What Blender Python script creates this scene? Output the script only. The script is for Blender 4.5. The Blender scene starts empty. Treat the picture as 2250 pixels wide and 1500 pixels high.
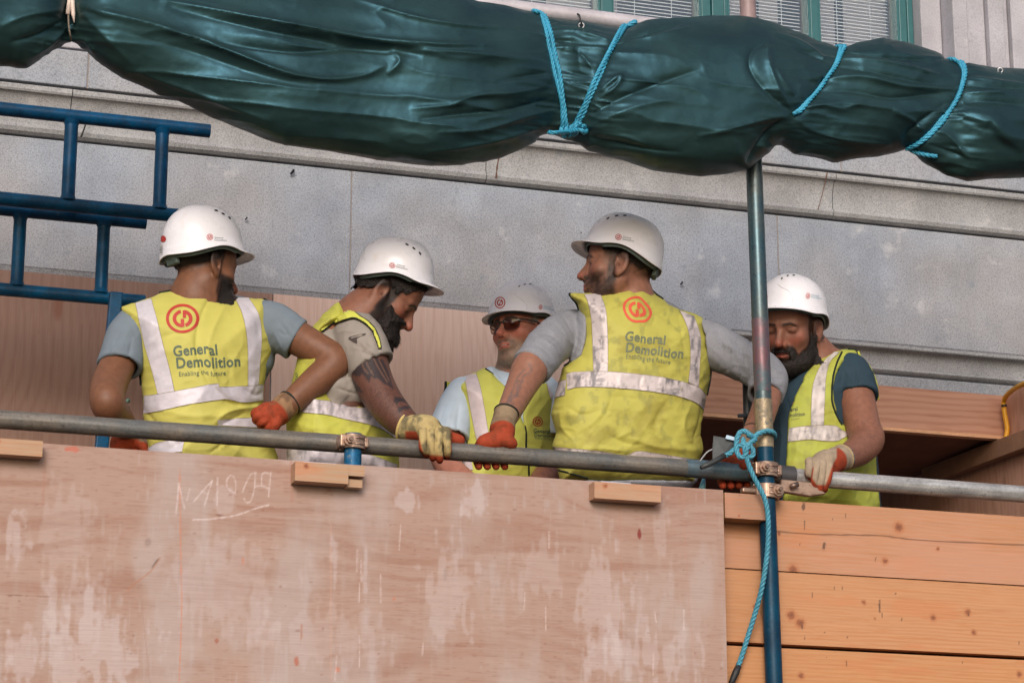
import bpy, bmesh, math, random
import numpy as np
from mathutils import Vector, Matrix
from mathutils.bvhtree import BVHTree
random.seed(4); rng = np.random.default_rng(7)
SC = bpy.context.scene
COL = SC.collection
R = math.radians
PI = math.pi
# ------------------------------------------------------------------ camera
FPX, PITCH, YAW = 5500.0, R(15.45), R(17.7)
CAM = np.array([0.0, 0.0, 1.6])
cam_d = bpy.data.cameras.new("camera")
cam = bpy.data.objects.new("camera", cam_d); COL.objects.link(cam)
cam_d.sensor_width = 36; cam_d.lens = 36 * FPX / 2250.0
cam_d.clip_start = 0.1; cam_d.clip_end = 400
cam.location = CAM
cam.rotation_euler = (R(90) + PITCH, 0, -YAW)
SC.camera = cam
CF = np.array([math.sin(YAW)*math.cos(PITCH), math.cos(YAW)*math.cos(PITCH), math.sin(PITCH)])
CR = np.array([math.cos(YAW), -math.sin(YAW), 0.0])
CU = np.cross(CR, CF)
# ------------------------------------------------------------------ light
SUN_EL, SUN_AZ = 25.0, 200.0      # azimuth: clockwise from +Y, the lamp stands behind the viewer, a little left
w = bpy.data.worlds.new("World"); SC.world = w; w.use_nodes = True
nt = w.node_tree; nt.nodes.clear()
sky = nt.nodes.new("ShaderNodeTexSky"); sky.sky_type = 'NISHITA'; sky.sun_disc = False
sky.sun_elevation = R(SUN_EL); sky.sun_rotation = R(SUN_AZ)
sky.air_density = 1.0; sky.dust_density = 3.5; sky.ozone_density = 1.0; sky.altitude = 50
bg = nt.nodes.new("ShaderNodeBackground"); bg.inputs[1].default_value = 0.135
wo = nt.nodes.new("ShaderNodeOutputWorld")
nt.links.new(sky.outputs[0], bg.inputs[0]); nt.links.new(bg.outputs[0], wo.inputs[0])
sl = bpy.data.lights.new("sun", 'SUN'); sl.energy = 1.72; sl.angle = R(24); sl.color = (1.0, 0.985, 1.0)
sun = bpy.data.objects.new("sun", sl); COL.objects.link(sun)
sd = Vector((math.sin(R(SUN_AZ))*math.cos(R(SUN_EL)), math.cos(R(SUN_AZ))*math.cos(R(SUN_EL)), math.sin(R(SUN_EL))))
sun.rotation_euler = sd.to_track_quat('Z', 'Y').to_euler(); sun.location = (0, 0, 20)
SC.view_settings.view_transform = 'Standard'; SC.view_settings.look = 'None'
SC.view_settings.exposure = 0.05; SC.view_settings.gamma = 1
# ------------------------------------------------------------------ points
def P(px, py, Y):
    "point of the plane Y=const seen at photo position px,py"
    d = CF + (px-1125.0)/FPX*CR - (py-750.0)/FPX*CU
    return CAM + d*(Y-CAM[1])/d[1]
def PX(px, py, X):
    d = CF + (px-1125.0)/FPX*CR - (py-750.0)/FPX*CU
    return CAM + d*(X-CAM[0])/d[0]
def pix(p):
    q = np.asarray(p) - CAM
    f = q @ CF
    return 1125 + FPX*(q @ CR)/f, 750 - FPX*(q @ CU)/f
def mpp(px, py, Y):
    return float((P(px, py, Y)-CAM) @ CF)/FPX
# ------------------------------------------------------------------ noise
def _h(ix, iy, iz, s):
    n = (ix*374761393 + iy*668265263 + iz*2147483647 + s*974711) & 0xffffffff
    n = ((n ^ (n >> 13))*1274126177) & 0xffffffff
    n = ((n ^ (n >> 16))*2246822519) & 0xffffffff
    return ((n ^ (n >> 15)) & 0xffffff)/float(0xffffff)
def noise(x, y, z=0.0, s=0):
    x, y, z = np.broadcast_arrays(np.asarray(x, float), np.asarray(y, float), np.asarray(z, float))
    ix = np.floor(x).astype(np.int64); iy = np.floor(y).astype(np.int64); iz = np.floor(z).astype(np.int64)
    fx, fy, fz = x-ix, y-iy, z-iz
    fx = fx*fx*fx*(fx*(fx*6-15)+10); fy = fy*fy*fy*(fy*(fy*6-15)+10); fz = fz*fz*fz*(fz*(fz*6-15)+10)
    r = 0
    for a in (0, 1):
        for b in (0, 1):
            for c in (0, 1):
                wgt = (fx if a else 1-fx)*(fy if b else 1-fy)*(fz if c else 1-fz)
                r = r + wgt*_h(ix+a, iy+b, iz+c, s)
    return r*2-1
def fbm(x, y, z=0.0, s=0, o=4, g=.5):
    r = 0; a = 1; t = 0
    for i in range(o):
        k = 2.03**i
        r = r + a*noise(np.asarray(x)*k+i*13.7, np.asarray(y)*k+i*7.3, np.asarray(z)*k, s+i); t += a; a *= g
    return r/t
def sstep(a, b, x):
    t = np.clip((np.asarray(x)-a)/(b-a), 0, 1); return t*t*(3-2*t)
# ------------------------------------------------------------------ object making
ORG = {}
def link(o): COL.objects.link(o); return o
def tag(o, label=None, cat=None, group=None, kind=None):
    if label: o['label'] = label
    if cat: o['category'] = cat
    if group: o['group'] = group
    if kind: o['kind'] = kind
    return o
def root_org(o):
    while o.parent: o = o.parent
    return ORG[o.name]
def empty(name, loc):
    o = bpy.data.objects.new(name, None); link(o); o.location = loc; ORG[o.name] = np.array(loc, float); o.empty_display_size = .1
    return o
def mesh_from(name, verts, faces, smooth=True, uvs=None):
    me = bpy.data.meshes.new(name)
    if isinstance(faces, np.ndarray):
        n = len(faces); k = faces.shape[1]
        me.vertices.add(len(verts)); me.vertices.foreach_set('co', np.ascontiguousarray(verts, dtype=np.float32).ravel())
        me.loops.add(n*k); me.loops.foreach_set('vertex_index', np.ascontiguousarray(faces, dtype=np.int32).ravel())
        me.polygons.add(n); me.polygons.foreach_set('loop_start', np.arange(0, n*k, k, dtype=np.int32))
        me.update(calc_edges=True)
    else:
        me.from_pydata([tuple(map(float, v)) for v in verts], [], [tuple(int(i) for i in f) for f in faces]); me.update()
    me.validate()
    me.polygons.foreach_set('use_smooth', np.full(len(me.polygons), bool(smooth)))
    return me
def mk(name, verts, faces, mat, parent=None, col=None, smooth=True, origin=None):
    """one mesh object; vertices come in world space, stored relative to the thing's origin"""
    verts = np.asarray(verts, float)
    if parent is not None: org = root_org(parent)
    elif origin is not None: org = np.array(origin, float)
    else:
        org = (verts.min(0)+verts.max(0))/2; org[2] = verts[:, 2].min()
    me = mesh_from(name, verts-org, faces, smooth)
    if col is not None:
        a = me.color_attributes.new("Col", 'FLOAT_COLOR', 'POINT')
        c4 = np.ones((len(verts), 4), np.float32); c4[:, :3] = np.clip(np.asarray(col), 0, 4)
        a.data.foreach_set('color', c4.ravel())
    if mat: me.materials.append(mat)
    o = bpy.data.objects.new(name, me); link(o)
    if parent is not None: o.parent = parent
    else: o.location = org; ORG[o.name] = org
    return o
class MB:
    "collects simple shapes in world space"
    def __init__(s): s.v = []; s.f = []; s.n = 0
    def add(s, v, f):
        v = np.asarray(v, float); s.v.append(v); s.f += [tuple(i+s.n for i in q) for q in f]; s.n += len(v); return s
    def hexa(s, c, bev=0.0):
        "c: 8 corners, bottom loop 4 then top loop 4"
        c = np.asarray(c, float)
        s.add(c, [(0, 3, 2, 1), (4, 5, 6, 7), (0, 1, 5, 4), (1, 2, 6, 5), (2, 3, 7, 6), (3, 0, 4, 7)]); return s
    def box(s, lo, hi):
        x0, y0, z0 = lo; x1, y1, z1 = hi
        return s.hexa([(x0, y0, z0), (x1, y0, z0), (x1, y1, z0), (x0, y1, z0), (x0, y0, z1), (x1, y0, z1), (x1, y1, z1), (x0, y1, z1)])
    def tube(s, pts, r, n=14, cap=True, twist=0):
        v, f = tube_mesh(pts, r, n, cap); s.add(v, f); return s
    def ob(s, name, mat, parent=None, smooth=False, bevel=0, origin=None, angle=None):
        o = mk(name, np.vstack(s.v), s.f, mat, parent, smooth=smooth, origin=origin)
        if bevel:
            m = o.modifiers.new('bevel', 'BEVEL'); m.width = bevel; m.segments = 2; m.limit_method = 'ANGLE'; m.angle_limit = R(40)
        if angle is not None: auto_smooth(o, angle)
        return o
def auto_smooth(o, deg):
    me = o.data
    bm = bmesh.new(); bm.from_mesh(me)
    for f in bm.faces: f.smooth = True
    for e in bm.edges:
        if len(e.link_faces) == 2 and e.calc_face_angle(0) > R(deg): e.smooth = False
    bm.to_mesh(me); bm.free()
def frames(pts):
    pts = np.asarray(pts, float); n = len(pts)
    t = np.gradient(pts, axis=0); t /= np.linalg.norm(t, axis=1)[:, None]+1e-12
    a = np.array([0, 0, 1.0]) if abs(t[0][2]) < .9 else np.array([1.0, 0, 0])
    u = np.cross(t[0], a); u /= np.linalg.norm(u); us = [u]
    for i in range(1, n):
        u = us[-1]-t[i]*(us[-1] @ t[i]); u /= np.linalg.norm(u)+1e-12; us.append(u)
    us = np.array(us); vs = np.cross(t, us); return pts, t, us, vs
def tube_mesh(pts, r, n=14, cap=True):
    pts, t, u, v = frames(pts); m = len(pts)
    r = np.broadcast_to(np.asarray(r, float), (m,))
    a = np.linspace(0, 2*PI, n, endpoint=False)
    V = pts[:, None, :]+r[:, None, None]*(np.cos(a)[None, :, None]*u[:, None, :]+np.sin(a)[None, :, None]*v[:, None, :])
    V = V.reshape(-1, 3); F = []
    for i in range(m-1):
        for j in range(n):
            k = (j+1) % n; F.append((i*n+j, i*n+k, (i+1)*n+k, (i+1)*n+j))
    if cap:
        F.append(tuple(range(n-1, -1, -1))); F.append(tuple((m-1)*n+j for j in range(n)))
    return V, F
def spline(pts, n=8, closed=False):
    "Catmull-Rom through rows of any width"
    p = np.asarray(pts, float); m = len(p); out = []
    rg = range(m) if closed else range(m-1)
    for i in rg:
        p0 = p[(i-1) % m] if (closed or i > 0) else 2*p[0]-p[1]
        p1 = p[i]; p2 = p[(i+1) % m]
        p3 = p[(i+2) % m] if (closed or i < m-2) else 2*p[-1]-p[-2]
        for k in range(n):
            t = k/n
            out.append(.5*((2*p1)+(-p0+p2)*t+(2*p0-5*p1+4*p2-p3)*t*t+(-p0+3*p1-3*p2+p3)*t**3))
    if not closed: out.append(p[-1])
    return np.array(out)
# ------------------------------------------------------------------ materials
def s2l(c):
    c = np.array(c, float)/255.0
    return tuple(np.where(c <= .04045, c/12.92, ((c+.055)/1.055)**2.4))
class NT:
    def __init__(s, name):
        s.m = bpy.data.materials.new(name); s.m.use_nodes = True; s.t = s.m.node_tree
        s.t.nodes.clear()
        s.out = s.t.nodes.new("ShaderNodeOutputMaterial"); s.b = s.t.nodes.new("ShaderNodeBsdfPrincipled")
        s.t.links.new(s.b.outputs[0], s.out.inputs[0])
    def n(s, typ, **kw):
        nd = s.t.nodes.new(typ)
        for k, v in kw.items():
            if k.startswith('i_'):
                key = k[2:]; nd.inputs[int(key) if key.isdigit() else key.replace('_', ' ')].default_value = v
            else: setattr(nd, k, v)
        return nd
    def l(s, a, b): s.t.links.new(a, b)
    def coord(s, scale=(1, 1, 1), rot=(0, 0, 0)):
        tc = s.n("ShaderNodeTexCoord"); mp = s.n("ShaderNodeMapping")
        mp.inputs['Scale'].default_value = scale; mp.inputs['Rotation'].default_value = rot
        s.l(tc.outputs['Object'], mp.inputs[0]); return mp.outputs[0]
    def noise(s, vec, scale, detail=4, rough=.55, dist=0):
        nd = s.n("ShaderNodeTexNoise"); nd.inputs['Scale'].default_value = scale; nd.inputs['Detail'].default_value = detail
        nd.inputs['Roughness'].default_value = rough; nd.inputs['Distortion'].default_value = dist
        s.l(vec, nd.inputs['Vector']); return nd.outputs[0]
    def ramp(s, fac, stops):
        nd = s.n("ShaderNodeValToRGB"); cr = nd.color_ramp
        while len(cr.elements) < len(stops): cr.elements.new(.5)
        for e, (p, c) in zip(cr.elements, stops):
            e.position = p; e.color = (*c, 1) if not isinstance(c, (int, float)) else (c, c, c, 1)
        s.l(fac, nd.inputs[0]); return nd.outputs[0]
    def mix(s, a, b, fac, mode='MIX'):
        nd = s.n("ShaderNodeMix"); nd.data_type = 'RGBA'; nd.blend_type = mode
        for v, k in ((a, 6), (b, 7)):
            if hasattr(v, 'links'): s.l(v, nd.inputs[k])
            else: nd.inputs[k].default_value = (*v, 1) if not isinstance(v, (int, float)) else (v, v, v, 1)
        if hasattr(fac, 'links'): s.l(fac, nd.inputs[0])
        else: nd.inputs[0].default_value = fac
        return nd.outputs[2]
    def attr(s, name="Col"):
        nd = s.n("ShaderNodeAttribute"); nd.attribute_name = name; return nd.outputs[0]
    def bump(s, h, strength=.3, dist=.002):
        nd = s.n("ShaderNodeBump"); nd.inputs['Strength'].default_value = strength; nd.inputs['Distance'].default_value = dist
        s.l(h, nd.inputs['Height']); s.l(nd.outputs[0], s.b.inputs['Normal']); return nd
    def set(s, **kw):
        for k, v in kw.items():
            i = s.b.inputs[k.replace('_', ' ')]
            if hasattr(v, 'links'): s.l(v, i)
            elif isinstance(v, (tuple, list, np.ndarray)) and len(v) == 3: i.default_value = (*v, 1)
            else: i.default_value = v
        return s.m
MATS = {}
def mottled(name, rgb, rough=.6, var=.12, scale=30, metal=0, bump=0, bscale=200, spec=.5, dist=.001, vcol=False, sheen=0):
    "general painted / cloth material: base colour with fine and coarse variation"
    if name in MATS: return MATS[name]
    t = NT(name); v = t.coord()
    base = t.attr() if vcol else None
    n1 = t.noise(v, scale, 5); n2 = t.noise(v, scale*7, 3)
    lo, hi = 1-var, 1+var
    m = t.ramp(n1, [(.3, lo), (.7, hi)]); m2 = t.ramp(n2, [(.3, 1-var*.5), (.7, 1+var*.5)])
    c = t.mix(base if vcol else tuple(rgb), m, 1.0, 'MULTIPLY'); c = t.mix(c, m2, 1.0, 'MULTIPLY')
    t.set(Base_Color=c, Roughness=rough, Metallic=metal)
    t.b.inputs['Specular IOR Level'].default_value = spec
    if sheen: t.b.inputs['Sheen Weight'].default_value = sheen
    if bump: t.bump(t.noise(v, bscale, 3), bump, dist)
    MATS[name] = t.m; return t.m
YR, RAIL_Z, R_T, DECK_Z = 6.30, 3.107, 0.0242, 1.98      # guard rail axis plane and height, tube radius, deck height
M_BLK = mottled("black_steel", (.02, .02, .022), .6, .2)
def lerp(c, k, a): return c*(1-a[:, None])+np.asarray(k)[None]*a[:, None]
def seg_d(X, Z, pts):
    d = np.full(X.shape, 9.)
    pts = np.asarray(pts, float)
    for a, b in zip(pts[:-1], pts[1:]):
        ab = b-a; t = np.clip(((X-a[0])*ab[0]+(Z-a[1])*ab[1])/(ab @ ab+1e-12), 0, 1)
        d = np.minimum(d, np.hypot(X-a[0]-t*ab[0], Z-a[1]-t*ab[1]))
    return d
# ================================================================== SETTING
YR = 6.30                                    # plane of the guard rail's axis
RAIL_Z = 3.107; R_T = 0.0242
DECK_Z = 1.98
# ---- ground
o = mk("ground", [(-60, -40, 0), (80, -40, 0), (80, 60, 0), (-60, 60, 0)], [(0, 1, 2, 3)],
       mottled("asphalt", (.055, .055, .058), .9, .25, 3, bump=.3, bscale=120), smooth=False); o['kind'] = 'structure'
# ---- materials
def granite(name, c1, c2, dark=(.1, .1, .11), amt=.5):
    t = NT(name); v = t.coord()
    big = t.noise(v, 1.7, 3); c = t.mix(c1, c2, t.ramp(big, [(.38, 0), (.62, 1)]))
    sp = t.noise(v, 150, 5, .78); c = t.mix(c, dark, t.ramp(sp, [(.50, 0), (.58, amt), (.75, amt)]))
    sp2 = t.noise(v, 330, 2, .7); c = t.mix(c, (.72, .7, .72), t.ramp(sp2, [(.5, 0), (.62, .28)]))
    n3 = t.noise(v, 7, 4); c = t.mix(c, t.ramp(n3, [(.3, .84), (.7, 1.12)]), 1.0, 'MULTIPLY'); n5 = t.noise(t.coord((16, 16, 1.3)), 1, 4, .6); c = t.mix(c, t.ramp(n5, [(.3, .95), (.6, 1.02)]), 1.0, 'MULTIPLY')
    pale = t.noise(v, 11, 5, .6); c = t.mix(c, (.66, .63, .63), t.ramp(pale, [(.62, 0), (.74, .3)]))
    drk = t.noise(v, 16, 3, .5); c = t.mix(c, (.19, .22, .25), t.ramp(drk, [(.68, 0), (.76, .5)]))
    t.bump(sp, .35, .001); return t.set(Base_Color=c, Roughness=.85)
M_GR = granite("granite", s2l((142, 149, 160)), s2l((151, 149, 151)))
M_GRL = granite("pale_granite", s2l((168, 166, 174)), s2l((164, 163, 169)), amt=.22)
M_GRD = granite("moulding_granite", s2l((150, 150, 151)), s2l((144, 144, 147)))
M_MORT = mottled('joint_mortar', s2l((138, 128, 122)), .9, .15, 30)
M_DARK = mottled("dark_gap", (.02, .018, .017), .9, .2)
# ---- stone building
bld = empty("stone_building", (2.5, 8.0, 0)); bld['label'] = "grey speckled granite building with moulded string courses behind the scaffold"; bld['category'] = "building"
ZB1, ZT1 = 4.348, 4.50       # upper string course
ZB0, ZT0 = 3.80, 3.893       # lower string course
XL, XR = -2.6, 7.4
def block(x0, x1, z0, z1, yf, yb, m, name='wall_block', bev=.004):
    MB().box((x0, yf, z0), (x1, yb, z1)).ob(name, m, bld, bevel=bev)
def course(xs, z0, z1, yf, m, name='wall_block', gap=.003):
    for a, b in zip(xs[:-1], xs[1:]): block(a+gap/2, b-gap/2, z0, z1, yf, 8.0, m, name)
    for b in xs[1:-1]: MB().box((b-.004, yf+.0035, z0), (b+.004, yf+.03, z1)).ob('mortar_joint', M_MORT, bld)
course([XL, -.1, 1.872, 3.394, 5.2, XR], ZT0+.020, ZB1-.006, 7.60, M_GR)
MB().hexa([(XL, 7.608, ZT0+.004), (XR, 7.608, ZT0+.004), (XR, 7.8, ZT0+.004), (XL, 7.8, ZT0+.004), (XL, 7.601, ZT0+.0195), (XR, 7.601, ZT0+.0195), (XR, 7.8, ZT0+.0195), (XL, 7.8, ZT0+.0195)]).ob('drip_edge', M_GR, bld)
course([XL, .985, 2.2, 3.62, 5.0, XR], ZT1+.008, 4.632, 7.545, M_GR)
course([XL, .5, 2.0, 3.3, 4.6, XR], 4.638, 4.80, 7.545, M_GRL)
course([4.3, XR], 3.30, ZB0-.008, 7.575, M_GR); course([3.0, 4.3], 3.60, ZB0-.008, 7.575, M_GR)
def moulding(z0, z1, xs, yo):
    h = z1-z0
    prof = [(yo+.10, z1), (yo-.050, z1), (yo-.050, z1-.10*h), (yo-.046, z1-.14*h)]
    for k in range(9):
        a = k/8*PI/2; prof.append((yo-.046+.034*math.sin(a), z1-.14*h-.52*h*(1-math.cos(a))))
    prof += [(yo-.012, z0+.22*h), (yo-.020, z0+.20*h), (yo-.022, z0+.13*h), (yo-.016, z0+.05*h), (yo-.004, z0), (yo+.10, z0)]
    for a, b in zip(xs[:-1], xs[1:]):
        n = len(prof); v = [(a+.0015, y, z) for y, z in prof]+[(b-.0015, y, z) for y, z in prof]
        f = [(i, i+1, n+i+1, n+i) for i in range(n-1)]+[tuple(range(n-1, -1, -1)), tuple(range(n, 2*n)), (n-1, 0, n, 2*n-1)]
        ob = mk('string_course', v, f, M_GRD, bld); auto_smooth(ob, 30)
moulding(ZB1, ZT1, [XL, .94, 2.33, 3.60, 5.0, XR], 7.60)
moulding(ZB0, ZT0, [3.0, 4.9, XR], 7.60)
MB().box((XL, 7.72, 2.0), (XR, 8.3, 6.9)).ob('wall_core', M_DARK, bld) if False else None
MB().box((XL, 7.62, 3.70), (XR, 7.9, 4.80)).ob('wall_core', mottled('mortar', s2l((104, 102, 102)), .9, .2), bld)
# upper storey: pier beside the windows, window band
def pier(x0, x1, y): MB().box((x0, y, 4.805), (x1, 7.95, 5.30)).box((x0, y, 5.305), (x1, 7.95, 7.2)).ob('pier', M_GRL, bld, bevel=.004)
for a, b, y in ((3.985, 4.066, 7.60), (4.070, 4.128, 7.515), (4.131, 4.205, 7.53), (4.208, 4.272, 7.505), (4.275, 4.293, 7.52), (4.297, 4.40, 7.50), (4.404, 7.4, 7.46)): pier(a, b, y)
MB().box((XL, 7.545, 4.805), (2.41, 8.0, 7.2)).ob('wall_block', M_GRL, bld, bevel=.006)
MB().box((2.42, 7.58, 4.805), (3.98, 7.95, 4.86)).ob('window_sill', M_GRL, bld, bevel=.006)
M_GREEN = mottled("green_window_paint", s2l((44, 96, 100)), .45, .08)
def glass(name, tint, refl=.12, rough=.02):
    t = NT(name); tr = t.n("ShaderNodeBsdfTransparent"); tr.inputs[0].default_value = (*tint, 1); gl = t.n("ShaderNodeBsdfGlossy"); gl.inputs['Roughness'].default_value = rough
    mx = t.n("ShaderNodeMixShader"); mx.inputs[0].default_value = refl; t.l(tr.outputs[0], mx.inputs[1]); t.l(gl.outputs[0], mx.inputs[2]); t.l(mx.outputs[0], t.out.inputs[0]); return t.m
M_GLASS = glass("window_glass", (.92, .96, .97))
M_BLIND = mottled("blind_slat", s2l((238, 232, 232)), .6, .04)
M_ROOM = mottled("room_wall", (.045, .085, .10), .9, .3)
YW = 7.66
WZ0, WZ1 = 4.87, 6.2
for a, b in ((2.428, 2.767), (2.813, 3.148), (3.253, 3.571), (3.607, 3.925)):
    fr = MB().box((a-.004, YW, WZ0), (a+.006, YW+.05, WZ1)).box((b-.006, YW, WZ0), (b+.004, YW+.05, WZ1)).box((a+.006, YW+.001, WZ0), (b-.006, YW+.05, WZ0+.03))
    fo = fr.ob('window', M_GREEN, bld)
    MB().box((a+.006, YW+.03, WZ0+.03), (b-.006, YW+.034, WZ1)).ob('pane', M_GLASS, fo)
    bl = MB(); z = WZ0+.03
    while z < 6.19:
        bl.hexa([(a+.004, YW+.075, z), (b-.004, YW+.075, z), (b-.004, YW+.087, z+.0080), (a+.004, YW+.087, z+.0080), (a+.004, YW+.0755, z+.0012), (b-.004, YW+.0755, z+.0012), (b-.004, YW+.0875, z+.0092), (a+.004, YW+.0875, z+.0092)]); z += .0135
    for q in (.33, .75): bl.box((a+(b-a)*q, YW+.072, WZ0), (a+(b-a)*q+.002, YW+.074, 6.2))
    bl.ob('blind', M_BLIND, fo)
for a, b in ((2.769, 2.811), (3.150, 3.185), (3.187, 3.234), (3.236, 3.251), (3.573, 3.605), (3.927, 3.957), (3.959, 3.983)):
    MB().box((a, YW-.012 if b-a > .04 else YW-.004, WZ0), (b, YW+.06, WZ1)).ob('window_frame', M_GREEN, bld, bevel=.003)
MB().box((1.5, YW+.7, 4.6), (6.5, YW+.75, 7.2)).box((2.05, 7.90, 4.6), (4.02, YW+.7, 4.7)).ob('room_wall', M_ROOM, bld)
# pale boards behind the blinds, added to stand for reflections in the glass
M_REFL = mottled("reflection_board", s2l((240, 230, 230)), .8, .05)
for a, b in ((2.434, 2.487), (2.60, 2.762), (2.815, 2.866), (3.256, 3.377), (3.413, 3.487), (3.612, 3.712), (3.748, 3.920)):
    MB().box((a, YW+.092, WZ0), (b, YW+.096, 6.2)).ob('reflection_board', M_REFL, bld)
# marks on the stone: rust crack and small bolts
M_RUST = mottled("rust_stain", s2l((95, 66, 50)), .9, .2)
M_BLK = mottled("black_steel", (.02, .02, .022), .6, .2)
for (px, py, h) in ((642, 378, 14), (541, 480, 8), (1497, 622, 9), (1276, 512, 3)):
    c = P(px, py, 7.59); s = h*.0010
    MB().tube([c+[-.3*s, 0, -.5*s], c+[.1*s, -.012, 0], c+[.3*s, 0, .5*s]], s*.3, 6).ob('fixing_stub', M_BLK, bld)
def crack(pts, Y, wd, m=M_RUST):
    q = spline([P(x, y, Y) for x, y in pts], 4)
    v = []; f = []
    for i, c in enumerate(q):
        ww = wd*(.6+.6*rng.random()); v += [c+[-ww, 0, 0], c+[ww, 0, 0]]
        if i: f.append((2*i-2, 2*i-1, 2*i+1, 2*i))
    mk('rust_streak', v, f, m, bld)
crack([(1099, 338), (1093, 362), (1090, 392)], 7.546, .0028)
crack([(198, 243), (186, 280), (178, 302)], 7.55, .003, M_DARK)
crack([(1818, 378), (1806, 430), (1797, 462)], 7.546, .0018)
# ---- painted boards --------------------------------------------------
def pboard(name, x0, x1, z0, z1, y, th, fn, mat, res=.003, parent=None, label=None, cat=None, group=None, edge=None):
    nx = max(2, int((x1-x0)/res)+1); nz = max(2, int((z1-z0)/res)+1)
    X, Z = np.meshgrid(np.linspace(x0, x1, nx), np.linspace(z0, z1, nz))
    V = np.stack([X, np.full_like(X, y), Z], -1).reshape(-1, 3); C = fn(X.ravel(), Z.ravel())
    i = (np.arange(nz-1)[:, None]*nx+np.arange(nx-1)[None]).ravel()
    Fq = np.stack([i, i+1, i+nx+1, i+nx], 1)
    B = np.array([(x0, y, z0), (x1, y, z0), (x1, y+th, z0), (x0, y+th, z0), (x0, y, z1), (x1, y, z1), (x1, y+th, z1), (x0, y+th, z1)])
    fb = np.array([(0, 3, 2, 1), (4, 5, 6, 7), (1, 2, 6, 5), (2, 3, 7, 6), (3, 0, 4, 7)])+len(V)
    ec = np.tile(np.array(edge if edge is not None else C.mean(0)), (8, 1))
    o = mk(name, np.vstack([V, B]), np.vstack([Fq, fb]), mat, parent, np.vstack([C, ec]), smooth=False)
    if label: tag(o, label, cat, group)
    return o
def XZ(px, py, Y): q = P(px, py, Y); return q[0], q[2]
t = NT("wood"); v = t.coord(); c = t.attr()
fine = t.noise(t.coord((6, 6, 260)), 1.0, 3); c = t.mix(c, t.ramp(fine, [(.3, .93), (.7, 1.06)]), 1.0, 'MULTIPLY')
t.bump(fine, .12, .001); M_WOOD = t.set(Base_Color=c, Roughness=.72)
t = NT("wood_upright"); c = t.attr(); fine = t.noise(t.coord((260, 6, 6)), 1.0, 3)
c = t.mix(c, t.ramp(fine, [(.3, .92), (.7, 1.07)]), 1.0, 'MULTIPLY'); M_WOODV = t.set(Base_Color=c, Roughness=.75)
YP = 6.19
def front_ply(X, Z):
    A = np.array(s2l((163, 134, 121))); B = np.array(s2l((148, 111, 94))); D = np.array(s2l((135, 92, 76)))
    c = np.tile(A, (len(X), 1))
    wv = fbm(X*1.6, Z*5, 0, 11, 3)*.10
    g = fbm(X*3, (Z+wv)*34, 0, 1, 4); c = lerp(c, B, sstep(-.1, .6, g)*.75)
    fig = np.sin((Z+wv*1.6+.02*fbm(X*5, Z*5, 0, 5, 2))*150); c = lerp(c, B, sstep(.3, 1, fig)*sstep(-.2, .3, fbm(X*2, Z*3, 0, 8, 2))*.3)
    fl = noise(X*55, Z*900, 0, 2); c = lerp(c, D, sstep(.45, .9, fl)*.35)
    fl = noise(X*30, Z*260, 0, 22); c = lerp(c, D, sstep(.6, .9, fl)*.3)
    # plaster dust wiped down the face
    zt = (Z-2.45)/.58
    d = fbm(X*6.5, Z*2.6, 0, 31, 5, .6); dd = sstep(-.1, .6, d+.26*(1-zt)-.05)
    W = np.array(s2l((174, 161, 158)))
    c = lerp(c, W, dd*.5)
    d2 = fbm(X*38, Z*6, 0, 35, 4); c = lerp(c, W, sstep(.25, .6, d2)*(.1+.35*dd)*sstep(1.0, .55, zt))
    d3 = noise(X*120, Z*22, 0, 37); c = lerp(c, W, sstep(.55, .9, d3)*.3*sstep(-.1, .4, fbm(X*4, Z*4, 0, 41, 3)))
    def blob(px, py, rx, ry, col, a, ang=0):
        nonlocal c
        x, z = XZ(px, py, YP); m = .00122; u = (X-x); v_ = (Z-z)
        ca, sa = math.cos(ang), math.sin(ang); u, v_ = u*ca+v_*sa, -u*sa+v_*ca
        r = np.hypot(u/(rx*m), v_/(ry*m))+.5*fbm(X*60, Z*60, 0, int(px) % 97, 3)+(.9*fbm(X*26, Z*9, 0, int(px) % 89, 4)+.5*noise(X*90, Z*14, 0, 6) if max(rx, ry) > 15 and rx > 5 else 0)
        c = lerp(c, np.array(s2l(col)), sstep(1.15, .6, r)*a)
    DW = (190, 176, 176)
    for b in ((45, 1190, 26, 65, .55), (200, 1420, 95, 75, .6), (40, 1440, 40, 50, .5), (885, 1095, 26, 18, .6), (1055, 1100, 26, 36, .6), (480, 1100, 40, 30, .4), (730, 1220, 14, 50, .5), (805, 1230, 12, 45, .5), (1000, 1320, 60, 110, .4), (1340, 1330, 70, 90, .45), (1420, 1440, 110, 45, .45), (1330, 1440, 40, 60, .5), (150, 1180, 60, 90, .25), (520, 1280, 110, 90, .3), (700, 1400, 120, 60, .28), (180, 1330, 60, 70, .35), (1180, 1250, 60, 60, .3), (1455, 1180, 16, 60, .3), (620, 1006, 40, 12, .3)):
        blob(*b[:4], DW, b[4]*.75)
    for b in ((1405, 1173, 4, 11, (120, 30, 25), .9), (157, 986, 16, 5, (190, 85, 60), .6), (652, 1452, 6, 12, (165, 80, 50), .7), (662, 1390, 3, 22, (160, 100, 75), .6), (476, 1406, 4, 6, (150, 80, 55), .7), (742, 1470, 5, 6, (190, 110, 80), .6), (978, 1262, 4, 16, (150, 130, 125), .6), (480, 1131, 9, 2, (110, 70, 55), .7), (40, 1308, 22, 2, (120, 85, 70), .6), (96, 1310, 14, 2, (110, 75, 60), .5), (534, 1232, 3, 10, (190, 110, 80), .5), (1665, 1175, 3, 9, (120, 30, 25), .8), (866, 1315, 3, 5, (190, 90, 50), .5), (325, 1190, 8, 12, (120, 95, 88), .4)):
        blob(*b)
    blob(341, 1237, 3, 16, (105, 88, 82), .8, -.6)
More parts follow.
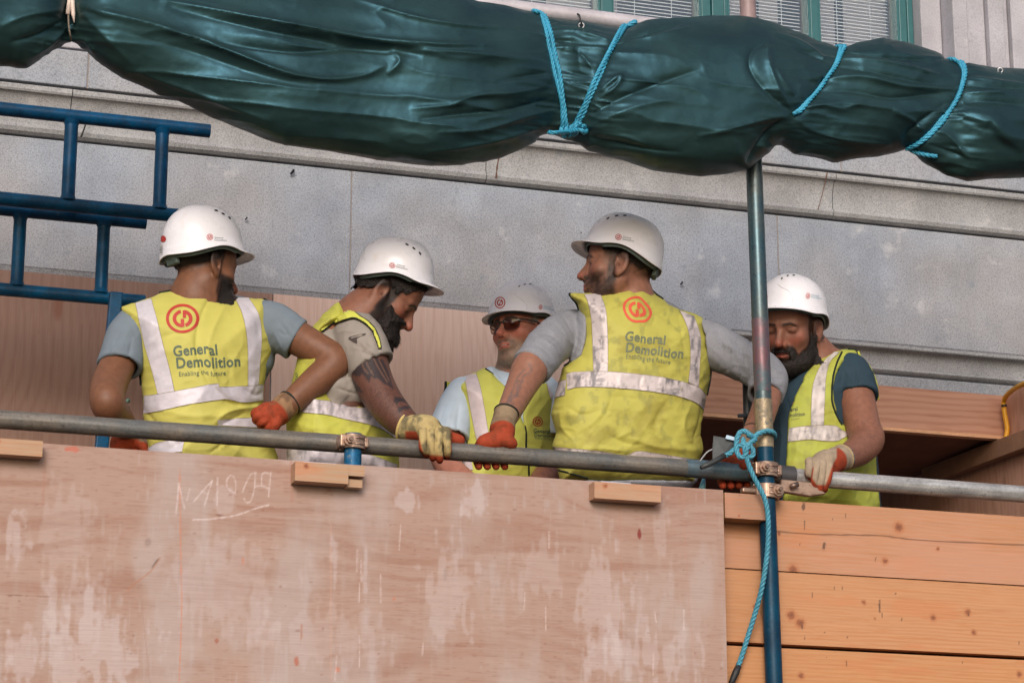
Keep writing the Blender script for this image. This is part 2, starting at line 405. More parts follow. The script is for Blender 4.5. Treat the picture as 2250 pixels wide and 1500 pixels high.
    def stroke(pts, wpx, col, a, br=0):
        nonlocal c
        q = spline([XZ(x, y, YP) for x, y in pts], 5); d = seg_d(X, Z, q)
        al = sstep(wpx*.00122+.0016, wpx*.00122*.3, d)*a
        if br: al = al*(.45+.55*sstep(-.5, .3, noise(X*180, Z*180, 0, 51)))
        c = lerp(c, np.array(s2l(col)), al)
    stroke([(352, 1225), (330, 1255), (285, 1290), (283, 1300)], 1, (165, 110, 80), .6)
    stroke([(395, 1030), (397, 1200), (399, 1340), (394, 1498)], 1.3, (196, 112, 72), .6, 1)
    stroke([(308, 1310), (318, 1390), (330, 1500)], .8, (150, 120, 110), .5)
    stroke([(727, 1150), (727, 1500)], 1, (200, 150, 130), .4, 1)
    stroke([(1500, 1080), (1512, 1300), (1525, 1440)], 1, (175, 120, 100), .35, 1)
    stroke([(1362, 1100), (1366, 1400)], 1.2, (170, 115, 95), .35, 1)
    stroke([(640, 1010), (642, 1100)], 4, (160, 110, 92), .35)
    stroke([(100, 1000), (94, 1110)], 3, (160, 110, 92), .3)
    CH = (214, 198, 198)
    for s_ in ([(393, 1060), (390, 1095), (387, 1128)], [(393, 1062), (400, 1095), (406, 1117)], [(417, 1074), (411, 1098)], [(466, 1056), (448, 1075), (426, 1101)], [(466, 1056), (457, 1085), (449, 1112)], [(445, 1078), (455, 1085)], [(478, 1049), (477, 1080), (477, 1110)],
               [(513, 1046), (507, 1044), (499, 1053), (498, 1066), (506, 1077), (516, 1082)], [(513, 1046), (518, 1060), (517, 1085)], [(562, 1038), (552, 1041), (541, 1060), (533, 1080)], [(561, 1039), (559, 1070), (552, 1098), (542, 1103), (536, 1095)], [(562, 1068), (576, 1067), (588, 1072)], [(575, 1068), (577, 1040), (595, 1040)], [(595, 1037), (592, 1070), (590, 1090)]):
        stroke(s_, 1.4, CH, .5, 1)
    stroke([(425, 1141), (470, 1139), (520, 1131), (560, 1117), (590, 1109)], 1.5, CH, .6, 1)
    for k in range(14):
        x = rng.uniform(650, 1580); y = rng.uniform(1150, 1450); stroke([(x, y), (x+rng.normal()*3, y+rng.uniform(20, 70))], 1.1, CH, .45, 1)
    for k in range(70):
        x = rng.uniform(0, 1590); y = rng.uniform(1000+.07*x, 1490); blob(x, y, rng.uniform(2, 6), rng.uniform(1, 3), (125, 82, 66), .45)
    return c
X0 = P(-420, 1000, YP)[0]; X1 = P(1589, 1090, YP)[0]
pboard("plywood_sheet", X0, X1, 2.30, 3.027, YP, .018, front_ply, M_WOOD, .0029, edge=s2l((190, 140, 115)),
       label="large dusty pinkish plywood sheet with chalk scrawl facing the street", cat="plywood sheet")
def pine(seed, base=(200, 146, 102), knots=(), marks=(), Y=6.285, grey=.0):
    def fn(X, Z):
        A = np.array(s2l(base)); B = np.array(s2l((176, 112, 64))); D = np.array(s2l((120, 66, 42)))
        c = np.tile(A, (len(X), 1)); ph = np.zeros(len(X)); kn = np.zeros(len(X))
        for (px, py, r) in knots:
            x, z = XZ(px, py, Y); d = np.hypot((X-x)*.55, Z-z); ph += .35*np.sign(Z-z)*np.exp(-(d/(r*.0024))**2)*r*.0013
        wz = Z-ph+.010*fbm(X*1.7, Z*3, 0, seed, 3)+.002*fbm(X*9, Z*30, 0, seed+2, 2)
        g = np.sin(wz*(520+90*math.sin(seed))+3*fbm(X*.8, wz*14, 0, seed+5, 2)*3)
        c = lerp(c, B, sstep(-.2, .9, g)*(.32+.28*fbm(X*3, Z*18, 0, seed+3, 3)))
        fl = fbm(X*12, wz*420, 0, seed+7, 3); c = lerp(c, B, sstep(.1, .6, fl)*.4)
        st = fbm(X*5, Z*16, 0, seed+9, 4); c = lerp(c, np.array(s2l((186, 120, 78))), sstep(.2, .55, st)*.5)
        if grey: c = lerp(c, np.array(s2l((190, 140, 118))), sstep(-.3, .4, fbm(X*4, Z*9, 0, seed+12, 3))*grey)
        for (px, py, r) in knots:
            x, z = XZ(px, py, Y); rr = r*.00118; d = np.hypot(X-x, Z-z)+.002*noise(X*200, Z*200, 0, 3)
            c = lerp(c, np.array(s2l((172, 108, 70))), sstep(rr*1.9, rr*1.1, d)*.6)
            c = lerp(c, np.array(s2l((138, 82, 54))), sstep(rr*1.05, rr*.8, d)*.85); c = lerp(c, np.array(s2l((100, 58, 42))), sstep(rr*.5, rr*.25, d)*.5)
        for (px, py, w_, h_) in marks:
            x, z = XZ(px, py, Y); u = (X-x)/(w_*.0009)-(Z-z)/(h_*.0010)*.25; d = np.hypot(u, (Z-z)/(h_*.0010))+.45*noise(X*260, Z*260, 0, 9)
            c = lerp(c, np.array(s2l((86, 60, 48))), sstep(1.1, .7, d)*.85)
        return c
    return fn
YB = 6.285; XB0 = P(1560, 1250, YB)[0]; XB1 = 4.5
lab = "pine board by the blue pole, "
k1 = [(1975, 1158, 11), (1945, 1232, 7), (1743, 1252, 11), (1711, 1172, 4), (2060, 1205, 4)]
m1 = [(1765, 1112, 6, 14), (1768, 1150, 2, 14), (1811, 1200, 6, 13), (1858, 1132, 2, 6), (1924, 1225, 2, 11), (1758, 1195, 2, 6), (1830, 1140, 1.5, 5), (2060, 1155, 1.5, 5)]
def crackfn(base_fn, pts, Y=YB):
    q = spline([XZ(x, y, Y) for x, y in pts], 4)
    def fn(X, Z):
        c = base_fn(X, Z); d = seg_d(X, Z, q); return lerp(c, np.array(s2l((70, 42, 32))), sstep(.0024, .0008, d)*.8)
    return fn
GB = "pine boards stacked edgewise right of the pole"
pboard("timber_board", XB0, XB1, 2.832, 3.031, YB, .04, crackfn(pine(3, (178, 131, 100), k1, m1, grey=.4), [(1700, 1166), (1790, 1173), (1930, 1176), (2000, 1184), (2100, 1190), (2250, 1197)]), M_WOOD, .0027,
       label=lab+"topmost, split along its length with a dark knot", cat="board", group=GB)
k2 = [(1740, 1350, 10), (1760, 1367, 10), (1899, 1322, 5), (2052, 1356, 7), (2128, 1343, 7), (2141, 1388, 6), (1658, 1331, 3), (1923, 1357, 3)]
m2 = [(1934, 1330, 4, 18), (1940, 1350, 2, 10), (1764, 1378, 2, 14), (1770, 1395, 1.5, 10), (1835, 1290, 1.5, 7), (1852, 1290, 2, 6), (1786, 1308, 1.5, 9), (1863, 1400, 2, 6), (1813, 1388, 2, 2), (1969, 1302, 3, 3), (1983, 1360, 2, 5), (2130, 1350, 2, 5), (2240, 1410, 2, 6)]
pboard("timber_board", XB0, XB1, 2.630, 2.8295, YB+.004, .04, pine(8, (186, 136, 98), k2, m2), M_WOOD, .0027, label=lab+"second down with twin round knots near the pole", cat="board", group=GB)
pboard("timber_board", XB0, XB1, 2.42, 2.618, YB, .04, pine(15, (186, 134, 92), [(1760, 1483, 7), (2240, 1480, 7)], [(1815, 1444, 2, 2), (1860, 1457, 1.5, 8), (2115, 1455, 2, 4)]), M_WOOD, .0027, label=lab+"third down, below the wide dark gap", cat="board", group=GB)
pboard("timber_board", XB0, XB1, 2.21, 2.412, YB+.003, .04, pine(19, (196, 140, 94)), M_WOOD, .006, label=lab+"lowest one, at the bottom edge of the photo", cat="board", group=GB)
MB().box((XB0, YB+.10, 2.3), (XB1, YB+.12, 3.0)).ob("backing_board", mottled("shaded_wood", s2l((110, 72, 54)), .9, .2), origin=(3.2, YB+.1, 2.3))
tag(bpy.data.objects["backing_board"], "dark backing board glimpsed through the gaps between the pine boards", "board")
xa = P(1587, 1100, 6.24)[0]; xb = P(1681, 1100, 6.24)[0]
pboard("timber_block", xa, xb, 2.958, 3.028, 6.222, .06, pine(25, (158, 120, 98), [(1618, 1135, 3)], [(1620, 1091, 2, 3)], Y=6.24, grey=.5), M_WOOD, .0029, edge=s2l((170, 125, 80)),
       label="short timber block between the plywood sheet and the blue pole", cat="timber block")
def cleat(px0, px1, py0, h, seed, label, step=False):
    a = P(px0, py0, 6.145); b = P(px1, py0, 6.145)
    z1 = a[2]; z0 = z1-h
    e = empty("timber_cleat", ((a[0]+b[0])/2, 6.145, z0)); tag(e, label, "timber cleat", "timber cleats along the top of the plywood")
    fn = pine(seed, (172, 142, 116), [(px0+24, py0+10, 5)], Y=6.145, grey=.3)
    if step:
        xm = P(765, py0, 6.145)[0]
        pboard("cleat_block", a[0], xm, z0, z1, 6.140, .048, fn, M_WOOD, .0027, e); pboard("cleat_block", xm, b[0], z0+.023, z1, 6.143, .046, fn, M_WOOD, .0027, e)
        pboard("cleat_block", xm, b[0]-.002, z0-.004, z0+.017, 6.156, .032, fn, M_WOOD, .0027, e)
    else: pboard("cleat_block", a[0], b[0], z0, z1, 6.145, .043, fn, M_WOOD, .0027, e)
    if px0 > 0:
        tz = z1+.0; MB().box((a[0]+.03, 6.175, tz), (a[0]+.115, 6.187, tz+.009)).ob("metal_plate", M_TAPE, e)
M_TAPE = mottled("silver_plate", s2l((190, 190, 205)), .35, .1, metal=.6)
cleat(-30, 95, 960, .040, 31, "timber cleat at the far left end of the plywood top edge")
cleat(648, 801, 1014, .050, 35, "notched timber cleat below the blue stub tube", step=True); bpy.data.objects
cleat(1306, 1452, 1057, .045, 39, "plain timber cleat near the right end of the plywood sheet")
# ---- inner plywood against the wall
def inner_ply(seed, base, dark):
    def fn(X, Z):
        A = np.array(s2l(base)); B = np.array(s2l(dark)); c = np.tile(A, (len(X), 1))
        wv = .05*fbm(X*2.2, Z*.9, 0, seed, 3)
        g = np.sin((X+wv*2+.05*fbm(X*3, Z*1.6, 0, seed+3, 3))*230); c = lerp(c, B, sstep(.0, 1, g)*.33)
        fl = noise(X*420, Z*14, 0, seed+5); c = lerp(c, B, sstep(.2, .9, fl)*.4)
        b = fbm(X*2.5, Z*2, 0, seed+8, 3); c = lerp(c, B, sstep(0, .5, b)*.4)
        kx = noise(X*14, Z*5, 0, seed+9); c = lerp(c, np.array(s2l((120, 70, 52))), sstep(.82, .92, kx)*.6)
        return c
    return fn
xs = P(595, 800, 7.57)[0]; xe = P(1480, 800, 7.57)[0]
pboard("plywood_sheet", P(-500, 800, 7.57)[0], xs-.002, 2.3, 3.886, 7.565, .018, inner_ply(61, (139, 109, 96), (121, 86, 71)), M_WOODV, .006,  # this panel's tones are darkened to stand for the shade on it
       label="upright plywood panel in shade-darkened brown on the wall behind the blue frames", cat="plywood panel", group="plywood panels on the back wall")
pboard("plywood_sheet", xs+.002, xe, 2.3, 3.886, 7.565, .018, inner_ply(67, (203, 176, 164), (186, 150, 134)), M_WOODV, .0045,
       label="pink swirl-grained plywood panel on the wall behind the two middle men", cat="plywood panel", group="plywood panels on the back wall")
# ---- plywood box at the right
cab = empty("plywood_canopy", (3.8, 7.6, 2.3)); tag(cab, "plywood boxed canopy with dark doorway behind the men on the right", "canopy")
XS = 4.125
pboard("fascia", 2.85, XS, 3.556, 3.703, 7.40, .018, (lambda X, Z: inner_fx(X, Z)), M_WOOD, .004, cab, edge=s2l((206, 160, 120))) if False else None
def fasc(X, Z):
    A = np.array(s2l((192, 146, 124))); B = np.array(s2l((160, 104, 80))); c = np.tile(A, (len(X), 1))
    g = np.sin((Z+.02*fbm(X*2.4, Z*5, 0, 71, 3))*260); c = lerp(c, B, sstep(0, 1, g)*.45)
    c = lerp(c, B, sstep(.1, .7, fbm(X*9, Z*80, 0, 73, 3))*.5)
    return c
pboard("fascia", 2.85, XS, 3.558, 3.703, 7.40, .02, fasc, M_WOOD, .004, cab)
MB().box((2.85, 7.388, 3.546), (XS, 7.42, 3.557)).ob("edge_strip", mottled("ply_edge", s2l((212, 165, 130)), .7, .12), cab)
M_SHADE = mottled("shaded_ply", s2l((120, 78, 62)), .85, .15, 8)  # ply colour darkened to stand for the shade inside the canopy
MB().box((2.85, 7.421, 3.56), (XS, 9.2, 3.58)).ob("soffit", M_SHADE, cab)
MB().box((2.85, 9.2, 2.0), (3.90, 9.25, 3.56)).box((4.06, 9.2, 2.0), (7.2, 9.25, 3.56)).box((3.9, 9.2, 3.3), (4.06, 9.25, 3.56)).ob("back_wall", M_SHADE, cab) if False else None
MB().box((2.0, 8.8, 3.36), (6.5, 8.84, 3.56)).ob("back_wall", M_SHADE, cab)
MB().box((2.0, 9.9, 2.0), (6.5, 9.95, 3.6)).ob("doorway", M_DARK, cab)  # near-black sheet; the darkness of the opening is put into its colour
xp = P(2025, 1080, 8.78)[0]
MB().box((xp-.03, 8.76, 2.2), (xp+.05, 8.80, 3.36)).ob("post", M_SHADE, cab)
t_ = inner_ply(77, (196, 150, 128), (160, 110, 88))
# side panel: plane X = XS, runs in depth
zt = 3.703; ny = 260; nz = 120
Yg, Zg = np.meshgrid(np.linspace(6.55, 9.6, ny), np.linspace(2.4, zt, nz)); C = t_(Yg.ravel(), Zg.ravel())
V = np.stack([np.full_like(Yg, XS+.002), Yg, Zg], -1).reshape(-1, 3); i = (np.arange(nz-1)[:, None]*ny+np.arange(ny-1)[None]).ravel()
t2 = NT("wood_side"); c = t2.attr(); fine = t2.noise(t2.coord((6, 240, 6)), 1.0, 3); c = t2.mix(c, t2.ramp(fine, [(.3, .92), (.7, 1.07)]), 1.0, 'MULTIPLY'); t2.set(Base_Color=c, Roughness=.75)
mk("side_panel", V, np.stack([i, i+ny, i+ny+1, i+1], 1), t2.m, cab, C, smooth=False)
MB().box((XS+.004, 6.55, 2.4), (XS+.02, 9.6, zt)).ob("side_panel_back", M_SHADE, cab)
q1 = PX(2290, 933, XS-.02); q2 = PX(2035, 1030, XS-.02); hh = .062
MB().hexa([q1+[-.02, 0, -hh], q2+[-.02, 0, -hh], q2+[.02, 0, -hh], q1+[.02, 0, -hh], q1+[-.02, 0, 0], q2+[-.02, 0, 0], q2+[.02, 0, 0], q1+[.02, 0, 0]]).ob("batten", mottled("batten_wood", s2l((150, 112, 88)), .8, .15, 20), cab, bevel=.002)
# ---- yellow hose on the corner
M_YEL = mottled("yellow_plastic", s2l((228, 165, 40)), .45, .08)
hp = [P(2210, 962, 7.37), P(2213, 940, 7.365), P(2207, 905, 7.365), P(2206, 880, 7.36), P(2216, 864, 7.30), P(2235, 850, 7.2), P(2262, 838, 7.1), P(2300, 825, 7.0)]
hs = MB().tube(spline(hp, 6), .0085, 10).ob("yellow_hose", M_YEL, smooth=True); tag(hs, "yellow hose looped over the canopy corner at the right edge", "hose")
MB().tube([P(2206, 889, 7.36), P(2206.5, 893, 7.36)], .0098, 10).ob("black_band", M_BLK, hs)
# ---- scaffold deck under the men
M_DECK = mottled("deck_board", s2l((150, 115, 85)), .85, .2, 6)
for k in range(4):
    y0 = 6.40+k*.235
    d = MB().box((-1.0, y0, DECK_Z-.038), (4.6, y0+.225, DECK_Z)).ob("scaffold_plank", M_DECK, bevel=.004)
    tag(d, ["scaffold deck plank nearest the guard rail", "scaffold deck plank second from the guard rail", "scaffold deck plank third from the guard rail", "scaffold deck plank nearest the back wall"][k], "plank", "planks of the scaffold deck")
# ---- tubes
def steel(name, c1, c2, rough, metal, c3=None, sc=9, streak=None):
    t = NT(name); v = t.coord(); n1 = t.noise(v, sc, 5, .6); c = t.mix(c1, c2, t.ramp(n1, [(.4, 0), (.62, 1)]))
    n2 = t.noise(t.coord((4, 4, 4)), 22, 5, .7)
    if c3 is not None: c = t.mix(c, c3, t.ramp(n2, [(.56, 0), (.68, .85)]))
    n3 = t.noise(v, 120, 3); c = t.mix(c, t.ramp(n3, [(.3, .85), (.7, 1.12)]), 1.0, 'MULTIPLY')
    if streak: n4 = t.noise(t.coord(streak), 1, 4, .7); c = t.mix(c, t.ramp(n4, [(.3, .62), (.7, 1.35)]), 1.0, 'MULTIPLY')
    t.bump(n3, .15, .0006)
    if metal < .2: t.b.inputs['Specular IOR Level'].default_value = .25
    return t.set(Base_Color=c, Roughness=t.ramp(n1, [(.3, rough-.1), (.7, rough+.12)]), Metallic=metal)
M_GALV = steel("worn_galvanised", s2l((120, 113, 105)), s2l((94, 96, 96)), .42, .25, s2l((78, 72, 68)), streak=(5, 110, 110))
M_GALVN = steel("bright_galvanised", s2l((190, 188, 186)), s2l((160, 158, 158)), .32, .45, s2l((128, 120, 112)), streak=(5, 90, 90))
M_BLUE = steel("blue_paint", s2l((2, 62, 88)), s2l((4, 46, 70)), .42, .1, s2l((40, 62, 78)))
M_BLUEW = steel("worn_blue_paint", s2l((22, 96, 140)), s2l((18, 62, 92)), .45, .15, s2l((128, 140, 146)), 14)
M_POLE = steel("grey_blue_pole", s2l((60, 84, 92)), s2l((84, 92, 92)), .34, .5, s2l((48, 60, 68)))
M_GOLD = steel("plated_coupler", s2l((176, 148, 130)), s2l((148, 122, 108)), .42, .55, s2l((120, 86, 70)), 30)
M_FLAKE = steel("flaked_pole", s2l((160, 142, 114)), s2l((128, 116, 98)), .5, .4, s2l((48, 78, 92)), 70)
M_NUT = mottled("nut_steel", s2l((130, 108, 98)), .4, .2, metal=.7)
XPOLE = P(1683, 1040, 6.25)[0]
rl = MB().tube([(-1.2, YR, RAIL_Z), (.9, YR, RAIL_Z), (2.0, YR, RAIL_Z), (XPOLE+.10, YR, RAIL_Z)], R_T, 24).ob("guard_rail", M_GALV, smooth=True, angle=40)
tag(rl, "long worn grey scaffold tube the men lean on", "scaffold tube")
MB().tube([(P(1505, 1030, YR)[0], YR, RAIL_Z), (XPOLE-.01, YR, RAIL_Z)], R_T+.0012, 24).ob("blue_paint_patch", steel("scuffed_blue", s2l((84, 108, 120)), s2l((88, 92, 94)), .42, .25, s2l((50, 86, 112)), streak=(5, 90, 90)), rl, smooth=True, angle=40)
x2 = P(1742, 1045, YR)[0]
rr = MB().tube([(x2, YR-.004, RAIL_Z-.004), (3.2, YR-.004, RAIL_Z-.006), (4.9, YR-.004, RAIL_Z-.012)], R_T, 24).ob("guard_rail", M_GALVN, smooth=True, angle=40)
tag(rr, "bright galvanised scaffold tube right of the blue pole", "scaffold tube")
MB().tube([(x2-.045, YR-.002, RAIL_Z-.002), (x2, YR-.003, RAIL_Z-.003)], R_T+.005, 24).ob("end_collar", mottled("dark_collar", s2l((62, 60, 62)), .5, .15), rr, smooth=True, angle=40)
# vertical standard
pt = [P(1700, 1560, 6.25), P(1683, 1040, 6.25), P(1667, 895, 6.25), P(1645, 370, 6.25), P(1622, 0, 6.25), P(1615, -120, 6.25)]
pt = [np.array([XPOLE+(p[2]-3.1)*-.012, 6.25, p[2]]) for p in pt]
pl = empty("scaffold_pole", pt[0]*[1, 1, 0]+[0, 0, 0]); tag(pl, "upright scaffold pole, blue below the rail and grey above, passing behind the tarpaulin", "scaffold pole")
def ptz(z): return np.array([XPOLE-(z-3.1)*.012, 6.25, z])
zc = P(1670, 983, 6.25)[2]; zd = P(1668, 878, 6.25)[2]; zt_ = P(1622, 60, 6.25)[2]; zr0 = P(1660, 860, 6.25)[2]; zr1 = P(1655, 700, 6.25)[2]
MB().tube([ptz(0), ptz(1.5), ptz(zc)], .0238, 24).ob("lower_tube", M_BLUE, pl, smooth=True, angle=40)
MB().tube([ptz(zc), ptz(zd)], .0252, 24).ob("flaking_sleeve", M_FLAKE, pl, smooth=True, angle=40)
MB().tube([ptz(zd), ptz(4.2), ptz(zt_)], .0238, 24).ob("upper_tube", M_POLE, pl, smooth=True, angle=40)
MB().tube([ptz(zr0), ptz(zr1)], .0244, 24).ob("red_overspray", steel("red_scuff", s2l((110, 78, 84)), s2l((70, 88, 94)), .45, .3, s2l((128, 70, 78)), 16), pl, smooth=True, angle=40)
MB().tube([ptz(zt_), ptz(6.4)], .0238, 24).ob("top_tube", mottled("dusty_pink_tube", s2l((140, 118, 118)), .5, .15), pl, smooth=True, angle=40)
# upright with pin behind the pole
px_ = P(1649, 900, 6.60)[0]
pb = MB().tube([(px_, 6.62, 2.0), (px_, 6.62, P(1645, 838, 6.62)[2])], .014, 16).tube([P(1622, 913, 6.60), P(1650, 912, 6.60)], .006, 8).ob("dark_post", mottled("dark_post_paint", s2l((48, 52, 58)), .5, .2), smooth=True, angle=40)
tag(pb, "short dark post with a pin just behind the blue pole", "post")
# stub tube in front of the rail
xs_ = P(776, 970, 6.25)[0]
st = MB().tube([(xs_, 6.252, 2.35), (xs_, 6.252, P(776, 953, 6.25)[2])], .0232, 24).ob("stub_tube", M_BLUEW, smooth=True, angle=40)
tag(st, "short blue scaffold tube end clamped to the guard rail above the notched cleat", "scaffold tube")
# couplers
def coupler(c, label, bolt=(-1, 0), wrap='v', sc=1.0, grp=True):
    c = np.array(c, float)
    e = empty("scaffold_coupler", c); tag(e, label, "coupler", "plated scaffold couplers")
    # band round the upright tube
    n = 28; v = []; f = []
    for k in range(n+1):
        a = PI*1.12*(k/n)-PI*1.06
        for rr_, zz in ((.0255, -.019), (.0255, .019), (.0325, .019), (.0325, -.019)):
            bulge = .0015*math.cos(a*3)
            v.append(c+np.array([rr_*math.cos(a)*1.02, rr_*math.sin(a)-bulge, zz])*sc)
        if k:
            b = 4*k
            for j in range(4): f.append((b-4+j, b-4+(j+1) % 4, b+(j+1) % 4, b+j))
    f += [(0, 1, 2, 3), tuple(4*n+j for j in (3, 2, 1, 0))]
    ob = mk("band", v, f, M_GOLD, e, smooth=False); m = ob.modifiers.new('b', 'BEVEL'); m.width = .002; m.segments = 2
    MB().box(c+np.array([-.040, -.026, -.017])*sc, c+np.array([-.024, .030, .017])*sc).ob("saddle", M_GOLD, e, bevel=.004); MB().box(c+np.array([.026, -.018, -.014])*sc, c+np.array([.040, .034, .014])*sc).ob("saddle", M_GOLD, e, bevel=.004)
    MB().tube([c+np.array([-.006, -.0335, .008])*sc, c+np.array([.026, -.028, .008])*sc], .0022*sc, 6).tube([c+np.array([-.006, -.0335, -.008])*sc, c+np.array([.026, -.028, -.008])*sc], .0022*sc, 6).ob("rib", M_GOLD, e, smooth=True)
    bc = c+np.array([bolt[0]*.017, -.030, bolt[1]*.01])*sc
    MB().tube([bc+[0, .004, 0], bc+[0, -.006*sc, 0]], .0155*sc, 18).ob("washer", M_GOLD, e, smooth=True, angle=30)
    MB().tube([bc+[0, -.006*sc, 0], bc+[0, -.016*sc, 0]], .0112*sc, 6).ob("nut", M_GOLD, e)
    MB().tube([bc+[0, -.016*sc, 0], bc+[0, -.024*sc, 0]], .0058*sc, 12).ob("bolt", M_NUT, e, smooth=True, angle=30)
    return e
coupler((xs_, 6.252, P(776, 972, 6.25)[2]), "plated coupler clamping the blue stub tube to the rail")
e2 = coupler(ptz(P(1680, 1033, 6.25)[2]), "upper plated coupler where the rail crosses the blue pole", sc=1.05)
e3 = coupler(ptz(P(1690, 1081, 6.25)[2]), "lower plated coupler on the blue pole just above the boards", bolt=(1.1, 0), sc=1.05)
c = P(1640, 1078, 6.24); MB().box(c+[-.015, -.01, -.006], c+[.05, .012, .008]).ob("arm", M_GOLD, e3, bevel=.004)
# sleeve coupler plate under the right rail
a = P(1716, 1062, 6.255); b = P(1812, 1080, 6.255)
sc_ = empty("sleeve_coupler", (a+b)/2); tag(sc_, "flat plated coupler bracket hanging under the bright rail by the gloved hand", "coupler")
pts = [P(x, y, 6.262) for x, y in ((1716, 1052), (1790, 1060), (1800, 1072), (1816, 1084), (1780, 1089), (1724, 1080), (1716, 1070))]
v = pts+[p+np.array([0, .02, 0]) for p in pts]; n = len(pts)
mk("bracket", v, [tuple(range(n-1, -1, -1)), tuple(range(n, 2*n))]+[(i, (i+1) % n, n+(i+1) % n, n+i) for i in range(n)], M_GOLD, sc_, smooth=False).modifiers.new('b', 'BEVEL').width = .002
ec = P(1744, 1067, 6.255); MB().tube([ec+[-.011, -.004, -.004], ec+[.011, -.004, .005]], .0075, 12).ob("wedge", M_NUT, sc_, smooth=True)
# ---- blue frames
def frame(Y, A, B, ups, r, label, rungs_y):
    za = P(*A[0], Y)[2]; zb = P(*B[0], Y)[2]
    e = empty("ladder_beam", (P(*A[1], Y)[0]-.5, Y, zb)); tag(e, label, "scaffold frame", "blue welded scaffold frames")
    for q, z in ((A, za), (B, zb)):
        MB().tube([(-1.0, Y, z), (.3, Y, z), (P(*q[1], Y)[0], Y, z)], r, 22).ob("chord", M_BLUEF, e, smooth=True, angle=40)
    for ux in ups:
        x = P(ux, (A[0][1]+B[0][1])/2, Y)[0]
        MB().tube([(x, Y, zb+r*.5), (x, Y, zb+.03), (x, Y, za-.03), (x, Y, za-r*.5)], [r*1.08, r*.97, r*.97, r*1.08], 20).ob("rung", M_BLUEF, e, smooth=True)
        for z, s in ((za, -1), (zb, 1)): MB().tube([(x, Y, z+s*r*.6), (x, Y, z+s*(r+.008))], [r*1.28, r*.98], 18, cap=False).ob("weld", M_BLUEF, e, smooth=True)
M_BLUEF = steel("frame_blue", s2l((2, 78, 118)), s2l((6, 56, 86)), .42, .05, s2l((52, 70, 84)), 12)
frame(6.98, ((0, 239), (461, 287)), ((0, 436), (390, 473)), (154, 355), .0205, "upper blue welded scaffold frame at the left edge", None)
frame(7.06, ((0, 459), (321, 487)), ((0, 635), (318, 657)), (41, 226), .0195, "lower blue welded scaffold frame at the left edge", None)
# blue leg plate
a = P(257, 640, 6.93); b = P(222, 1010, 6.93); wv = np.array([.0185, 0, 0])
sp = MB().hexa([b-wv, b+wv, b+wv+[0, .03, 0], b-wv+[0, .03, 0], a-wv, a+wv, a+wv+[0, .03, 0], a-wv+[0, .03, 0]]).ob("blue_leg", M_BLUEF, bevel=.004)
tag(sp, "leaning blue steel leg hooked over the lower frame behind the leftmost man", "steel leg")
a = P(283, 893, 6.8); b = P(292, 1000, 6.8)
hk = MB().tube([a, P(288, 930, 6.8), b], [.002, .011, .018], 10).ob("hanging_strap", M_BLUEF, smooth=True); tag(hk, "thin blue strap with a pale bead beside the leftmost man's elbow", "strap")
bm = bmesh.new(); bmesh.ops.create_uvsphere(bm, u_segments=12, v_segments=8, radius=.0065); c0 = P(281.5, 880, 6.8)
mk("bead", [np.array(v.co)+c0 for v in bm.verts], [[v.index for v in f.verts] for f in bm.faces], mottled("bead_green", s2l((150, 190, 170)), .4, .1), hk); bm.free()
# ================================================================== IMPLICIT SURFACES
class Field:
    "distance field on a rectilinear world grid; meshed with surface nets"
    def __init__(s, xs, ys, zs):
        s.x = [np.asarray(a, np.float32) for a in (xs, ys, zs)]
        s.d = np.full(tuple(len(a) for a in s.x), .25, np.float32)
    @staticmethod
    def uniform(lo, hi, h):
        return Field(*[np.arange(lo[i], hi[i]+h, h) for i in range(3)])
    def block(s, lo, hi):
        sl = []
        for a, l, h in zip(s.x, lo, hi):
            i = max(0, int(np.searchsorted(a, l))-1); j = min(len(a), int(np.searchsorted(a, h))+1)
            sl.append(slice(i, max(j, i)))
        sl = tuple(sl)
        X = s.x[0][sl[0]][:, None, None]; Y = s.x[1][sl[1]][None, :, None]; Z = s.x[2][sl[2]][None, None, :]
        return sl, X, Y, Z
    def add(s, lo, hi, fn, k=.01):
        sl, X, Y, Z = s.block(np.asarray(lo)-k-.01, np.asarray(hi)+k+.01)
        if 0 in s.d[sl].shape: return
        s.d[sl] = smin(s.d[sl], np.broadcast_to(fn(X, Y, Z), s.d[sl].shape), k)
    def sub(s, lo, hi, fn, k=.005):
        sl, X, Y, Z = s.block(np.asarray(lo)-k-.01, np.asarray(hi)+k+.01)
        if 0 in s.d[sl].shape: return
        s.d[sl] = -smin(-s.d[sl], np.broadcast_to(fn(X, Y, Z), s.d[sl].shape), k)
    def cone(s, a, b, ra, rb, k=.01, sub=False):
        a = np.asarray(a, float); b = np.asarray(b, float); r = max(ra, rb)
        (s.sub if sub else s.add)(np.minimum(a, b)-r, np.maximum(a, b)+r, lambda X, Y, Z: d_cone(X, Y, Z, a, b, ra, rb), k)
    def chain(s, pts, k=.01, n=5, sub=False):
        q = spline(pts, n) if len(pts) > 2 else np.asarray(pts, float)
        for a, b in zip(q[:-1], q[1:]): s.cone(a[:3], b[:3], a[3], b[3], k, sub)
    def ell(s, c, r, k=.01, M=None, sub=False):
        c = np.asarray(c, float); r = np.asarray(r, float); m = r.max()
        (s.sub if sub else s.add)(c-m, c+m, lambda X, Y, Z: d_ell(X, Y, Z, c, r, M), k)
    def mesh(s):
        return surface_nets(s.d, s.x)
def smin(a, b, k):
    if k <= 0: return np.minimum(a, b)
    h = np.maximum(k-np.abs(a-b), 0)/k
    return np.minimum(a, b)-h*h*k*.25
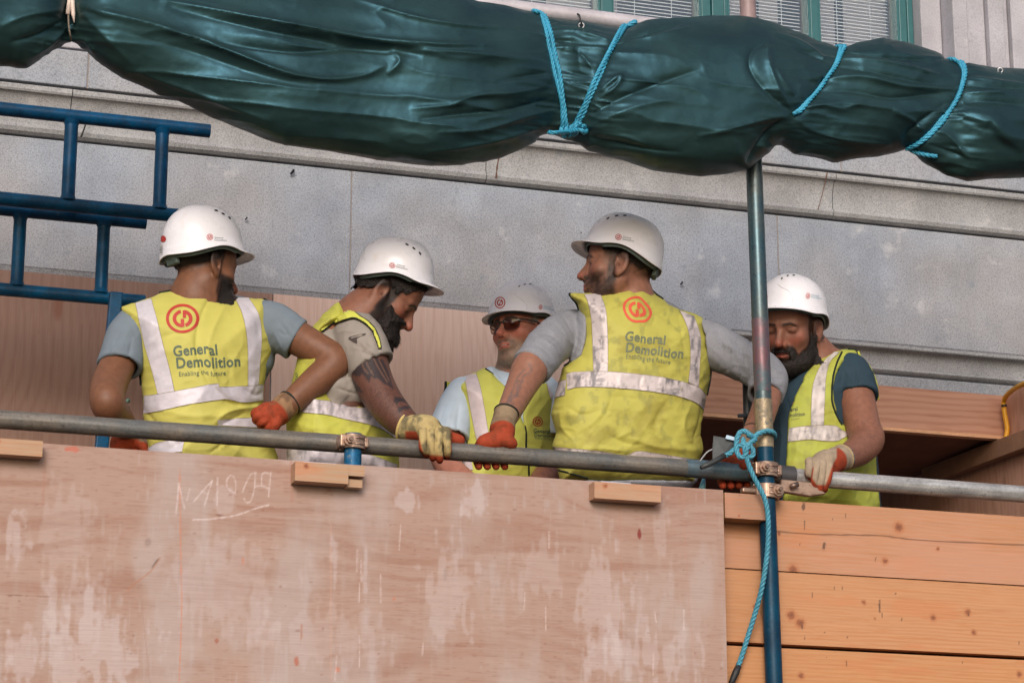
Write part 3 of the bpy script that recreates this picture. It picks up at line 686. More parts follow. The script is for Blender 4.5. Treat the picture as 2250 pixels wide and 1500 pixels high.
def d_cone(X, Y, Z, a, b, ra, rb):
    ab = b-a; L = float(ab @ ab)+1e-12
    t = np.clip(((X-a[0])*ab[0]+(Y-a[1])*ab[1]+(Z-a[2])*ab[2])/L, 0, 1)
    return np.sqrt((X-a[0]-t*ab[0])**2+(Y-a[1]-t*ab[1])**2+(Z-a[2]-t*ab[2])**2)-(ra+t*(rb-ra))
def d_ell(X, Y, Z, c, r, M=None):
    u, v, w_ = X-c[0], Y-c[1], Z-c[2]
    if M is not None:
        u, v, w_ = (u*M[0][0]+v*M[0][1]+w_*M[0][2], u*M[1][0]+v*M[1][1]+w_*M[1][2], u*M[2][0]+v*M[2][1]+w_*M[2][2])
    k0 = np.sqrt((u/r[0])**2+(v/r[1])**2+(w_/r[2])**2)+1e-9
    k1 = np.sqrt((u/r[0]**2)**2+(v/r[1]**2)**2+(w_/r[2]**2)**2)+1e-9
    return k0*(k0-1)/k1
def surface_nets(d, ax):
    nx, ny, nz = d.shape
    ins = d < 0
    c = np.zeros((nx-1, ny-1, nz-1), np.int8)
    for i in (0, 1):
        for j in (0, 1):
            for k in (0, 1): c += ins[i:nx-1+i, j:ny-1+j, k:nz-1+k]
    act = (c > 0) & (c < 8)
    I, J, K = np.nonzero(act); n = len(I)
    idx = np.full(act.shape, -1, np.int32); idx[I, J, K] = np.arange(n)
    acc = np.zeros((n, 3)); cnt = np.zeros(n)
    corner = [(i, j, k) for i in (0, 1) for j in (0, 1) for k in (0, 1)]
    for a in corner:
        for axis in range(3):
            if a[axis]: continue
            b = list(a); b[axis] = 1
            da = d[I+a[0], J+a[1], K+a[2]]; db = d[I+b[0], J+b[1], K+b[2]]
            m = (da < 0) != (db < 0)
            t = np.where(m, da/np.where(m, da-db, 1), 0)
            p = np.empty((n, 3))
            for q, Q in enumerate((I, J, K)):
                x0 = ax[q][Q+a[q]]
                p[:, q] = x0 if q != axis else x0+t*(ax[q][Q+1]-ax[q][Q])
            acc += p*m[:, None]; cnt += m
    V = acc/cnt[:, None]
    F = []
    for axis in range(3):
        A = [slice(None)]*3; B = [slice(None)]*3
        A[axis] = slice(0, -1); B[axis] = slice(1, None)
        o1, o2 = [q for q in range(3) if q != axis]
        for S in (A, B):
            S[o1] = slice(1, -1); S[o2] = slice(1, -1)
        a = ins[tuple(A)]; b = ins[tuple(B)]
        x = np.argwhere(a != b)
        if len(x) == 0: continue
        flip = a[tuple(x.T)]
        base = x.copy(); base[:, o1] += 1; base[:, o2] += 1
        def at(u, v):
            y = base.copy(); y[:, o1] -= u; y[:, o2] -= v
            return idx[y[:, 0], y[:, 1], y[:, 2]]
        q = np.stack([at(1, 1), at(0, 1), at(0, 0), at(1, 0)], 1)
        if axis == 1: flip = ~flip
        q = np.where(flip[:, None], q, q[:, ::-1])
        F.append(q)
    F = np.vstack(F); F = F[(F >= 0).all(1)]
    return V, F
def vnormals(V, F):
    n = np.cross(V[F[:, 2]]-V[F[:, 0]], V[F[:, 3]]-V[F[:, 1]])
    N = np.zeros_like(V)
    for k in range(4): np.add.at(N, F[:, k], n)
    return N/(np.linalg.norm(N, axis=1)[:, None]+1e-12)
def relax(V, F, it=1, f=.5):
    for _ in range(it):
        S = np.zeros_like(V); c = np.zeros(len(V))
        for a, b in ((0, 1), (1, 2), (2, 3), (3, 0)):
            np.add.at(S, F[:, a], V[F[:, b]]); np.add.at(S, F[:, b], V[F[:, a]])
            np.add.at(c, F[:, a], 1); np.add.at(c, F[:, b], 1)
        V = V*(1-f)+f*S/np.maximum(c, 1)[:, None]
    return V
def to_px(X, Y, Z):
    x, y, z = X-CAM[0], Y-CAM[1], Z-CAM[2]
    f = x*CF[0]+y*CF[1]+z*CF[2]
    return 1125+FPX*(x*CR[0]+y*CR[1]+z*CR[2])/f, 750-FPX*(x*CU[0]+y*CU[1]+z*CU[2])/f
def poly_sd(poly, gx, gy):
    "signed distance (px) of grid points to a closed polygon, negative inside"
    poly = np.asarray(poly, float); GX, GY = np.meshgrid(gx, gy, indexing='ij')
    d = np.full(GX.shape, 1e9); ins = np.zeros(GX.shape, bool)
    for a, b in zip(poly, np.roll(poly, -1, 0)):
        ab = b-a; t = np.clip(((GX-a[0])*ab[0]+(GY-a[1])*ab[1])/(ab @ ab+1e-9), 0, 1)
        d = np.minimum(d, np.hypot(GX-a[0]-t*ab[0], GY-a[1]-t*ab[1]))
        if a[1] != b[1]:
            c = ((a[1] > GY) != (b[1] > GY)) & (GX < (b[0]-a[0])*(GY-a[1])/(b[1]-a[1])+a[0]); ins ^= c
    return np.where(ins, -d, d)
def bil(M, gx, gy, x, y):
    u = np.clip((x-gx[0])/(gx[1]-gx[0]), 0, len(gx)-1.001); v = np.clip((y-gy[0])/(gy[1]-gy[0]), 0, len(gy)-1.001)
    i = u.astype(np.int32); j = v.astype(np.int32); fu = u-i; fv = v-j
    return (M[i, j]*(1-fu)+M[i+1, j]*fu)*(1-fv)+(M[i, j+1]*(1-fu)+M[i+1, j+1]*fu)*fv
class Puff:
    """a soft solid with the given outline as seen from the street, its middle on the plane Yc(x) and an elliptic thickness.
    fy(px,py) shifts the middle plane, ft(px,py) scales thickness"""
    def __init__(s, poly, Yc, T, Rr, fy=None, ft=None, smooth=True, Tb=None, round_=3):
        s.poly = spline(poly, 5, closed=True) if smooth else np.asarray(poly, float)
        lo = s.poly.min(0)-30; hi = s.poly.max(0)+30
        s.gx = np.arange(lo[0], hi[0], 2.0); s.gy = np.arange(lo[1], hi[1], 2.0)
        s.M = poly_sd(s.poly, s.gx, s.gy)
        s.Yc, s.T, s.R, s.fy, s.ft = Yc, T, Rr, fy, ft; s.Tb = Tb or T
        c = s.poly.mean(0); s.mpp = mpp(c[0], c[1], Yc)
        pts = np.array([P(x, y, Yc) for x, y in s.poly])
        s.lo = pts.min(0); s.hi = pts.max(0); mr = max(T, s.Tb)+.06
        s.lo[1] = Yc-mr; s.hi[1] = Yc+mr
        for k in (0, 2): s.lo[k] -= .03; s.hi[k] += .03
    def __call__(s, X, Y, Z):
        px, py = to_px(X, Y, Z)
        d = bil(s.M, s.gx, s.gy, px, py)*s.mpp
        yc = s.Yc+(s.fy(px, py) if s.fy else 0)
        sc = s.ft(px, py) if s.ft else 1.0
        w_ = Y-yc
        T = np.where(w_ < 0, s.T, s.Tb)*sc
        q = np.maximum(0, 1+d/s.R)
        return (np.sqrt(q*q+(w_/T)**2)-1)*min(s.R, s.T)
    def into(s, F, k=.01): F.add(s.lo, s.hi, s, k)
def wrinkle(V, N, folds, mp, deep=1.0):
    "folds: (points px, width px, depth m [, taper]) pushes vertices along their normals; + raises a ridge"
    px, py = to_px(V[:, 0], V[:, 1], V[:, 2]); h = np.zeros(len(V))
    for f in folds:
        pts, wd, dp = f[:3]; q = spline(pts, 5); L = np.r_[0, np.cumsum(np.hypot(*np.diff(q, axis=0).T))]
        best = np.full(len(V), 1e9); tt = np.zeros(len(V)); sd = np.zeros(len(V))
        lo = q.min(0)-wd*4; hi = q.max(0)+wd*4
        m = np.nonzero((px > lo[0]) & (px < hi[0]) & (py > lo[1]) & (py < hi[1]))[0]
        if len(m) == 0: continue
        x, y = px[m], py[m]; b = best[m]; t_ = tt[m]; s_ = sd[m]
        for i in range(len(q)-1):
            a, c = q[i], q[i+1]; ab = c-a; t = np.clip(((x-a[0])*ab[0]+(y-a[1])*ab[1])/(ab @ ab+1e-9), 0, 1)
            dx, dy = x-a[0]-t*ab[0], y-a[1]-t*ab[1]; d = np.hypot(dx, dy)
            k = d < b; b = np.where(k, d, b); t_ = np.where(k, (L[i]+t*(L[i+1]-L[i]))/L[-1], t_); s_ = np.where(k, np.sign(ab[0]*dy-ab[1]*dx), s_)
        env = np.clip(np.sin(np.clip(t_, 0, 1)*PI), 0, 1)**.6
        u = b*s_/wd
        if len(f) > 3 and f[3] == 'step': prof = np.exp(-np.clip(u, 0, 9)**2)*np.exp(-np.clip(-u/3, 0, 9)**2)
        else: prof = np.exp(-np.sqrt(u*u*2.2+.06)+.245)
        h[m] += dp*prof*env
    return V+N*(h*deep)[:, None]
def rnd_folds(poly, n, seed, ang, L=26, wd=3.2, dp=.003, spread=.5):
    g = np.random.default_rng(seed); q = np.asarray(poly); lo, hi = q.min(0), q.max(0); hi[1] = min(hi[1], 1070); out = []
    for _ in range(n):
        c = lo+(hi-lo)*g.random(2); a = ang+g.normal()*spread; l = L*(.5+g.random()*1.2); d = np.array([math.cos(a), math.sin(a)]); b = np.array([-d[1], d[0]])*g.normal()*l*.15
        out.append(([tuple(c-d*l), tuple(c+b), tuple(c+d*l)], wd*(.7+.8*g.random()), dp*(1 if g.random() < .45 else -1)*(.5+g.random())))
    return out
def folds_noise(V, N, amp, sc, seed, sx=1, sy=1, ang=0, o=3, ridge=True):
    px, py = to_px(V[:, 0], V[:, 1], V[:, 2]); ca, sa = math.cos(ang), math.sin(ang)
    u = (px*ca+py*sa)/sc*sx; v = (-px*sa+py*ca)/sc*sy
    n = fbm(u+.6*noise(u*.5, v*.5, 3, seed+9), v, V[:, 1]*4, seed, o)
    if ridge: n = 1-2*np.abs(n)**.8
    return V+N*(amp*n)[:, None]
def ray_dir(px, py):
    d = CF+(px-1125.0)/FPX*CR-(py-750.0)/FPX*CU; return d/np.linalg.norm(d)
class Surf:
    def __init__(s, V, F):
        s.V = np.asarray(V); s.F = F
        s.bvh = BVHTree.FromPolygons([Vector(v) for v in s.V], [tuple(int(i) for i in f) for f in F])
    def hit(s, px, py, off=.0012, back=False):
        d = Vector(ray_dir(px, py)); o = Vector(CAM)
        if back: o = o+d*12; d = -d
        loc, nor, i, dist = s.bvh.ray_cast(o, d)
        if loc is None:
            c = s.V.mean(0); p = Vector(P(px, py, c[1])); loc, nor, i, dist = s.bvh.find_nearest(p)
        if nor.dot(d) > 0: nor = -nor
        return np.array(loc+nor*off)
def _rim(s, p):
    loc, nor, i, d = s.bvh.find_nearest(Vector(p)); return np.array(loc+nor*.0008)
Surf.rim = _rim
def strip_on(surf, rows, off=.0015, n=None, back=False):
    "rows: list of (left px point, right px point) along a band; returns verts, quads draped on the surface"
    L = spline([r[0] for r in rows], 8); Rr = spline([r[1] for r in rows], 8)
    seglen = max(np.hypot(*(L[-1]-L[0])), 1); wdt = max(np.hypot(*(Rr[len(Rr)//2]-L[len(L)//2])), 1)
    m = n or max(3, int(wdt/3.0)); V = []; F = []
    Lr = []; 
    for arr in (L, Rr):
        t = np.r_[0, np.cumsum(np.hypot(*np.diff(arr, axis=0).T))]; k = max(4, int(t[-1]/3.0)); Lr.append((arr, t, k))
    k = max(Lr[0][2], Lr[1][2]); res = []
    for arr, t, _ in Lr:
        s_ = np.linspace(0, t[-1], k+1); res.append(np.stack([np.interp(s_, t, arr[:, 0]), np.interp(s_, t, arr[:, 1])], 1))
    for side in (back,):
        b = len(V)
        for a, c in zip(*res):
            for j in range(m+1):
                p = a+(c-a)*j/m; V.append(surf.hit(p[0], p[1], off, side))
        for i in range(k):
            for j in range(m):
                q = (b+i*(m+1)+j, b+i*(m+1)+j+1, b+(i+1)*(m+1)+j+1, b+(i+1)*(m+1)+j)
                F.append(q if side else q[::-1])
    return np.array(V), F
def flat_on(surf, V2, F, off=.002):
    return np.array([surf.hit(x, y, off) for x, y in V2]), F
def arc_poly(cx, cy, r0, r1, a0, a1, n=40):
    v = []; f = []
    for i in range(n+1):
        a = R(a0+(a1-a0)*i/n)
        for r in (r0, (r0+r1)/2, r1): v.append((cx+r*math.cos(a), cy-r*math.sin(a)))
        if i:
            b = 3*i
            for j in (0, 1): f.append((b-3+j, b-2+j, b+1+j, b+j))
    return v, f
def rect_poly(x0, y0, x1, y1, n=4):
    v = []; f = []
    for i in range(n+1):
        for x in (x0, x1): v.append((x, y0+(y1-y0)*i/n))
        if i: f.append((2*i-2, 2*i-1, 2*i+1, 2*i))
    return v, f
def logo2d():
    "ringed emblem in unit coordinates (radius 1, y up is negative)"
    V = []; F = []
    def put(v, f):
        b = len(V); V.extend(v); F.extend([tuple(i+b for i in q) for q in f])
    put(*arc_poly(0, 0, .82, 1.0, 0, 360, 64))
    put(*arc_poly(0, 0, .38, .60, 100, 270, 30))
    put(*arc_poly(0, 0, .38, .60, -72, 78, 28))
    put(*rect_poly(-.12, .02, .10, .56)); put(*rect_poly(.02, -.56, .22, -.04)); put(*rect_poly(-.22, -.06, -.02, .14)) if False else None
    return np.array(V), F
def text2d(s, size=1.0, bold=0.0, space=1.0):
    cu = bpy.data.curves.new("t", 'FONT'); cu.body = s; cu.size = size; cu.offset = bold; cu.space_character = space; cu.resolution_u = 3
    ob = bpy.data.objects.new("t", cu); COL.objects.link(ob)
    dg = bpy.context.evaluated_depsgraph_get(); me = bpy.data.meshes.new_from_object(ob.evaluated_get(dg))
    bm = bmesh.new(); bm.from_mesh(me); bmesh.ops.triangulate(bm, faces=bm.faces)
    for _ in range(2):
        es = [e for e in bm.edges if e.calc_length() > size*.22]
        if es: bmesh.ops.subdivide_edges(bm, edges=es, cuts=1); bmesh.ops.triangulate(bm, faces=bm.faces)
    V = np.array([(v.co.x, -v.co.y) for v in bm.verts]); F = [tuple(v.index for v in f.verts) for f in bm.faces]
    bm.free(); bpy.data.objects.remove(ob); bpy.data.curves.remove(cu); bpy.data.meshes.remove(me)
    return V, F
LOGO = logo2d()
def place2d(V, c, sx, sy=None, ang=0, shear=0):
    "unit shape -> photo pixels"
    V = np.asarray(V); sy = sy or sx; x = V[:, 0]*sx+shear*V[:, 1]*sy; y = V[:, 1]*sy; a = R(ang)
    return np.stack([c[0]+x*math.cos(a)-y*math.sin(a), c[1]+x*math.sin(a)+y*math.cos(a)], 1)
M_RED = mottled("print_red", s2l((178, 54, 46)), .6, .05)
M_INK = mottled("print_dark", s2l((86, 100, 82)), .7, .08)
M_INKG = mottled("print_green", s2l((88, 110, 84)), .7, .08)
def print_on(name, surf, shape, c, sx, sy=None, ang=0, shear=0, mat=None, parent=None, off=.0012, warp=None):
    V2 = place2d(shape[0], c, sx, sy, ang, shear)
    if warp: V2 = warp(V2)
    v, f = flat_on(surf, V2, shape[1], off)
    o = mk(name, v, f, mat, parent, smooth=True)
    return o
# ================================================================== PEOPLE
def J(px, py, Y, r): return np.array([*P(px, py, Y), r])
FH = np.array([math.sin(YAW), math.cos(YAW), 0.0]); ZU = np.array([0, 0, 1.0])
def head_frame(psi, pitch, roll=0):
    "rows: local x (side), y (where the face looks), z (up). psi 0 = looks at the street, + = to the photo's right"
    psi, pitch, roll = R(psi), R(pitch), R(roll)
    f0 = -FH*math.cos(psi)+CR*math.sin(psi)
    f = f0*math.cos(pitch)-ZU*math.sin(pitch); u = f0*math.sin(pitch)+ZU*math.cos(pitch); x = np.cross(f, u)
    x2 = x*math.cos(roll)+u*math.sin(roll); u2 = -x*math.sin(roll)+u*math.cos(roll)
    return np.array([x2, f, u2])
class Head:
    def __init__(s, px, py, Y, psi, pitch, roll=0, sc=1.0, nose=1.0, jaw=1.0, neck=None):
        s.C = P(px, py, Y); s.M = head_frame(psi, pitch, roll); s.s = sc; s.nose = nose; s.jaw = jaw
    def loc(s, V): return ((np.asarray(V)-s.C) @ s.M.T)/s.s
    def wld(s, L): return (np.asarray(L)*s.s) @ s.M+s.C
    def sdf(s, X, Y, Z):
        u, v, w_ = X-s.C[0], Y-s.C[1], Z-s.C[2]; M = s.M/s.s
        x = (u*M[0][0]+v*M[0][1]+w_*M[0][2]).astype(np.float32); y = (u*M[1][0]+v*M[1][1]+w_*M[1][2]).astype(np.float32); z = (u*M[2][0]+v*M[2][1]+w_*M[2][2]).astype(np.float32)
        ax = np.abs(x); A = np.array
        E = lambda c, r: d_ell(ax if c[0] else x, y, z, A(c), A(r))
        Cn = lambda a, b, ra, rb: d_cone(ax, y, z, A(a, float), A(b, float), ra, rb)
        n = s.nose; j = s.jaw
        d = E((0, -.018, .043), (.073, .094, .082))
        d = smin(d, E((0, .045, .040), (.060, .044, .052)), .03)
        d = smin(d, E((0, .030, -.035), (.058, .062, .078)), .03)
        d = smin(d, Cn((.052*j, -.002, -.048), (.030*j, .050, -.092), .017, .018), .03)
        d = smin(d, E((0, .074, -.099), (.024*j, .020, .019)), .028)
        d = smin(d, E((.043, .058, -.022), (.019, .020, .018)), .025)
        d = smin(d, Cn((.008, .087, .021), (.040, .074, .022), .009, .008), .014)
        d = -smin(-d, E((.031, .104, .003), (.017, .020, .012)), .014)
        d = smin(d, E((.031, .073, .003), (.0145, .0135, .0125)), .004)                     # eyeball with its lids
        d = smin(d, Cn((.019, .0835, .0095), (.043, .077, .009), .0042, .0038), .006)       # upper lid fold
        d = smin(d, Cn((0, .088, .012), (0, .088+.026*n, -.026), .0068, .0105), .010)       # nose
        d = smin(d, Cn((0, .080, .014), (0, .094+.010*(n-1), -.030), .0085, .0135), .010)
        d = smin(d, E((0, .088+.026*n, -.030), (.0105, .0110, .0100)), .006)
        d = smin(d, E((.0125, .097+.010*(n-1), -.036), (.0068, .0100, .0078)), .007)
        d = smin(d, E((0, .083, -.060), (.028, .017, .022)), .014)                          # muzzle
        d = smin(d, Cn((0, .0985, -.0575), (.019, .0895, -.0605), .0048, .0025), .005)
        d = smin(d, Cn((0, .0970, -.0690), (.017, .0885, -.0660), .0058, .003), .005)
        d = -smin(-d, Cn((0, .104, -.0628), (.021, .0925, -.0630), .0016, .0012), .002)
        # ears
        ux = (ax-.0765)/1.12; uy = (y+.004)/1.12; uz = (z+.010)/1.12
        ce, se = math.cos(.22), math.sin(.22)
        ey = uy*ce+uz*se; ez = -uy*se+uz*ce; ox = ux-.35*np.maximum(-ey, -.012)
        ear = d_ell(ox, ey, ez, A((.0, 0, .002)), A((.0085, .0185, .0315)))
        ear = smin(ear, d_ell(ox, ey, ez, A((-.002, .004, -.024)), A((.007, .0095, .011))), .006)
        ear = -smin(-ear, d_ell(ox, ey, ez, A((.0085, .0035, .000)), A((.0062, .0105, .0185))), .004)
        ear = -smin(-ear, d_ell(ox, ey, ez, A((.0065, .007, -.006)), A((.0085, .0045, .0075))), .003)
        d = smin(d, ear, .005)
        return d*s.s
    def box(s): c = s.C; r = .15*s.s; return c-r, c+r
ZR = np.array([(0, .028), (30, .026), (58, .022), (78, .031), (96, .034), (115, .025), (140, .015), (160, .017), (180, .024)])
def zrim(deg): return np.interp(np.abs(deg), ZR[:, 0], ZR[:, 1])
M_HEL = None
def helmet_mats():
    global M_HEL, M_HARN
    t = NT("helmet_white"); v = t.coord(); n = t.noise(v, 16, 5, .6); c = t.mix(s2l((231, 229, 236)), s2l((222, 212, 208)), t.ramp(n, [(.60, 0), (.72, .6)]))
    n2 = t.noise(v, 90, 4, .7); c = t.mix(c, s2l((150, 135, 130)), t.ramp(n2, [(.70, 0), (.78, .5)]))
    t.set(Base_Color=c, Roughness=t.ramp(n, [(.3, .22), (.7, .38)])); M_HEL = t.m
    M_HARN = mottled("harness_grey", s2l((84, 98, 94)), .6, .15, 40)
helmet_mats()
def helmet(hd, parent, lift=0.0, wx=.105, wf=.108, wb=.121, top=.162, tilt=8):
    ct, st_ = math.cos(R(tilt)), math.sin(R(tilt))
    def tl(A):
        A = A.copy(); y, z = A[:, 1].copy(), A[:, 2]-.03; A[:, 1] = y*ct-z*st_; A[:, 2] = z*ct+y*st_+.03+lift; return A
    NP = 96; rows = []; phis = np.linspace(-180, 180, NP, endpoint=False); zr = zrim(phis)
    zr = np.convolve(np.r_[zr[-3:], zr, zr[:3]], np.ones(5)/5, 'same')[3:-3]
    ph = np.radians(phis); cx, cy = np.sin(ph), np.cos(ph)
    RX = wx*np.ones(NP); RY = np.where(cy > 0, wf, wb)
    base = 1/np.power(np.abs(cx/RX)**2.15+np.abs(cy/RY)**2.15, 1/2.15)
    brim = .031*np.clip(np.cos(np.radians(np.clip(np.abs(phis)*90/64, 0, 90))), 0, 1)**1.1
    zb = .050
    for th in np.linspace(90, 0, 22)[:-1]:
        t_ = R(th); rr = base*math.cos(t_)**.80; z = zb+(top-zb)*math.sin(t_)**.96
        crest = .0035*np.exp(-(cx*rr/.030)**4)*min(1, math.cos(t_)*3) if th < 89 else 0
        rows.append(np.stack([cx*rr, cy*rr, np.full(NP, z)+crest], 1))
    for k in range(6):
        f = (k+1)/6; z = zb+(zr+.005-zb)*f; step = .0028*sstep(.05, .25, f)+.004*f
        rows.append(np.stack([cx*(base+step), cy*(base+step), z], 1))
    for k in range(1, 6):
        f = k/5; rr = base+.0068+brim*f+.0015*f; z = zr+.005-.005*f-.006*f*f*(brim/.031)
        rows.append(np.stack([cx*rr, cy*rr, z], 1))
    V = tl(np.vstack(rows)); nr = len(rows); F = []
    for i in range(nr-1):
        for j in range(NP):
            k = (j+1) % NP
            if i == 0 and False: continue
            F.append((i*NP+j, i*NP+k, (i+1)*NP+k, (i+1)*NP+j))
    W = hd.wld(V); o = mk("helmet", W, F, M_HEL, parent, smooth=True)
    md = o.modifiers.new('wall', 'SOLIDIFY'); md.thickness = .0028; md.offset = -1
    # harness band inside
    V2 = []; 
    for f in (0, 1, 2, 3):
        rr = base*[.915, .93, .93, .92][f]; z = zr+[-.006, -.004, .015, .034][f]
        z = np.where(np.abs(phis) < 62, np.maximum(z, zr+.004*f-.002), z)
        V2.append(np.stack([cx*rr, cy*rr, z], 1))
    V2 = tl(np.vstack(V2)); F2 = [(i*NP+j, i*NP+(j+1) % NP, (i+1)*NP+(j+1) % NP, (i+1)*NP+j) for i in range(3) for j in range(NP)]
    h = mk("headband", hd.wld(V2), F2, M_HARN, o, smooth=True); md = h.modifiers.new('w', 'SOLIDIFY'); md.thickness = .003
    mb = MB()
    c = np.array([(-.016, -.098, -.004), (.026, -.098, -.004), (.026, -.110, -.002), (-.026, -.110, -.002), (-.026, -.100, .020), (.026, -.100, .020), (.024, -.114, .020), (-.024, -.114, .020)]); c = tl(c)
    mb.hexa(hd.wld(c)); mb.ob("ratchet", M_HARN, o, bevel=.003)
    return o, Surf(W, F)
def slot(surf, parent, px, py, L, w_, ang):
    V = np.array([(math.cos(a)*L*(1 if abs(math.cos(a)) < .9 else 1), math.sin(a)*w_) for a in np.linspace(0, 2*PI, 14, endpoint=False)]); F = [tuple(range(14))]
    print_on("vent", surf, (V, F), (px, py), 1, 1, ang, mat=M_BLK, parent=parent, off=.0010)
def helmet_print(surf, parent, c, r, ang, tx=None, rx=None, tsz=None, tang=None, grey=None):
    print_on("emblem", surf, LOGO, c, rx or r, r, ang, mat=M_RED, parent=parent, off=.0008)
    if tx:
        for k, s_ in enumerate(("General", "Demolition")):
            T = text2d(s_, 1.0, .012); a = R(tang or ang)
            print_on("lettering", surf, T, (tx[0]-math.sin(a)*k*tsz*1.0, tx[1]+math.cos(a)*k*tsz*1.0), tsz*1.15, tsz, tang or ang, mat=grey or M_HPR, parent=parent, off=.0008)
M_HPR = mottled("helmet_print_grey", s2l((120, 128, 126)), .6, .05)
M_HPB = mottled("helmet_print_teal", s2l((120, 165, 180)), .6, .05)
# ---- skin, hair
t = NT("skin"); v = t.coord(); c = t.attr(); n = t.noise(v, 60, 4); n2 = t.noise(v, 420, 2)
c = t.mix(c, t.ramp(n, [(.3, .85), (.7, 1.13)]), 1.0, 'MULTIPLY'); t.b.inputs['Subsurface Weight'].default_value = .05; t.b.inputs['Subsurface Radius'].default_value = (.012, .005, .003); t.b.inputs['Subsurface Scale'].default_value = .5
t.bump(n2, .5, .0008); M_SKIN = t.set(Base_Color=c, Roughness=.5); t.b.inputs['Specular IOR Level'].default_value = .35
def hair_mat(name, rgb, rough=.6):
    t = NT(name); v = t.coord((1, 1, .35)); n = t.noise(v, 380, 4, .7); c = t.mix(tuple(np.array(s2l(rgb))*.55), tuple(np.array(s2l(rgb))*1.7), t.ramp(n, [(.35, 0), (.7, 1)])); t.bump(n, .9, .003)
    t.b.inputs['Specular IOR Level'].default_value = .25
    return t.set(Base_Color=c, Roughness=rough)
M_HAIRD = hair_mat("dark_hair", (34, 28, 26)); M_HAIRB = hair_mat("brown_hair", (40, 32, 28)); M_HAIRG = hair_mat("grey_hair", (150, 138, 126), .7)
def shell(name, V, F, mask, off, mat, parent, seed=0, namp=.001):
    "hair as a thin layer grown from the skin where mask > .5"
    m = mask > .5; fm = m[F].all(1); Fs = F[fm]
    if len(Fs) == 0: return None
    used = np.unique(Fs); mp = np.full(len(V), -1); mp[used] = np.arange(len(used))
    N = vnormals(V, F)[used]; edge = np.zeros(len(V)); 
    U = V[used]; h = off[used]+namp*fbm(U[:, 0]*300, U[:, 1]*300, U[:, 2]*300, seed, 3)
    return mk(name, U+N*h[:, None], mp[Fs], mat, parent, smooth=True)
def tufts(name, pts, nrm, dirs, ln, wd, mat, parent, jit=.5):
    "many short tapered hairs"
    n = len(pts); r = rng.normal(size=(n, 3))
    D = dirs+nrm*.45+r*jit*.5; D /= np.linalg.norm(D, axis=1)[:, None]
    S = np.cross(D, rng.normal(size=(n, 3))); S /= np.linalg.norm(S, axis=1)[:, None]+1e-9
    L = ln*(.5+.8*rng.random(n)); W = wd*(.6+.8*rng.random(n))
    base = pts-nrm*.002
    mid = base+D*(L*.55)[:, None]; D2 = D+dirs*.5; D2 /= np.linalg.norm(D2, axis=1)[:, None]; tip = mid+D2*(L*.5)[:, None]
    V = np.stack([base-S*W[:, None]/2, base+S*W[:, None]/2, mid+S*W[:, None]*.35, mid-S*W[:, None]*.35, tip], 1).reshape(-1, 3)
    b = np.arange(n)*5; F4 = np.stack([b, b+1, b+2, b+3], 1); F3 = np.stack([b+3, b+2, b+4], 1)
    return mk(name, V, [tuple(f) for f in F4]+[tuple(f) for f in F3], mat, parent, smooth=True)
# ---- cloth materials
def cloth(name, rgb=None, rough=.8, var=.08, scale=20, fine=900, bump=.25, vcol=False, heather=0, spec=.2):
    t = NT(name); v = t.coord(); base = t.attr() if vcol else tuple(s2l(rgb))
    n = t.noise(v, scale, 5); c = t.mix(base, t.ramp(n, [(.3, 1-var), (.7, 1+var)]), 1.0, 'MULTIPLY')
    if heather:
        h = t.noise(t.coord((1, 1, 3.5)), 260, 3, .7); c = t.mix(c, t.ramp(h, [(.35, 1-heather), (.65, 1+heather)]), 1.0, 'MULTIPLY')
    f = t.noise(v, fine, 2); t.bump(f, bump, .0006); t.b.inputs['Specular IOR Level'].default_value = spec
    MATS[name] = t.m
    return t.set(Base_Color=c, Roughness=rough)
M_VEST = cloth("hi_vis_cloth", vcol=True, rough=.62, var=.05, spec=.3)
t = NT("reflective_tape"); v = t.coord(); c = t.attr(); n = t.noise(v, 45, 5, .65); c = t.mix(c, t.ramp(n, [(.3, .88), (.7, 1.08)]), 1.0, 'MULTIPLY')
t.bump(t.noise(v, 160, 4), .2, .0012); M_TAPE2 = t.set(Base_Color=c, Roughness=.5, Metallic=.08)
M_EDGE = cloth("dark_binding", (34, 40, 36)); M_TRO = cloth("work_trousers", (52, 56, 62)); M_BOOT = mottled("boot_leather", s2l((58, 46, 38)), .6, .2)
M_GLOVE = cloth("work_glove", vcol=True, rough=.75, var=.12, scale=60, fine=700, bump=.5)
def garment(name, F, mat, parent, col=None, relax_n=1, post=None, colfn=None):
    V, Q = F.mesh(); V = relax(V, Q, relax_n)
    if post: V = post(V, vnormals(V, Q))
    C = None
    if colfn: C = colfn(V)
    elif col is not None: C = np.tile(np.array(s2l(col)), (len(V), 1))
    return mk(name, V, Q, mat, parent, C, smooth=True), V, Q
def sleeve(F, pts, wall=.006, k=.012, cut=True, flare=0.0, n=5):
    "an open sleeve: solid limb, cut square at its end, hollowed from the cuff"
    q = spline(pts, n); a, b = q[-2][:3], q[-1][:3]; dr = (b-a)/np.linalg.norm(b-a); end = b
    lo = (q[:, :3]-q[:, 3:]).min(0)-.01; hi = (q[:, :3]+q[:, 3:]).max(0)+.01
    q2 = q.copy(); q2 = np.vstack([q2, np.r_[end+dr*.05, q[-1, 3]]])
    def fn(X, Y, Z):
        d = None
        for u, v_ in zip(q2[:-1], q2[1:]):
            e = d_cone(X, Y, Z, u[:3], v_[:3], u[3], v_[3]); d = e if d is None else smin(d, e, .004)
        pl = (X-end[0])*dr[0]+(Y-end[1])*dr[1]+(Z-end[2])*dr[2]
        return -smin(-d, -pl, .003)
    F.add(lo, hi, fn, k)
    i = max(1, int(len(q)*.75))
    u = q[i]; F.cone(u[:3]+(end-u[:3])*.35, end+dr*.03, q[-1, 3]-wall-.004, q[-1, 3]-wall, .002, sub=True)
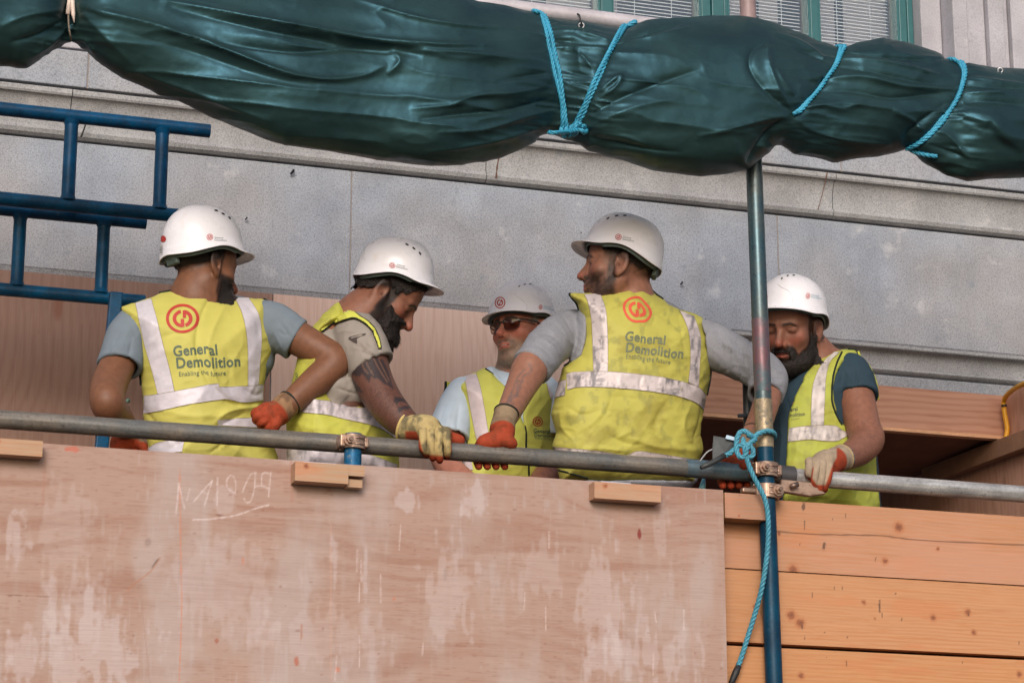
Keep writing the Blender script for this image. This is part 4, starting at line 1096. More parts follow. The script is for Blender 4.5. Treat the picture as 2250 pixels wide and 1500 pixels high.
def carve(F, pf, shrink=.002):
    def fn(X, Y, Z):
        px, py = to_px(X, Y, Z); d = bil(pf.M, pf.gx, pf.gy, px, py)*pf.mpp+shrink; return np.maximum(d, Y-(pf.Yc+.02))
    F.sub(pf.lo-[0, .2, 0], pf.hi, fn, .002)
def hatline(L, tilt, lift=0.0, lap=.016):
    return L[:, 2] < .03+lift+lap+np.tan(R(tilt))*L[:, 1]
def mkfield(pufflist=(), pts=(), h=.004, pad=.03):
    lo = np.full(3, 1e9); hi = -lo
    for p in pufflist: lo = np.minimum(lo, p.lo); hi = np.maximum(hi, p.hi)
    for q in pts: lo = np.minimum(lo, q[:3]-q[3]); hi = np.maximum(hi, q[:3]+q[3])
    return Field.uniform(lo-pad, hi+pad, h)
class Over:
    "a garment lying over other soft solids: their surface swollen by off, kept inside an outline"
    def __init__(s, under, poly, off=.011):
        s.u, s.off = under, off; s.Yc, s.fy = under.Yc, under.fy
        s.o = Puff(poly, under.Yc, .3, .1, smooth=False); s.lo, s.hi = s.o.lo.copy(), s.o.hi.copy(); s.lo[1] = under.lo[1]-.03; s.hi[1] = under.hi[1]+.03
    def __call__(s, X, Y, Z):
        px, py = to_px(X, Y, Z); d = bil(s.o.M, s.o.gx, s.o.gy, px, py)*s.o.mpp
        return -smin(-(s.u(X, Y, Z)-s.off), -d, .006)
    def into(s, F, k=0): F.add(s.lo, s.hi, s, k)
def vest(person, puff, folds, colr, strips, edges, seed, dirt=0, noise_amp=.004, tapecol=(208, 198, 199), h=.004, extra=None, fang=0.6, tapefolds=None, dirtcol=(150, 140, 60)):
    F = mkfield([puff], h=h); puff.into(F, 0)
    if extra: extra(F)
    def post(V, N):
        V = folds_noise(V, N, noise_amp, 75, seed, 1.0, .45, fang, 3)
        V = folds_noise(V, N, noise_amp*.35, 22, seed+3, 1.0, .5, fang+.8, 2)
        P_ = puff.poly if hasattr(puff, 'poly') else puff.o.poly
        return wrinkle(V, N, folds+rnd_folds(P_, 14, seed, -.5, 24, 2.6, .0018, .9)+rnd_folds(P_, 9, seed+1, .3, 42, 6, .0028, .6), 1)
    def cf(V):
        c = np.tile(np.array(s2l(colr)), (len(V), 1)); px, py = to_px(V[:, 0], V[:, 1], V[:, 2])
        if dirt:
            d = sstep(-.05, .45, fbm(px/60, py/38, 0, seed+5, 5, .6)); c = lerp(c, np.array(s2l(dirtcol)), d*dirt)
            d = sstep(.2, .5, fbm(px/16, py/22, 0, seed+6, 4)); c = lerp(c, np.array(s2l((125, 125, 75))), d*dirt*.55)
        return c
    o, V, Q = garment("vest", F, M_VEST, person, post=post, colfn=cf)
    S = Surf(V, Q); bV = vnormals(V, Q)
    for st in strips:
        rows, both = st[0], (len(st) < 2 or st[1])
        for side in ((False, True) if both else (False,)):
          v, f = strip_on(S, rows, .0016, back=side)
          px, py = to_px(v[:, 0], v[:, 1], v[:, 2]); c = np.tile(np.array(s2l(tapecol)), (len(v), 1))
          if dirt:
            d = sstep(.0, .5, fbm(px/9, py/26, 0, seed+8, 4, .6)); c = lerp(c, np.array(s2l((112, 108, 112))), d*min(1, dirt*1.2))
            d = sstep(.3, .6, fbm(px/22, py/9, 0, seed+18, 3)); c = lerp(c, np.array(s2l((88, 88, 92))), d*dirt*.7)
          mk("reflective_strip", v, f, M_TAPE2, o, c, smooth=True)
        L = [r[0] for r in rows]; Rr = [r[1] for r in rows]
        for side in (L, Rr):
            q = spline(side, 6); pts = [S.hit(x, y, .0018) for x, y in q]
            MB().tube(pts, .0007, 5).ob("seam", M_SEAM, o, smooth=True)
    for e in edges:
        rim = e[0] == 'rim'; q = spline(e[1] if rim else e, 6)
        if rim: pts = np.array([S.rim(P(x, y, puff.Yc+(float(puff.fy(x, y)) if puff.fy else 0))) for x, y in q])
        else: pts = np.array([S.hit(x, y, .0005) for x, y in q])
        pts = spline(relax_line(pts), 2)
        MB().tube(pts, .0042 if rim else .0030, 8).ob("binding", M_EDGE, o, smooth=True)
    return o, S
M_SEAM = mottled("seam_thread", s2l((150, 140, 120)), .8, .1)
def relax_line(p, n=2):
    p = np.array(p)
    for _ in range(n): p[1:-1] = p[1:-1]*.5+.25*(p[:-2]+p[2:])
    return p
def fit_text(s_, surf, parent, p0, p1, hfac=1.0, mat=None, bold=.02, off=.0012, warp=None, space=1.05):
    V, F = text2d(s_, 1.0, bold, space); w0 = V[:, 0].max(); L = math.hypot(p1[0]-p0[0], p1[1]-p0[1]); a = math.degrees(math.atan2(p1[1]-p0[1], p1[0]-p0[0]))
    k = L/w0
    return print_on("lettering", surf, (V, F), p0, k, k*hfac, a, mat=mat or M_INK, parent=parent, off=off, warp=warp)
# ---- gloves
def glove(person, palm, fingers, thumb, cuff, back, seed, orange=(150, 62, 38), knit=(160, 144, 108), dirt=(104, 98, 78), thr=.05, h=.0023, dirt_amt=.6, trim=None, name="glove", ocut=None, odirt=.5):
    """palm: list of J points; fingers/thumb: lists of J chains; cuff: J chain over the wrist; back: unit vector out of the back of the hand"""
    allp = [q for c in [palm]+fingers+[thumb, cuff] if c for q in c]
    F = mkfield((), allp, h=h, pad=.012)
    F.chain(palm, .012, 4)
    for f in fingers: F.chain(f, .002, 4)
    if thumb: F.chain(thumb, .005, 4)
    for f in fingers:
        q = f[0]; F.cone(q[:3], palm[-1][:3], q[3]*.95, min(palm[-1][3], q[3]*1.3), .006)
    sleeve(F, cuff, .003, .008)
    def cf(V):
        N = vnormals(V, Qh[0]); d = N @ back+.22*fbm(V[:, 0]*90, V[:, 1]*90, V[:, 2]*90, seed, 3)
        c = np.tile(np.array(s2l(knit)), (len(V), 1))
        dn = sstep(-.25, .3, fbm(V[:, 0]*45, V[:, 1]*45, V[:, 2]*30, seed+1, 4)); c = lerp(c, np.array(s2l(dirt)), dn*dirt_amt)
        cu = np.array([q[:3] for q in cuff]); axis = cu[-1]-cu[0]; axis /= np.linalg.norm(axis); tt = (V-cu[0]) @ axis
        notc = sstep(.004, -.006, tt)
        o_ = sstep(thr+.06, thr-.06, d)*notc
        if ocut is not None: o_ = np.maximum(o_, ocut(V)*notc)
        oc = np.tile(np.array(s2l(orange)), (len(V), 1)); od = sstep(.0, .5, fbm(V[:, 0]*60, V[:, 1]*60, V[:, 2]*60, seed+4, 4)); oc = lerp(oc, np.array(s2l((120, 56, 34))), od*odirt)
        return c*(1-o_[:, None])+oc*o_[:, None]
    V, Q = F.mesh(); V = relax(V, Q, 1, .4); Qh = [Q]
    N = vnormals(V, Q); V = V+N*(.0006*fbm(V[:, 0]*250, V[:, 1]*250, V[:, 2]*250, seed+7, 2))[:, None]
    o = mk(name, V, Q, M_GLOVE, person, cf(V), smooth=True)
    # elastic trim at the open end
    e = cuff[-1]; a = cuff[-2][:3]; d = (e[:3]-a)/np.linalg.norm(e[:3]-a); u = np.cross(d, ZU); u /= np.linalg.norm(u); w_ = np.cross(d, u)
    ring = [e[:3]+e[3]*1.02*(math.cos(t_)*u+math.sin(t_)*w_) for t_ in np.linspace(0, 2*PI, 25)]
    MB().tube(ring, .0036, 8, cap=False).ob("cuff_trim", M_EDGE if trim is None else trim, o, smooth=True)
    return o
M_TRIMY = cloth("pale_trim", (196, 172, 112)); M_TRIMB = cloth("beige_trim", (160, 140, 105))
def hand_core(F, palm, fingers, thumb, k=.85):
    for c in [palm]+fingers+([thumb] if thumb else []):
        c = [np.r_[q[:3], q[3]*k] for q in c]; F.chain(c, .004, 3)
    for f in fingers: F.cone(f[0][:3], palm[-1][:3], f[0][3]*k*.9, f[0][3]*k, .006)
def body(hd, arms, hands, torso, legs, tone, label, colfn=None, h0=.0048, neck=None):
    """one continuous skin: head, neck, trunk, arms, hands, legs"""
    pts = [q for a in arms for q in a]+[q for c in torso for q in c]+[q for c in legs for q in c]+[q for hnd in hands for c in [hnd[0]]+hnd[1]+([hnd[2]] if hnd[2] else []) for q in c]
    lo = np.minimum(np.min([q[:3]-q[3] for q in pts], 0), hd.box()[0])-.02; hi = np.maximum(np.max([q[:3]+q[3] for q in pts], 0), hd.box()[1])+.02
    hb = hd.box()
    def axis(i):
        out = []; x = lo[i]
        while x < hi[i]:
            out.append(x); hh = h0
            if hb[0][i]+.015 < x < hb[1][i]-.015: hh = .0027
            elif i == 2 and x < DECK_Z+.80: hh = .012
            x += hh
        return np.array(out)
    F = Field(axis(0), axis(1), axis(2))
    for c in torso: F.chain(c, .025, 3)
    for c in legs: F.chain(c, .03, 4)
    for a in arms: F.chain(a, .012, 5)
    for hnd in hands: hand_core(F, *hnd)
    if neck is not None: F.chain(neck, .03, 4)
    F.add(*hb, hd.sdf, .022)
    V, Q = F.mesh(); V = relax(V, Q, 1, .35)
    L = hd.loc(V); C = np.tile(np.array(s2l(tone)), (len(V), 1))
    # blotches
    C = C*(1+.06*fbm(V[:, 0]*18, V[:, 1]*18, V[:, 2]*18, 77, 3))[:, None]
    x, y, z = np.abs(L[:, 0]), L[:, 1], L[:, 2]; hm = (np.linalg.norm(L*[1, 1, .9], axis=1) < .155)
    def paint(mask, col, a):
        nonlocal C; C = lerp(C, np.array(s2l(col)), np.clip(mask, 0, 1)*a*hm)
    red = tuple(int(v) for v in (min(255, tone[0]+16), tone[1]-12, tone[2]-10)); lip = (min(255, tone[0]+10), int(tone[1]*.78), int(tone[2]*.82))
    paint(sstep(.028, .012, np.hypot(x-.040, z+.020))*sstep(.03, .06, y), red, .5)
    paint(sstep(.022, .008, np.hypot(x, z+.030))*sstep(.09, .105, y), red, .6)
    paint(sstep(.020, .014, x)*sstep(.085, .092, y)*sstep(.009, .006, np.abs(z+.0635)), lip, .75)
    paint(sstep(.0022, .0008, np.abs(z+.063))*sstep(.021, .018, x)*sstep(.085, .09, y), (70, 34, 30), .9)
    paint(sstep(.0042, .0022, np.hypot(x-.0068, y-.110))*sstep(-.036, -.039, z), (58, 30, 26), .8)  # nostril hollows darkened in the colour, not carved
    # brows, lash line, under-eye
    bz = .0225+.10*(x-.010)-2.6*np.clip(x-.030, 0, 1)**1.2*.6
    paint(sstep(.0052, .0026, np.abs(z-bz))*sstep(.008, .012, x)*sstep(.052, .044, x)*sstep(.05, .06, y), (38, 28, 24), .92)
    lz = -.0015-6*(x-.031)**2*3
    paint(sstep(.0026, .0010, np.abs(z-lz-.001))*sstep(.0135, .0115, np.abs(x-.031))*sstep(.05, .06, y), (28, 20, 18), .9)
    paint(sstep(.017, .007, np.hypot((x-.031)*.8, z+.006))*sstep(.05, .06, y), tuple(int(v*.78) for v in tone), .45)
    paint(sstep(.007, .003, np.hypot(y-.003, z+.016))*sstep(.07, .074, x), tuple(int(v*.55) for v in tone), .5)
    C0 = C.copy()
    if colfn:
        C = colfn(V, L, C); ns = (sstep(.019, .015, x)*sstep(-.047, -.044, z)*sstep(.02, .0, z)*sstep(.075, .085, y)*hm)[:, None]; C = C*(1-ns)+C0*ns
    base = np.array([hd.C[0], hd.C[1], DECK_Z])
    o = mk("person", V, Q, M_SKIN, None, C, smooth=True, origin=base)
    tag(o, label, "person")
    return o, V, Q, L
def trousers(person, legs, waist, seed):
    F = mkfield((), [np.r_[q[:3], q[3]+.03] for c in legs for q in c]+[waist], h=.011)
    for c in legs: F.chain([np.r_[q[:3]+[0, 0, .01*(i == len(c)-1)], q[3]+.016] for i, q in enumerate(c[:4])], .03, 4)
    F.ell(waist[:3], (waist[3], waist[3]*.7, .12), .03)
    garment("trousers", F, M_TRO, person)
    for c in legs:
        q = c[-1]; G = Field.uniform(q[:3]-[.09, .17, .06], q[:3]+[.09, .17, .12], .008)
        G.ell(q[:3]+[0, 0, -.0], (.05, .125, .045), .01); G.cone(q[:3]+[0, .05, .0], q[:3]+[0, .05, .09], .052, .05, .02)
        garment("boot", G, M_BOOT, person)
def legs_for(px, Y, hipw=.10, dz=0):
    c = P(px, 1000, Y); zh = DECK_Z+.92
    out = []
    for s_ in (-1, 1):
        x = c[0]+s_*hipw
        out.append([np.array([x, Y, zh, .085]), np.array([x+s_*.01, Y-.01, DECK_Z+.50, .058]), np.array([x+s_*.02, Y+.02, DECK_Z+.28, .052]), np.array([x+s_*.02, Y+.04, DECK_Z+.09, .036]), np.array([x+s_*.025, Y-.0, DECK_Z+.047, .034])])
    return out
# ------------------------------------------------------------------ man 1: far left, back turned, hand on hip
def man1():
    hd = Head(444, 586, 6.60, 130, 10, 0, sc=1.0)
    Yb = 6.62
    armL = [J(294, 724, 6.61, .044), J(264, 790, 6.575, .043), J(240, 845, 6.53, .045), J(236, 885, 6.47, .041), J(258, 915, 6.55, .036), J(284, 950, 6.66, .027)]
    armR = [J(580, 705, 6.60, .050), J(640, 735, 6.56, .045), J(690, 763, 6.52, .041), J(737, 793, 6.49, .037), J(705, 828, 6.49, .0385), J(665, 862, 6.48, .033), J(622, 900, 6.47, .0255)]
    torso = [[J(455, 700, 6.62, .085), J(455, 800, 6.63, .095), J(455, 920, 6.64, .09), J(460, 1010, 6.66, .10)], [J(335, 725, 6.63, .040), J(455, 695, 6.62, .065), J(560, 717, 6.62, .047)]]
    legs = legs_for(465, 6.68)
    neck = [J(437, 625, 6.60, .052), J(430, 655, 6.60, .055), J(430, 690, 6.62, .07)]
    back = -CF+CU*.2; back /= np.linalg.norm(back)
    palm2 = [J(620, 905, 6.47, .026), J(600, 912, 6.46, .030), J(584, 912, 6.46, .030)]
    fin2 = [[J(588, 902, 6.455, .0135), J(570, 903, 6.445, .013), J(560, 909, 6.46, .012), J(566, 917, 6.475, .010)],
            [J(588, 911, 6.45, .0135), J(570, 914, 6.440, .013), J(563, 921, 6.46, .012), J(570, 928, 6.475, .010)],
            [J(592, 921, 6.45, .013), J(578, 926, 6.440, .0125), J(573, 932, 6.46, .0115), J(580, 936, 6.475, .010)],
            [J(600, 929, 6.455, .012), J(590, 936, 6.445, .0115), J(588, 940, 6.46, .0105)]]
    th2 = [J(612, 915, 6.45, .015), J(606, 930, 6.435, .014), J(601, 941, 6.44, .011)]
    cuff2 = [J(612, 905, 6.47, .034), J(626, 893, 6.475, .033), J(637, 885, 6.478, .034)]
    palm1 = [J(284, 950, 6.66, .028), J(278, 966, 6.67, .032), J(270, 980, 6.67, .032)]
    fin1 = [[J(262+i*13, 984, 6.66, .0125), J(256+i*14, 1000, 6.655, .012), J(256+i*14, 1018, 6.66, .011)] for i in range(4)]
    th1 = [J(296, 968, 6.65, .015), J(312, 978, 6.64, .013), J(322, 990, 6.64, .011)]
    cuff1 = [J(280, 958, 6.66, .035), J(282, 946, 6.655, .034), J(282, 936, 6.65, .034)]
    def colfn(V, L, C):
        x, y, z = np.abs(L[:, 0]), L[:, 1], L[:, 2]; hm = np.linalg.norm(L*[1, 1, .9], axis=1) < .16
        hz = np.interp(y, [-.2, -.06, -.02, .01, .03, .2], [-.040, -.038, -.018, -.005, .06, .06])
        nz = .35*fbm(L[:, 0]*80, L[:, 1]*80, L[:, 2]*80, 5, 3)
        C = lerp(C, np.array(s2l((36, 28, 25))), np.clip((z-hz)/.022+.3+nz, 0, 1)*.95*hm*(y < .02))
        C = lerp(C, np.array(s2l((34, 26, 23))), sstep(.008, 0, np.abs(y-.022))*sstep(-.10, -.08, z)*sstep(.055, .035, z)*sstep(.05, .06, x)*.9*hm)
        jw = sstep(.020, .032, y)*sstep(-.018, -.034, z)*(1-sstep(-.072, -.062, z)*sstep(.022, .018, x)*0)
        C = lerp(C, np.array(s2l((34, 26, 23))), np.clip(jw*1.3+nz*.4*(jw > .05), 0, 1)*.93*hm)
        return C
    o, V, Q, L = body(hd, [armL, armR], [(palm2, fin2, th2), (palm1, fin1, th1)], torso, legs, (116, 77, 56),
                      "leftmost man, back turned in a clean yellow hi-vis vest, gloved hand on his hip", colfn, neck=neck)
    # hair and beard layers
    x, y, z = np.abs(L[:, 0]), L[:, 1], L[:, 2]; hm = np.linalg.norm(L, axis=1) < .16
    n = .012*fbm(L[:, 0]*90, L[:, 1]*90, L[:, 2]*90, 6, 3)
    hz = np.interp(y, [-.2, -.06, -.02, .01, .03, .2], [-.030, -.026, -.004, .012, .06, .06])
    m = (hm & hatline(L, 18, .004) & (z+n > hz) & (y < .055) & ~((x > .073) & (y > -.04) & (y < .02) & (z < .035))).astype(float)
    shell("hair", V, Q, m, np.full(len(V), .003), M_HAIRD, o, 3)
    m = (hm & (y < .078) & (y > .030+n*.4) & (z+n < -.035) & (z > -.118) & ~((x < .024) & (z > -.076))).astype(float)
    bd = shell("beard", V, Q, m, .002+.003*sstep(-.04, -.09, z), M_HAIRD, o, 4, .0015)
    kk = np.nonzero(m)[0]; kk = rng.choice(kk, 1500); Nk = vnormals(V, Q)[kk]; tufts('beard_hairs', V[kk]+Nk*.003, Nk, np.tile(-CU*.8, (len(kk), 1))+Nk*.2, .006, .0009, M_HAIRD, bd)
    h, hs = helmet(hd, o, tilt=18, top=.170, lift=.004)
    helmet_print(hs, h, (461, 521), 7, 2, (471, 524), tsz=5.2, tang=2)
    for c in ((475, 463, 12), (490, 470, 28), (504, 479, 48)): slot(hs, h, c[0], c[1], 4.2, 1.9, c[2])
    print_on("round_sticker", hs, arc_poly(0, 0, .0, 1, 0, 360, 20), (359, 525), 6.5, 7, mat=M_RED, parent=h, off=.0012)
    print_on("barcode_label", hs, (np.array([(-1, -1), (1, -1), (1, 1), (-1, 1), (-1, 0), (1, 0)]), [(0, 1, 5, 4), (4, 5, 2, 3)]), (352, 549), 6.5, 11, 2, mat=mottled("label_white", s2l((205, 200, 200)), .5, .05), parent=h, off=.0012)
    for k in range(5): print_on("barcode_line", hs, (np.array([(-1, -1), (1, -1), (1, 1), (-1, 1)]), [(0, 1, 2, 3)]), (353, 543.5+k*2.9), 4, .7, 2, mat=M_HPR, parent=h, off=.0016)
    # t-shirt
    tors = Puff([(300, 672), (430, 640), (585, 664), (606, 700), (604, 790), (585, 830), (565, 900), (570, 1070), (350, 1070), (335, 900), (312, 800), (285, 720), (280, 690)], 6.622, .108, .15)
    sl = [J(304, 714, 6.61, .060), J(283, 742, 6.598, .0605), J(268, 786, 6.575, .0585), J(263, 806, 6.565, .0595)]
    sr = [J(565, 712, 6.61, .064), J(600, 717, 6.59, .064), J(634, 736, 6.562, .058), J(652, 746, 6.555, .058)]
    pf = Puff([(362, 644), (405, 634), (455, 629), (480, 643), (513, 654), (577, 658), (589, 664), (597, 690), (600, 720), (598, 763), (586, 812), (578, 843), (576, 879), (568, 905), (584, 939), (597, 975), (608, 1003), (614, 1062), (330, 1062), (328, 985), (325, 961), (316, 912), (313, 870), (312, 838), (302, 771), (285, 720), (268, 676), (298, 667), (333, 655)],
              6.60, .128, .20, smooth=False, Tb=.13)
    slv = sl+sr
    F = mkfield([tors], sl+sr); tors.into(F, 0)
    sleeve(F, sl); sleeve(F, sr)
    folds = [([(610, 700), (640, 745)], 5, -.004), ([(600, 725), (625, 775)], 5, .004), ([(608, 690), (660, 715)], 6, .003), ([(285, 720), (262, 770)], 6, .004), ([(292, 735), (280, 800)], 5, -.004), ([(250, 745), (243, 790)], 6, .003), ([(270, 720), (240, 775)], 4, -.003), ([(620, 690), (655, 735)], 4, -.003)]
    garment("t_shirt", F, cloth("grey_blue_cotton", (112, 123, 133), heather=.03), o, post=lambda V, N: wrinkle(folds_noise(V, N, .003, 60, 12, 1, .5, 1.0), N, folds+rnd_folds(np.array([pix(q[:3]) for q in sl]+[pix(q[:3]) for q in slv])+np.array([0, 0]), 10, 3, 1.1, 18, 3, .0025, .6), 1))
    # vest
    folds = [([(470, 636), (440, 700), (432, 770), (458, 835), (502, 880)], 6, -.007), ([(452, 760), (474, 835), (520, 890)], 6, .008), ([(500, 660), (470, 720), (455, 770)], 12, .006), ([(515, 650), (560, 690), (570, 760)], 10, -.004),
             ([(470, 930), (500, 905), (560, 893), (580, 905)], 7, .012), ([(440, 948), (480, 936), (540, 905)], 6, -.009), ([(490, 880), (540, 893), (572, 880)], 8, -.010), ([(330, 890), (420, 915), (500, 900)], 12, .005), ([(345, 640), (330, 760), (345, 880)], 14, .003),
             ([(485, 985), (520, 960), (590, 975)], 8, .010), ([(455, 1000), (490, 972), (470, 940)], 8, -.008), ([(350, 1000), (420, 965), (520, 955)], 12, -.007), ([(530, 850), (560, 868), (577, 860)], 4, -.006), ([(560, 830), (548, 870)], 5, .005), ([(330, 935), (400, 950), (470, 945)], 8, -.006)]
    z0 = lambda a: [(x/2.42+170, y/2.42+420) for x, y in a]
    strips = [([*zip(z0([(308, 597), (330, 690), (360, 820), (400, 960), (430, 1083)]), z0([(392, 572), (425, 690), (455, 810), (490, 940), (518, 1066)]))],),
              ([*zip(z0([(838, 570), (875, 650), (895, 740), (905, 860), (905, 1035)]), z0([(910, 568), (960, 650), (978, 760), (970, 900), (960, 1030)]))],),
              ([*zip(z0([(347, 1088), (430, 1078), (590, 1050), (740, 1022), (765, 1040), (900, 1035), (987, 1026)]), z0([(352, 1182), (450, 1165), (600, 1132), (745, 1110), (800, 1105), (880, 1122), (985, 1110)]))],),
              ([*zip(z0([(745, 1215), (850, 1208), (975, 1203)]), z0([(745, 1245), (870, 1252), (1003, 1262)]))], False),
              ([*zip(z0([(376, 1365), (440, 1332), (572, 1318)]), z0([(390, 1400), (470, 1392), (556, 1385)]))], False)]
    edges = [('rim', z0([(440, 550), (560, 530), (690, 505), (760, 545)])), ('rim', z0([(236, 620), (270, 720), (320, 850), (343, 950), (345, 1030)])), ('rim', z0([(985, 578), (1022, 610), (1040, 720), (1032, 830), (1005, 940), (994, 975)]))]
    vo, S = vest(o, pf, folds, (188, 181, 92), strips, edges, 21, noise_amp=.0035, tapecol=(196, 190, 198))
    print_on("emblem", S, LOGO, (401, 700), 36.5, 32, -2, mat=M_RED, parent=vo)
    def wp(V2):
        V2 = V2.copy(); s_ = sstep(452, 466, V2[:, 0]); V2[:, 1] += s_*5-2; return V2
    fit_text("General", S, vo, (381, 785), (478, 776), 1.12, bold=.028, warp=wp)
    fit_text("Demolition", S, vo, (387, 811), (528, 801), 1.12, bold=.028, warp=wp)
    fit_text("Enabling the future", S, vo, (393, 829), (496, 821), 1.15, bold=.004, warp=wp)
    trousers(o, legs, J(465, 1090, 6.66, .15), 1)
    glove(o, palm2, fin2, th2, cuff2, CR*.3+CU*.9, 31, knit=(140, 108, 80), dirt=(96, 72, 56), dirt_amt=.8, thr=.9, odirt=.95)
    glove(o, palm1, fin1, th1, cuff1, CU, 32, knit=(120, 104, 84), thr=.6, odirt=.9)
man1()
# ------------------------------------------------------------------ man 2: bearded, leaning forward in profile
def man2():
    hd = Head(846, 646, 6.58, 97, 40, -8, sc=1.0, nose=.95)
    armL = [J(800, 755, 6.50, .054), J(815, 820, 6.46, .050), J(838, 872, 6.42, .047), J(872, 915, 6.375, .041), J(908, 945, 6.335, .029)]
    armR = [J(745, 740, 6.72, .045), J(770, 820, 6.76, .042), J(800, 900, 6.72, .038), J(810, 960, 6.62, .030)]
    torso = [[J(775, 730, 6.60, .08), J(755, 800, 6.60, .095), J(745, 900, 6.60, .10), J(745, 1010, 6.60, .10)], [J(795, 745, 6.53, .045), J(765, 740, 6.6, .05), J(750, 735, 6.69, .045)]]
    legs = legs_for(750, 6.66)
    neck = [J(825, 668, 6.58, .052), J(805, 688, 6.585, .056), J(780, 715, 6.59, .065)]
    palm = [J(905, 942, 6.335, .028), J(922, 940, 6.31, .031), J(944, 942, 6.30, .032)]
    fin = []
    for i, (x0, x1, x2, l) in enumerate(((926, 929, 936, 1004), (944, 947, 951, 1012), (963, 963, 966, 1017), (980, 984, 983, 1008))):
        fin.append([J(x0+2, 942+i*2, 6.280, .0125), J(x0+4-i, 957+i, 6.2600, .0112), J(x1, 982+i, 6.2590, .0104), J(x2, l-12, 6.270, .0098), J(x2, l-5, 6.284, .0085)])
    th = [J(965, 948, 6.300, .018), J(990, 962, 6.305, .0155), J(1010, 967, 6.305, .0145)]
    cuff = [J(908, 944, 6.335, .036), J(898, 941, 6.345, .037), J(890, 938, 6.352, .039)]
    palm2 = [J(810, 965, 6.60, .025), J(815, 985, 6.57, .027), J(818, 1000, 6.55, .027)]
    fin2 = [[J(812+i*9, 1004, 6.53+.01*i, .011), J(812+i*9, 1030, 6.52+.01*i, .010)] for i in range(4)]
    th2 = [J(825, 985, 6.55, .013), J(838, 1000, 6.53, .011)]
    z0 = lambda a: [(x/2.587+600, y/2.587+480) for x, y in a]
    tatp = [z0([(470, 790), (560, 775), (620, 800), (650, 850), (665, 900), (690, 975), (655, 950), (610, 925), (590, 905), (575, 912), (560, 895), (545, 935), (525, 900), (500, 880), (495, 905), (440, 880), (425, 870), (450, 830)]),
            z0([(690, 1010), (740, 1020), (755, 1045), (720, 1040), (700, 1060), (685, 1040)]), z0([(705, 1070), (770, 1060), (795, 1080), (745, 1085), (715, 1105)]), z0([(405, 880), (440, 900), (520, 990), (480, 985), (430, 960), (410, 930)])]
    line = [z0([(520, 790), (540, 840), (570, 890)]), z0([(500, 800), (515, 850), (540, 880)]), z0([(570, 790), (600, 850), (650, 930)]), z0([(600, 800), (630, 860), (660, 920)])]
    def colfn(V, L, C):
        x, y, z = np.abs(L[:, 0]), L[:, 1], L[:, 2]; hm = np.linalg.norm(L*[1, 1, .9], axis=1) < .16
        nz = fbm(L[:, 0]*80, L[:, 1]*80, L[:, 2]*80, 5, 3)
        jw = sstep(.008, .024, y)*sstep(-.0, -.012, z-np.interp(y, [.0, .03, .05, .07, .085, .11], [.0, -.030, -.052, -.066, -.042, -.042]))*sstep(-.15, -.13, z)
        C = lerp(C, np.array(s2l((30, 24, 23))), np.clip(jw*1.2+nz*.2*(jw > .1), 0, 1)*.95*hm)
        C = lerp(C, np.array(s2l((30, 24, 23))), sstep(.02, .01, np.abs(y-.026))*sstep(-.07, -.05, z)*sstep(.06, .04, z)*sstep(.045, .055, x)*.95*hm)
        hz = np.interp(y, [-.2, -.06, -.02, .01, .05, .07, .2], [-.05, -.045, -.02, .0, .02, .055, .09])
        C = lerp(C, np.array(s2l((30, 25, 24))), np.clip((z-hz)/.02+.3*nz, 0, 1)*.95*hm*(y < .08))
        px, py = to_px(V[:, 0], V[:, 1], V[:, 2]); am = ((py > 770) & (px > 740) & (V[:, 1] < 6.6) & (V[:, 1] > 6.3)).astype(float)
        C = lerp(C, np.array(s2l((88, 57, 48))), am*.85)
        hr = noise(px*.9, py*.5, 0, 8); C = lerp(C, np.array(s2l((60, 38, 32))), sstep(.0, .6, hr)*.55*am*(py > 850))
        for t_ in tatp:
            gx = np.arange(740, 930, 1.5); gy = np.arange(770, 960, 1.5); M = poly_sd(t_, gx, gy); d = bil(M, gx, gy, px, py)
            inr = (px > 741) & (px < 928) & (py > 771) & (py < 958); C = lerp(C, np.array(s2l((40, 38, 42))), sstep(1.0, -1.5, d+1.2*noise(px/4, py/4, 0, 3))*.85*am*inr)
        for t_ in line:
            d = seg_d(px, py, spline(t_, 5)); C = lerp(C, np.array(s2l((118, 84, 66))), sstep(1.8, .6, d)*.7*am)
        return C
    o, V, Q, L = body(hd, [armL, armR], [(palm, fin, th), (palm2, fin2, th2)], torso, legs, (130, 86, 68),
                      "man with a long black beard leaning over in profile, tattooed arm gripping the rail", colfn, neck=neck, h0=.0042)
    x, y, z = np.abs(L[:, 0]), L[:, 1], L[:, 2]; hm = np.linalg.norm(L, axis=1) < .16
    n = .016*fbm(L[:, 0]*70, L[:, 1]*70, L[:, 2]*70, 6, 3)
    hz = np.interp(y, [-.2, -.07, -.03, .0, .02, .05, .075, .2], [-.048, -.046, -.030, .006, .018, .022, .07, .09])
    m = (hm & hatline(L, 30, .02, .012) & (z+n > hz) & (y < .078) & ~((x > .073) & (y > -.04) & (y < .03) & (z < .03))).astype(float)
    shell("hair", V, Q, m, .006+.006*sstep(.0, -.06, y), M_HAIRD, o, 3, .004)
    h, hs = helmet(hd, o, tilt=30, lift=.020, top=.152, wf=.100, wb=.117, wx=.103)
    helmet_print(hs, h, (862, 583), 6.5, 14, (871, 582), tsz=5.0, tang=15)
    for c in ((894, 537.5, 25), (909, 546, 42), (922.5, 557, 58)): slot(hs, h, c[0], c[1], 4.4, 1.9, c[2])
    print_on("round_sticker", hs, arc_poly(0, 0, .0, 1, 0, 360, 20), (778, 574), 3.5, 5.5, mat=mottled("maroon_sticker", s2l((130, 50, 75)), .5, .05), parent=h, off=.0012)
